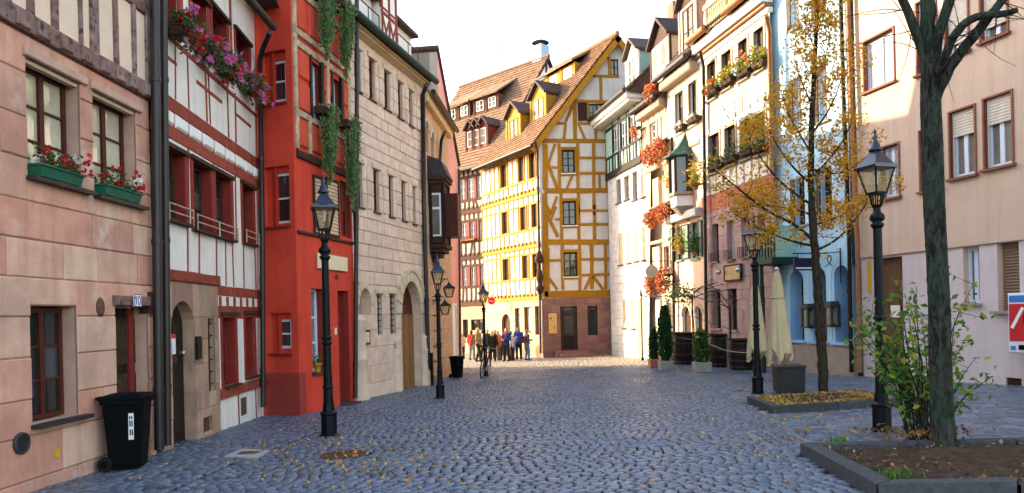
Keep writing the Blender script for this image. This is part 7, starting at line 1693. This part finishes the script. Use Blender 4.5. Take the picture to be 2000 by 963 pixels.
twigs(t1, [T(1780, 60), T(1760, 20), T(1800, 100)], 9, 1, .75, .006, m_bark, 5); twigs(t1, [T(1905, 55, -.5), T(1945, 30, -.5), T(1960, 5, -.5), T(1875, 70, -.4)], 14, 1, .7, .006, m_bark, 6)
# young golden tree
bp2 = gnd(1608, 774); Y2 = bp2.y
t2 = empty('golden_tree', 'slender young tree with golden autumn leaves in the smaller bed', 'tree', bp2)
def T2(x, y_, dy=0.): return atY(x, y_, Y2 + dy) - bp2
limb(t2, [T2(1609, 782), T2(1606, 700), T2(1600, 600), T2(1592, 500), T2(1586, 420)], .10, .072, m_bark2, 'trunk', 12, .05)
_, P_top = limb(t2, [T2(1586, 425), T2(1584, 330), T2(1585, 240), T2(1590, 150), T2(1594, 80), T2(1596, 0), T2(1598, -60)], .07, .022, m_bark2, 'leader', 9, .05)
LB = [([(1588, 470), (1560, 440), (1500, 415), (1450, 375), (1415, 345), (1392, 330)], -.4, .035), ([(1590, 490), (1620, 480), (1655, 450), (1690, 405), (1705, 360)], .3, .03), ([(1586, 400), (1540, 372), (1500, 330), (1470, 285), (1455, 240)], .5, .03), ([(1585, 360), (1550, 330), (1520, 290), (1500, 250)], -.6, .026),
      ([(1585, 350), (1610, 320), (1640, 290), (1665, 240), (1675, 200)], -.5, .028), ([(1585, 300), (1560, 260), (1535, 215), (1520, 160)], .3, .022), ([(1586, 260), (1615, 225), (1640, 170), (1650, 120)], .4, .022), ([(1588, 210), (1565, 160), (1550, 110)], -.3, .018), ([(1590, 160), (1612, 120), (1622, 70)], -.2, .016), ([(1593, 100), (1575, 60), (1568, 20)], .2, .014), ([(1594, 70), (1612, 30), (1616, -20)], 0, .012),
      ([(1588, 440), (1640, 425), (1680, 395)], .8, .022), ([(1587, 420), (1545, 405), (1480, 400), (1425, 410)], .9, .024), ([(1589, 480), (1555, 478), (1525, 462), (1480, 448), (1440, 420)], .2, .03), ([(1586, 330), (1625, 345), (1668, 330), (1698, 300)], .1, .02)]
cl = []
for pts, dy, r in LB:
    n = len(pts); w3_ = [T2(x, y_, dy * i / (n - 1)) for i, (x, y_) in enumerate(pts)]
    _, PP = limb(t2, w3_, r, .006, m_bark2, 'branch', 6)
    L = len(PP)
    for i in range(int(L * .22), L): cl.append((PP[i], .20 + .14 * (i / L)))
    R = random.Random(L)
    for k in range(7):
        i = R.randrange(int(L * .3), L); d = Vector((R.uniform(-1, 1), R.uniform(-1, 1), R.uniform(-.2, .9))).normalized(); q = PP[i] + d * R.uniform(.3, .7)
        mb = MB(); mb.tube([PP[i], PP[i].lerp(q, .5) + Vector((0, 0, .05)), q], [.007, .005, .003], 4, False); mb.build('twig', m_bark2, t2)
        for t in (.4, .7, 1.0): cl.append((PP[i].lerp(q, t), .17))
for p in P_top[8::4]: cl.append((p, .26))
cen = []
R = np.random.default_rng(12)
for p, s in cl:
    if R.random() < .95:
        k = R.integers(16, 46); c0 = np.array(p) + R.normal(0, s * .6, 3); cen.append(c0 + R.normal(0, s * .42, (k, 3)))
cen = np.concatenate(cen); leaves(cen, .066, 'foliage', l_gold, t2, up=.9, aspect=.62)
# shrub round the foreground tree
bp3 = gnd(1800, 862); Y3 = bp3.y
sh = empty('leafy_shrub', 'loose shrub with green and yellow leaves round the foot of the mossy tree', 'shrub', bp3)
def T3(x, y_, dy=0.): return atY(x, y_, Y3 + dy) - bp3
R = random.Random(4); cen = []
tips = [(1752, 550), (1768, 575), (1790, 560), (1735, 590), (1705, 610), (1690, 650), (1720, 640), (1780, 600), (1800, 610), (1825, 620), (1760, 640), (1742, 660), (1700, 690), (1684, 610), (1880, 590), (1900, 555), (1865, 620), (1888, 660), (1905, 700), (1880, 740), (1920, 750), (1760, 700), (1790, 680), (1670, 640), (1730, 710), (1860, 690), (1940, 735), (1675, 655), (1700, 725)]
for i, (x, y_) in enumerate(tips):
    bx = R.uniform(1775, 1822) if x < 1840 else R.uniform(1815, 1850); by = R.uniform(850, 872); dy = R.uniform(-.45, .5)
    a, c_ = T3(bx, by, dy * .2), T3(x, y_, dy); m = a.lerp(c_, .55) + Vector(((a.x - c_.x) * .18, 0, .12)); 
    _, PP = limb(sh, [a, m, c_], .010, .003, m_bark2, 'stem', 5)
    L = len(PP)
    for k in range(int(L * .42), L):
        for _ in range(R.choice((2, 3, 4, 5))): cen.append(np.array(PP[k]) + np.array([R.gauss(0, .065), R.gauss(0, .06), R.gauss(0, .05)]))
    for k in range(3): 
        j = R.randrange(int(L * .35), L); d = Vector((R.uniform(-1, 1), R.uniform(-.6, .6), R.uniform(-.5, .6))) * R.uniform(.15, .32); q = PP[j] + d
        mb = MB(); mb.tube([PP[j], q], [.004, .002], 4, False); mb.build('twig', m_bark2, sh)
        for _ in range(4): cen.append(np.array(PP[j].lerp(q, R.uniform(.3, 1.1))) + np.array([R.gauss(0, .04) for _ in range(3)]))
for i in range(26):
    bx = R.uniform(1770, 1830); a = T3(bx, R.uniform(852, 868), R.uniform(-.1, .1)); q = T3(R.uniform(1700, 1850), R.uniform(660, 800), R.uniform(-.3, .3)); m = a.lerp(q, .5) + Vector((R.uniform(-.05, .05), 0, .05))
    mb = MB(); mb.tube([a, m, q], [.008, .006, .003], 5, False); mb.build('stem', m_bark2, sh)
leaves(np.array(cen), .088, 'foliage', l_shrub, sh, up=.7, aspect=.55)
o = leaves(np.array([np.array(gnd(R.gauss(1790, 55), R.gauss(866, 8))) + np.array([0, 0, .15]) for _ in range(260)]), .06, 'leaf_litter', l_litter, None, up=1.5); o['kind'] = 'stuff'

# ================================================================== CAFE TERRACE
def parasol(x, ytop, yb, ypost, lb, dx=0):
    p = gnd(x, ypost); k_ = p.y / FPX; H_ = (ypost - ytop) * k_; hb = (ypost - yb) * k_
    o = empty('parasol', lb, 'parasol', p, .3, 'folded parasols'); mb = MB(); mb.tube([(0, 0, 0), (0, 0, H_ + .02)], .03, 10); mb.build('pole', m_steel, o)
    mb = MB(); n = 32; vs = []; prof = [(0, .04), (.06, .075), (.2, .115), (.4, .15), (.65, .185), (.85, .22), (1, .235)]
    for j, (t, r) in enumerate(prof):
        for k in range(n):
            a = 2 * math.pi * k / n; f_ = 1 + (.05 + .30 * t) * math.sin(a * 8 + .6 * math.sin(t * 3)) * (.7 + .3 * math.sin(a * 3)); low = (hb - .0) + (.18 * math.cos(a * 4) - .10 * math.sin(a * 3)) * (t ** 3)
            z = H_ - (H_ - low) * t; rr = r * f_ * (1 - .22 * math.exp(-((t - .32) / .06) ** 2)); vs.append((rr * math.cos(a) + .05 * t, rr * math.sin(a), z))
    mb.smooth = True; mb.add(vs, [(j * n + k, j * n + (k + 1) % n, (j + 1) * n + (k + 1) % n, (j + 1) * n + k) for j in range(len(prof) - 1) for k in range(n)]); mb.build('canopy', m_canvas, o)
    mb = MB(); mb.lathe([(.02, H_ + .08), (.05, H_ + .04), (.06, H_), (.02, H_ - .02)], 10); mb.build('cap', m_steel, o)
    zz = H_ - (H_ - hb) * .32; mb = MB(); mb.tube([(.155 * math.cos(t) + .015, .155 * math.sin(t), zz) for t in np.linspace(0, 6.28, 18)], .012, 5, False); mb.build('tie_strap', m_steel, o)
    return o
parasol(1479, 548, 690, 742, 'folded cream parasol half hidden behind the lamp post'); parasol(1523, 528, 695, 760, 'folded cream parasol standing over the black box')
p = gnd(1541, 768); o = empty('planter_box', 'square black planter box at the foot of the cream parasol', 'planter', p, -.15)
k_ = p.y / FPX; s = 26 * k_; H_ = 52 * k_
mb = MB(); mb.prism([(-s * .93, .03), (s * .93, .03), (s, H_), (-s, H_)], -s, s, .012); mb.build('box', M('dark_grey_fibre_cement', (.035, .033, .032), .7, .2, 5, .2, 30), o)
mb = MB(); mb.box(-s - .02, s + .02, -s - .02, s + .02, H_, H_ + .03); mb.build('lid', m_zinc, o)
def barrel(x, yb, hpx, lb, mat=m_blackwood):
    p = gnd(x, yb); H_ = hpx * p.y / FPX; o = empty('barrel', lb, 'barrel', p, 0, 'old barrels used as tables on the terrace')
    mb = MB(); r = H_ * .42; n = 16
    for k in range(n):
        a0, a1 = 2 * math.pi * k / n + .015, 2 * math.pi * (k + 1) / n - .015; vs = []
        for t in (0, .25, .5, .75, 1): rr = r * (.84 + .16 * math.sin(math.pi * t)); vs += [(rr * math.cos(a0), rr * math.sin(a0), H_ * t), (rr * math.cos(a1), rr * math.sin(a1), H_ * t)]
        m_ = MB(); m_.add(vs, [(2 * i, 2 * i + 1, 2 * i + 3, 2 * i + 2) for i in range(4)]); m_.build('stave', mat, o)
    for t in (.1, .32, .68, .9): rr = r * (.84 + .16 * math.sin(math.pi * t)) + .006; m_ = MB(); m_.lathe([(rr, H_ * t - .03), (rr + .004, H_ * t), (rr, H_ * t + .03)], 20); m_.build('hoop', m_zinc, o)
    m_ = MB(); m_.lathe([(r * 1.15, H_ + .001), (r * 1.15, H_ + .05), (0, H_ + .051)], 20, smooth=False); m_.build('table_top', m_brown, o)
barrel(1334, 711, 60, 'dark wooden barrel under the left arch of the iron trellis'); barrel(1409, 716, 62, 'dark wooden barrel nearer the parasols, right of the leafy bush')
barrel(1448, 722, 58, 'dark barrel partly hidden behind the lamp post by the parasols')
def bush(name, x0, x1, yt, yb, lb, mat, n, ls, cat='shrub', pot=None, cone=0., extra=()):
    p = gnd((x0 + x1) / 2, yb); k_ = p.y / FPX; W_ = (x1 - x0) / 2 * k_; H_ = (yb - yt) * k_; o = empty(name, lb, cat, p, 0)
    ph = .32 if pot else 0
    if pot: mb = MB(); mb.prism([(-W_ * .8, 0), (W_ * .8, 0), (W_ * .85, ph), (-W_ * .85, ph)], -.25, .25, .015); mb.build('planter', pot, o)
    mb = MB(); mb.tube([(0, 0, ph * .5), (.03, 0, H_ * .8)], [.04, .012], 7); mb.build('stem', m_bark2, o)
    t = rng.random(n); a = rng.random(n) * 6.283; prof = (np.sin(np.pi * np.clip(t * .92 + .06, 0, 1)) ** .5 * (1 - cone * t)) * (.86 + .14 * np.sin(a * 3 + t * 9)); rr = W_ * prof * rng.random(n) ** .35
    c = np.stack([rr * np.cos(a), rr * np.sin(a), ph + (H_ - ph) * t], 1) + rng.normal(0, .03, (n, 3)); leaves(c, ls, 'foliage', mat, o, up=.3)
    for mt, k in extra: leaves(c[:k] + rng.normal(0, .05, (k, 3)), ls, 'autumn_leaves', mt, o)
    return o
m_box = M('grey_stone_trough', (.30, .27, .24), .9, .15, 5, .3)
bush('conifer', 1285, 1316, 598, 722, 'tall dark green column shaped hedge plant at the left end of the trellis', l_dark, 3600, .10, pot=m_box, cone=.15)
bush('conifer', 1266, 1290, 640, 718, 'shorter rounded dark green bush left of the tall hedge plant', l_dark, 1500, .09, pot=m_terracotta, cone=.3)
bush('leafy_bush', 1352, 1390, 645, 726, 'leafy green bush in a low trough between the two barrels', l_green, 1100, .13, pot=m_box, cone=.3, extra=((l_yelfl, 50),))
bush('leafy_bush', 1320, 1350, 618, 664, 'autumn coloured plant on top of the left barrel', l_yelfl, 330, .11, 'plant', extra=((l_green, 120), (l_fire, 60)))
bush('leafy_bush', 1395, 1420, 625, 664, 'straggly brown and green plant behind the right barrel', l_yelfl, 160, .10, 'plant', extra=((l_green, 90),))
bush('leafy_bush', 1488, 1506, 690, 722, 'small dark bush in a terracotta pot behind the parasols', l_dark, 420, .09, pot=m_terracotta)
bush('potted_shrub', 1071, 1092, 665, 697, 'round dark green potted shrub by the step of the yellow house', l_dark, 700, .09, 'potted plant', pot=m_black)
# iron trellis over the terrace
p0, p1, p2 = gnd(1255, 704), gnd(1355, 716), gnd(1428, 720)
def Wp(x, y_, P): return atY(x, y_, P.y)
o = empty('iron_trellis', 'arched wrought iron trellis over the cafe terrace on the right', 'trellis', p1)
def L_(v): return v - p1
hs_ = []
for P, x, yt, yb in ((p0, 1247, 580, 706), (p1, 1354, 578, 716), (p2, 1427, 600, 720)):
    t = Wp(x, yt, P); b = Vector((P.x, P.y, gz(P.x, P.y))); mb = MB(); mb.tube([L_(b), L_(Vector((b.x, b.y, t.z)))], .03, 8); mb.lathe([(.07, 0), (.07, .1), (.04, .14)], 8, c=tuple(L_(b))); mb.build('post', m_iron, o); hs_.append(Vector((b.x, b.y, t.z)))
mb = MB(); mb.tube([L_(hs_[0]), L_(hs_[0] + Vector((0, 0, .4)))], .014, 6); mb.lathe([(.0, 0), (.05, .06), (.03, .3), (0, .36)], 8, c=tuple(L_(hs_[0]))); mb.build('finial', m_iron, o)
def archbar(a, b, rise, r=.018, n=16, off=Vector()): mb = MB(); mb.tube([L_(a.lerp(b, t) + off + Vector((0, 0, rise * 4 * t * (1 - t)))) for t in np.linspace(0, 1, n)], r, 6); mb.build('arch_bar', m_iron, o)
bkv = Vector((.9, .25, .1))
for a, b in ((hs_[0], hs_[1]), (hs_[1], hs_[2])):
    for rise, off in ((.55, Vector()), (.35, Vector((0, 0, -.12))), (.55, bkv), (.3, bkv * .5)): archbar(a, b, rise, .018, 16, off)
    for t in np.linspace(.1, .9, 6): m = a.lerp(b, t) + Vector((0, 0, .55 * 4 * t * (1 - t))); archbar(m, m + bkv, .05, .012, 6)
for a in hs_: archbar(a, a + bkv, .25, .016, 10)
for a, b in zip(hs_[:-1], hs_[1:]):
    for z in (-.0, -.75, -1.6): mb = MB(); mb.tube([L_(a + Vector((0, 0, z))), L_(b + Vector((0, 0, z)))], .012 if z else .02, 6); mb.build('rail', m_iron, o)
# climber on the trellis
c = []
for _ in range(420): t = random.random(); q = hs_[1].lerp(hs_[0], t * .45); c.append(np.array(q) + np.array([random.gauss(0, .12), random.gauss(0, .12), random.gauss(0, .16)]))
o = empty('climbing_vine', 'green climber growing over the middle of the iron trellis', 'climber', p1); leaves(np.array(c) - np.array(p1), .10, 'foliage', l_green, o)
mb = MB(); mb.tube([Vector((.05, 0, 0)), Vector((.06, 0, 1.0)), hs_[1] - p1], .012, 5); mb.build('stem', m_bark2, o)
# terrace rope and a dark hoarding
mb = MB(); a, b = gnd(1390, 722) + Vector((0, 0, .85)), gnd(1530, 742) + Vector((0, 0, .95)); o = empty('barrier_rope', 'pale rope strung along the terrace in front of the barrels', 'rope', a); mb.tube([a.lerp(b, t) - a - Vector((0, 0, .25 * 4 * t * (1 - t))) for t in np.linspace(0, 1, 12)], .014, 6); mb.build('rope', M('hemp_rope', (.42, .34, .22), .9, .2, 20, .3), o)

# ================================================================== PEOPLE
dg_ = bpy.context.evaluated_depsgraph_get
def blob(caps, vox, name, mat, parent):
    """one continuous surface grown round tapered capsules"""
    mb = MB()
    for a, b, r0, r1 in caps:
        a, b = Vector(a), Vector(b); d = b - a; l = d.length; d = d / l if l > 1e-6 else Vector((0, 0, 1)); P = []; R_ = []
        for t in (-1, -.8, -.4): P.append(a + d * r0 * t); R_.append(r0 * math.sqrt(max(0.02, 1 - t * t)))
        P.append(a); R_.append(r0); P.append(b); R_.append(r1)
        for t in (.4, .8, 1): P.append(b + d * r1 * t); R_.append(r1 * math.sqrt(max(0.02, 1 - t * t)))
        mb.tube(P, R_, 10)
    me = bpy.data.meshes.new(name); me.from_pydata([tuple(v) for v in mb.v], [], mb.f)
    tmp = bpy.data.objects.new('tmp', me); COL.objects.link(tmp); md = tmp.modifiers.new('r', 'REMESH'); md.mode = 'VOXEL'; md.voxel_size = vox; md.use_smooth_shade = True
    sm = tmp.modifiers.new('s', 'SMOOTH'); sm.iterations = 3; sm.factor = .5
    dg = dg_(); dg.update(); m2 = bpy.data.meshes.new_from_object(tmp.evaluated_get(dg)); bpy.data.objects.remove(tmp); m2.name = name; m2.materials.clear(); m2.materials.append(mat)
    return link(name, m2, parent)
m_skin = M('skin', (.52, .30, .21), .6, .06, 8, 0); m_hairs = {}
def cloth(n, c): return M(n, c, .9, .12, 12, .2, 60)
def person(px, py, hpx, rz, lb, top, bottom, hair, coat=.0, stance=.1, armpose=0, longhair=False, bag=None, scarf=None):
    p = gnd(px, py); H_ = hpx * p.y / FPX; s = H_ / 1.72; o = empty('person', lb, 'person', p, rz, 'people gathered in the square'); o.scale = (s, s, s)
    x = .095; st = stance
    hipL, hipR = (-x, 0, .90), (x, 0, .90); kL, kR = (-x - .01, -.03 - st * .3, .48), (x + .01, -.02 + st * .2, .48); aL, aR = (-x - .015, -st * .5, .09), (x + .015, st * .6, .09)
    sL, sR = (-.185, 0, 1.40), (.185, 0, 1.40)
    if armpose == 0: eL, eR, hL, hR = (-.25, .02, 1.12), (.25, .02, 1.12), (-.25, -.07, .88), (.25, -.07, .88)
    elif armpose == 1: eL, eR, hL, hR = (-.25, .0, 1.13), (.25, .0, 1.13), (-.10, -.25, 1.14), (.10, -.25, 1.12)
    else: eL, eR, hL, hR = (-.25, .02, 1.12), (.27, -.05, 1.15), (-.24, -.05, .88), (.17, -.26, 1.32)
    legs = [(hipL, kL, .085, .06), (kL, aL, .058, .04), (hipR, kR, .085, .06), (kR, aR, .058, .04)]
    feet = [((aL[0], aL[1] + .03, .04), (aL[0] - .02, aL[1] - .15, .035), .042, .035), ((aR[0], aR[1] + .03, .04), (aR[0] + .02, aR[1] - .15, .035), .042, .035)]
    torso = [((0, 0, .95), (0, 0, 1.05), .145, .13), ((-.05, 0, 1.15), (-.09, -.01, 1.34), .10, .10), ((.05, 0, 1.15), (.09, -.01, 1.34), .10, .10), (sL, sR, .07, .07), ((0, 0, 1.38), (0, -.01, 1.50), .06, .052)]
    arms = [(sL, eL, .055, .042), (eL, hL, .040, .029), (sR, eR, .055, .042), (eR, hR, .040, .029)]
    head = [((0, -.012, 1.585), (0, -.005, 1.635), .078, .085), ((0, -.035, 1.535), (0, -.03, 1.57), .045, .06), ((0, -.10, 1.585), (0, -.085, 1.61), .012, .010), ((-.082, 0, 1.58), (-.082, 0, 1.60), .015, .015), ((.082, 0, 1.58), (.082, 0, 1.60), .015, .015)]
    hands = []
    for e_, h_, sg in ((Vector(eL), Vector(hL), 1), (Vector(eR), Vector(hR), -1)):
        d = (h_ - e_).normalized(); a = Vector((1, 0, 0)) - d * d.x; a.normalize(); b = d.cross(a)
        hands.append((h_, h_ + d * .07, .032, .034))
        for k, (l, of) in enumerate(((.060, -.027), (.070, -.009), (.066, .009), (.052, .027))): q = h_ + d * .085 + b * of; m = q + d * l * .6 + a * sg * .008; hands.append((q, m, .0105, .0095)); hands.append((m, m + d * l * .45 + a * sg * .02, .0095, .008))
        hands.append((h_ + d * .025 + b * .03, h_ + d * .065 + b * .058 + a * sg * .02, .013, .010))
    blob(legs + torso + arms + head + hands, .014, 'body', m_skin, o)
    g = .022
    blob([(a, b, r0 + g, r1 + g) for a, b, r0, r1 in legs] + [((-.05, 0, .93), (.05, 0, .93), .125, .125)], .018, 'trousers', bottom, o)
    zb = .86 - coat
    jk = [(a, b, r0 + .026, r1 + .026) for a, b, r0, r1 in torso[:4]] + [(a, b, r0 + .024, r1 + .026) for a, b, r0, r1 in arms] + [((-.06, 0, zb + .12), (-.06, 0, 1.1), .13 if coat else .115, .11), ((.06, 0, zb + .12), (.06, 0, 1.1), .13 if coat else .115, .11), ((0, .01, 1.43), (0, 0, 1.47), .085, .075)]
    blob(jk, .018, 'jacket', top, o)
    blob(feet, .013, 'shoes', m_black, o)
    hr = [((0, .012, 1.63), (0, .02, 1.65), .090, .090), ((0, .04, 1.56), (0, .04, 1.62), .072, .082)]
    if longhair: hr += [((-.05, .055, 1.40), (-.05, .04, 1.58), .045, .06), ((.05, .055, 1.40), (.05, .04, 1.58), .045, .06)]
    blob(hr, .013, 'hair', hair, o)
    for e in (-1, 1): mb = MB(); mb.lathe([(0, -.004), (.011, 0), (0, .004)], 8); ey = mb.build('eye', m_black, o); ey.location = (e * .031, -.089, 1.602); ey.rotation_euler = (math.pi / 2, 0, 0)
    mb = MB(); mb.box(-.024, .024, -.094, -.078, 1.541, 1.547); mb.build('mouth', M('lip', (.35, .10, .09), .6, .05), o)
    if scarf: blob([((-.06, -.02, 1.47), (.06, -.02, 1.47), .065, .065), ((0, .05, 1.46), (0, .06, 1.47), .07, .07), ((.03, -.11, 1.2), (.03, -.08, 1.45), .035, .04)], .015, 'scarf', scarf, o)
    if bag: 
        mb = MB(); mb.prism([(-.13, .98), (.13, .98), (.15, 1.36), (-.15, 1.36)], .12, .27, .02); mb.build('backpack', bag, o)
    return o
hb, hd, hl = M('blond_hair', (.50, .34, .14), .6, .2, 30, .3), M('dark_hair', (.05, .032, .022), .6, .2, 30, .3), M('light_brown_hair', (.25, .15, .08), .6, .2, 30, .3)
navy, blackc, redc, peach, lil, olive, oran, jeans, greyc, brownc, darkgr = [cloth(n, c) for n, c in (('navy_cloth', (.02, .035, .12)), ('black_cloth', (.018, .017, .018)), ('red_cloth', (.42, .03, .03)), ('peach_cloth', (.62, .38, .27)), ('lilac_white_cloth', (.60, .54, .62)), ('olive_cloth', (.24, .19, .06)), ('orange_red_cloth', (.55, .11, .05)), ('blue_denim', (.06, .12, .30)), ('grey_cloth', (.22, .21, .21)), ('brown_cloth', (.14, .085, .06)), ('dark_green_cloth', (.03, .05, .035)))]
person(903.6, 700.5, 49, .6, 'person in a peach jacket and dark blue trousers at the left end of the group', peach, cloth('dark_blue_trousers', (.02, .05, .10)), hb, armpose=1)
person(922, 702.5, 57, 2.6, 'person in a red jacket and grey trousers behind the left of the group', redc, greyc, hd, armpose=0)
person(935, 706.5, 66, 1.2, 'blond person in an olive jacket and black trousers in front on the left', olive, blackc, hb, coat=.05, stance=.3, longhair=True, armpose=1, bag=brownc)
person(953, 701.5, 58, .3, 'person in dark green mostly hidden behind the lamp with the bicycle', darkgr, blackc, hd, armpose=0)
person(963, 705.5, 60, 2.9, 'fair haired person in a long black coat right of the distant lamp', blackc, blackc, hb, coat=.35, longhair=True)
person(974, 703.5, 57, .9, 'person in an orange red jacket in the middle of the group', oran, brownc, hl, coat=.1, armpose=1)
person(983, 701.5, 53, -.4, 'person in a navy coat behind the scarf wearer', navy, blackc, hd, coat=.2)
person(990, 705, 64, -.7, 'tall person in navy with a bright red scarf', navy, blackc, hl, coat=.1, armpose=1, longhair=True, scarf=redc)
person(999.5, 704, 57, 1.6, 'dark haired person in a lilac white jacket turning away', lil, blackc, hd, coat=.12, armpose=2, longhair=True)
person(1013.5, 702, 62, 2.9, 'person in a navy blue jacket and black trousers seen from behind', cloth('royal_navy_cloth', (.02, .05, .20)), blackc, hl, armpose=1, stance=.05)
person(1030, 704, 60, 1.9, 'person in a long grey coat with blue jeans and maroon backpack at the right end', cloth('charcoal_cloth', (.07, .065, .07)), jeans, hl, coat=.3, armpose=1, bag=cloth('maroon_cloth', (.16, .03, .05)))

person(944, 698.5, 54, 2.2, 'person in dark grey between the red jacket and the lamp post', greyc, blackc, hd, coat=.1)
person(968, 700, 56, .1, 'brown haired person in a brown coat at the back of the group', brownc, navy, hl, coat=.2)
person(1007, 701.5, 55, -.9, 'person in olive at the back beside the navy blue jacket', olive, jeans, hd, coat=.05)
# ================================================================== BICYCLE leaning on the distant lamp
p = gnd(947, 736); o = empty('bicycle', 'dark bicycle leaning against the distant lamp post', 'bicycle', p, math.radians(80))
o.rotation_euler = (math.radians(6), 0, math.radians(80))
def wheel(x):
    mb = MB(); mb.tube([(.33 * math.cos(t), 0, .33 * math.sin(t)) for t in np.linspace(0, 2 * math.pi, 29)], .024, 7, False); wv = mb.build('wheel', m_rubber, o); wv.location = (x, 0, .355)
    mb = MB(); mb.tube([(.305 * math.cos(t), 0, .305 * math.sin(t)) for t in np.linspace(0, 2 * math.pi, 29)], .012, 5, False); mb.build('rim', m_steel, wv)
    mb = MB(); 
    for k in range(14): a = math.pi * 2 * k / 14; mb.tube([(.02 * math.cos(a + .5), 0, .02 * math.sin(a + .5)), (.30 * math.cos(a), 0, .30 * math.sin(a))], .003, 3, False)
    mb.build('spokes', m_steel, wv, True)
    mb = MB(); mb.tube([(0, -.05, 0), (0, .05, 0)], .022, 8); mb.build('hub', m_steel, wv)
wheel(-.52); wheel(.52)
mb = MB(); bb_, st_, hd_, hd2, rx_ = (-.06, 0, .30), (-.22, 0, .82), (.33, 0, .88), (.36, 0, .70), (-.52, 0, .355)
for a, b in ((bb_, st_), (st_, hd_), (bb_, hd2), (hd_, hd2), (bb_, rx_), (st_, rx_)): mb.tube([a, b], .018, 7)
mb.build('frame', m_iron, o)
mb = MB(); 
for e in (-.05, .05): mb.tube([(.36, e, .70), (.45, e, .5), (.52, e, .355)], .013, 6)
mb.build('fork', m_iron, o)
mb = MB(); mb.tube([(.33, 0, .88), (.31, 0, 1.0)], .014, 6); mb.tube([(.18, -.27, 1.03), (.30, -.2, 1.03), (.33, 0, 1.02), (.30, .2, 1.03), (.18, .27, 1.03)], .013, 6); mb.build('handlebar', m_steel, o)
mb = MB(); mb.tube([(-.22, 0, .82), (-.245, 0, .93)], .014, 6); mb.build('seat_post', m_steel, o)
mb = MB(); mb.add([(-.40, -.08, .95), (-.40, .08, .95), (-.08, .02, .95), (-.08, -.02, .95), (-.38, -.07, .99), (-.38, .07, .99), (-.10, .015, .975), (-.10, -.015, .975)], [(0, 1, 2, 3), (4, 7, 6, 5), (0, 4, 5, 1), (1, 5, 6, 2), (2, 6, 7, 3), (3, 7, 4, 0)]); mb.build('saddle', m_black, o)
mb = MB(); mb.lathe([(.09, -.01), (.095, 0), (.09, .01)], 16); c_ = mb.build('chain_ring', m_steel, o); c_.location = (-.06, -.05, .30); c_.rotation_euler = (math.pi / 2, 0, 0)
for e in (-1, 1): mb = MB(); mb.tube([(-.06, e * .06, .30), (-.06 + e * .12, e * .08, .30 - e * .12)], .012, 5); mb.box(-.06 + e * .12 - .05, -.06 + e * .12 + .05, e * .08, e * .16, .28 - e * .12, .30 - e * .12); mb.build('pedal', m_black, o)
mb = MB(); mb.tube([(-.52, 0, .72), (-.2, 0, .74)], .01, 5); mb.tube([(-.52, -.06, .355), (-.52, -.06, .72)], .008, 5); mb.tube([(-.52, .06, .355), (-.52, .06, .72)], .008, 5); mb.build('carrier_rack', m_iron, o)
bpy.context.view_layer.update()
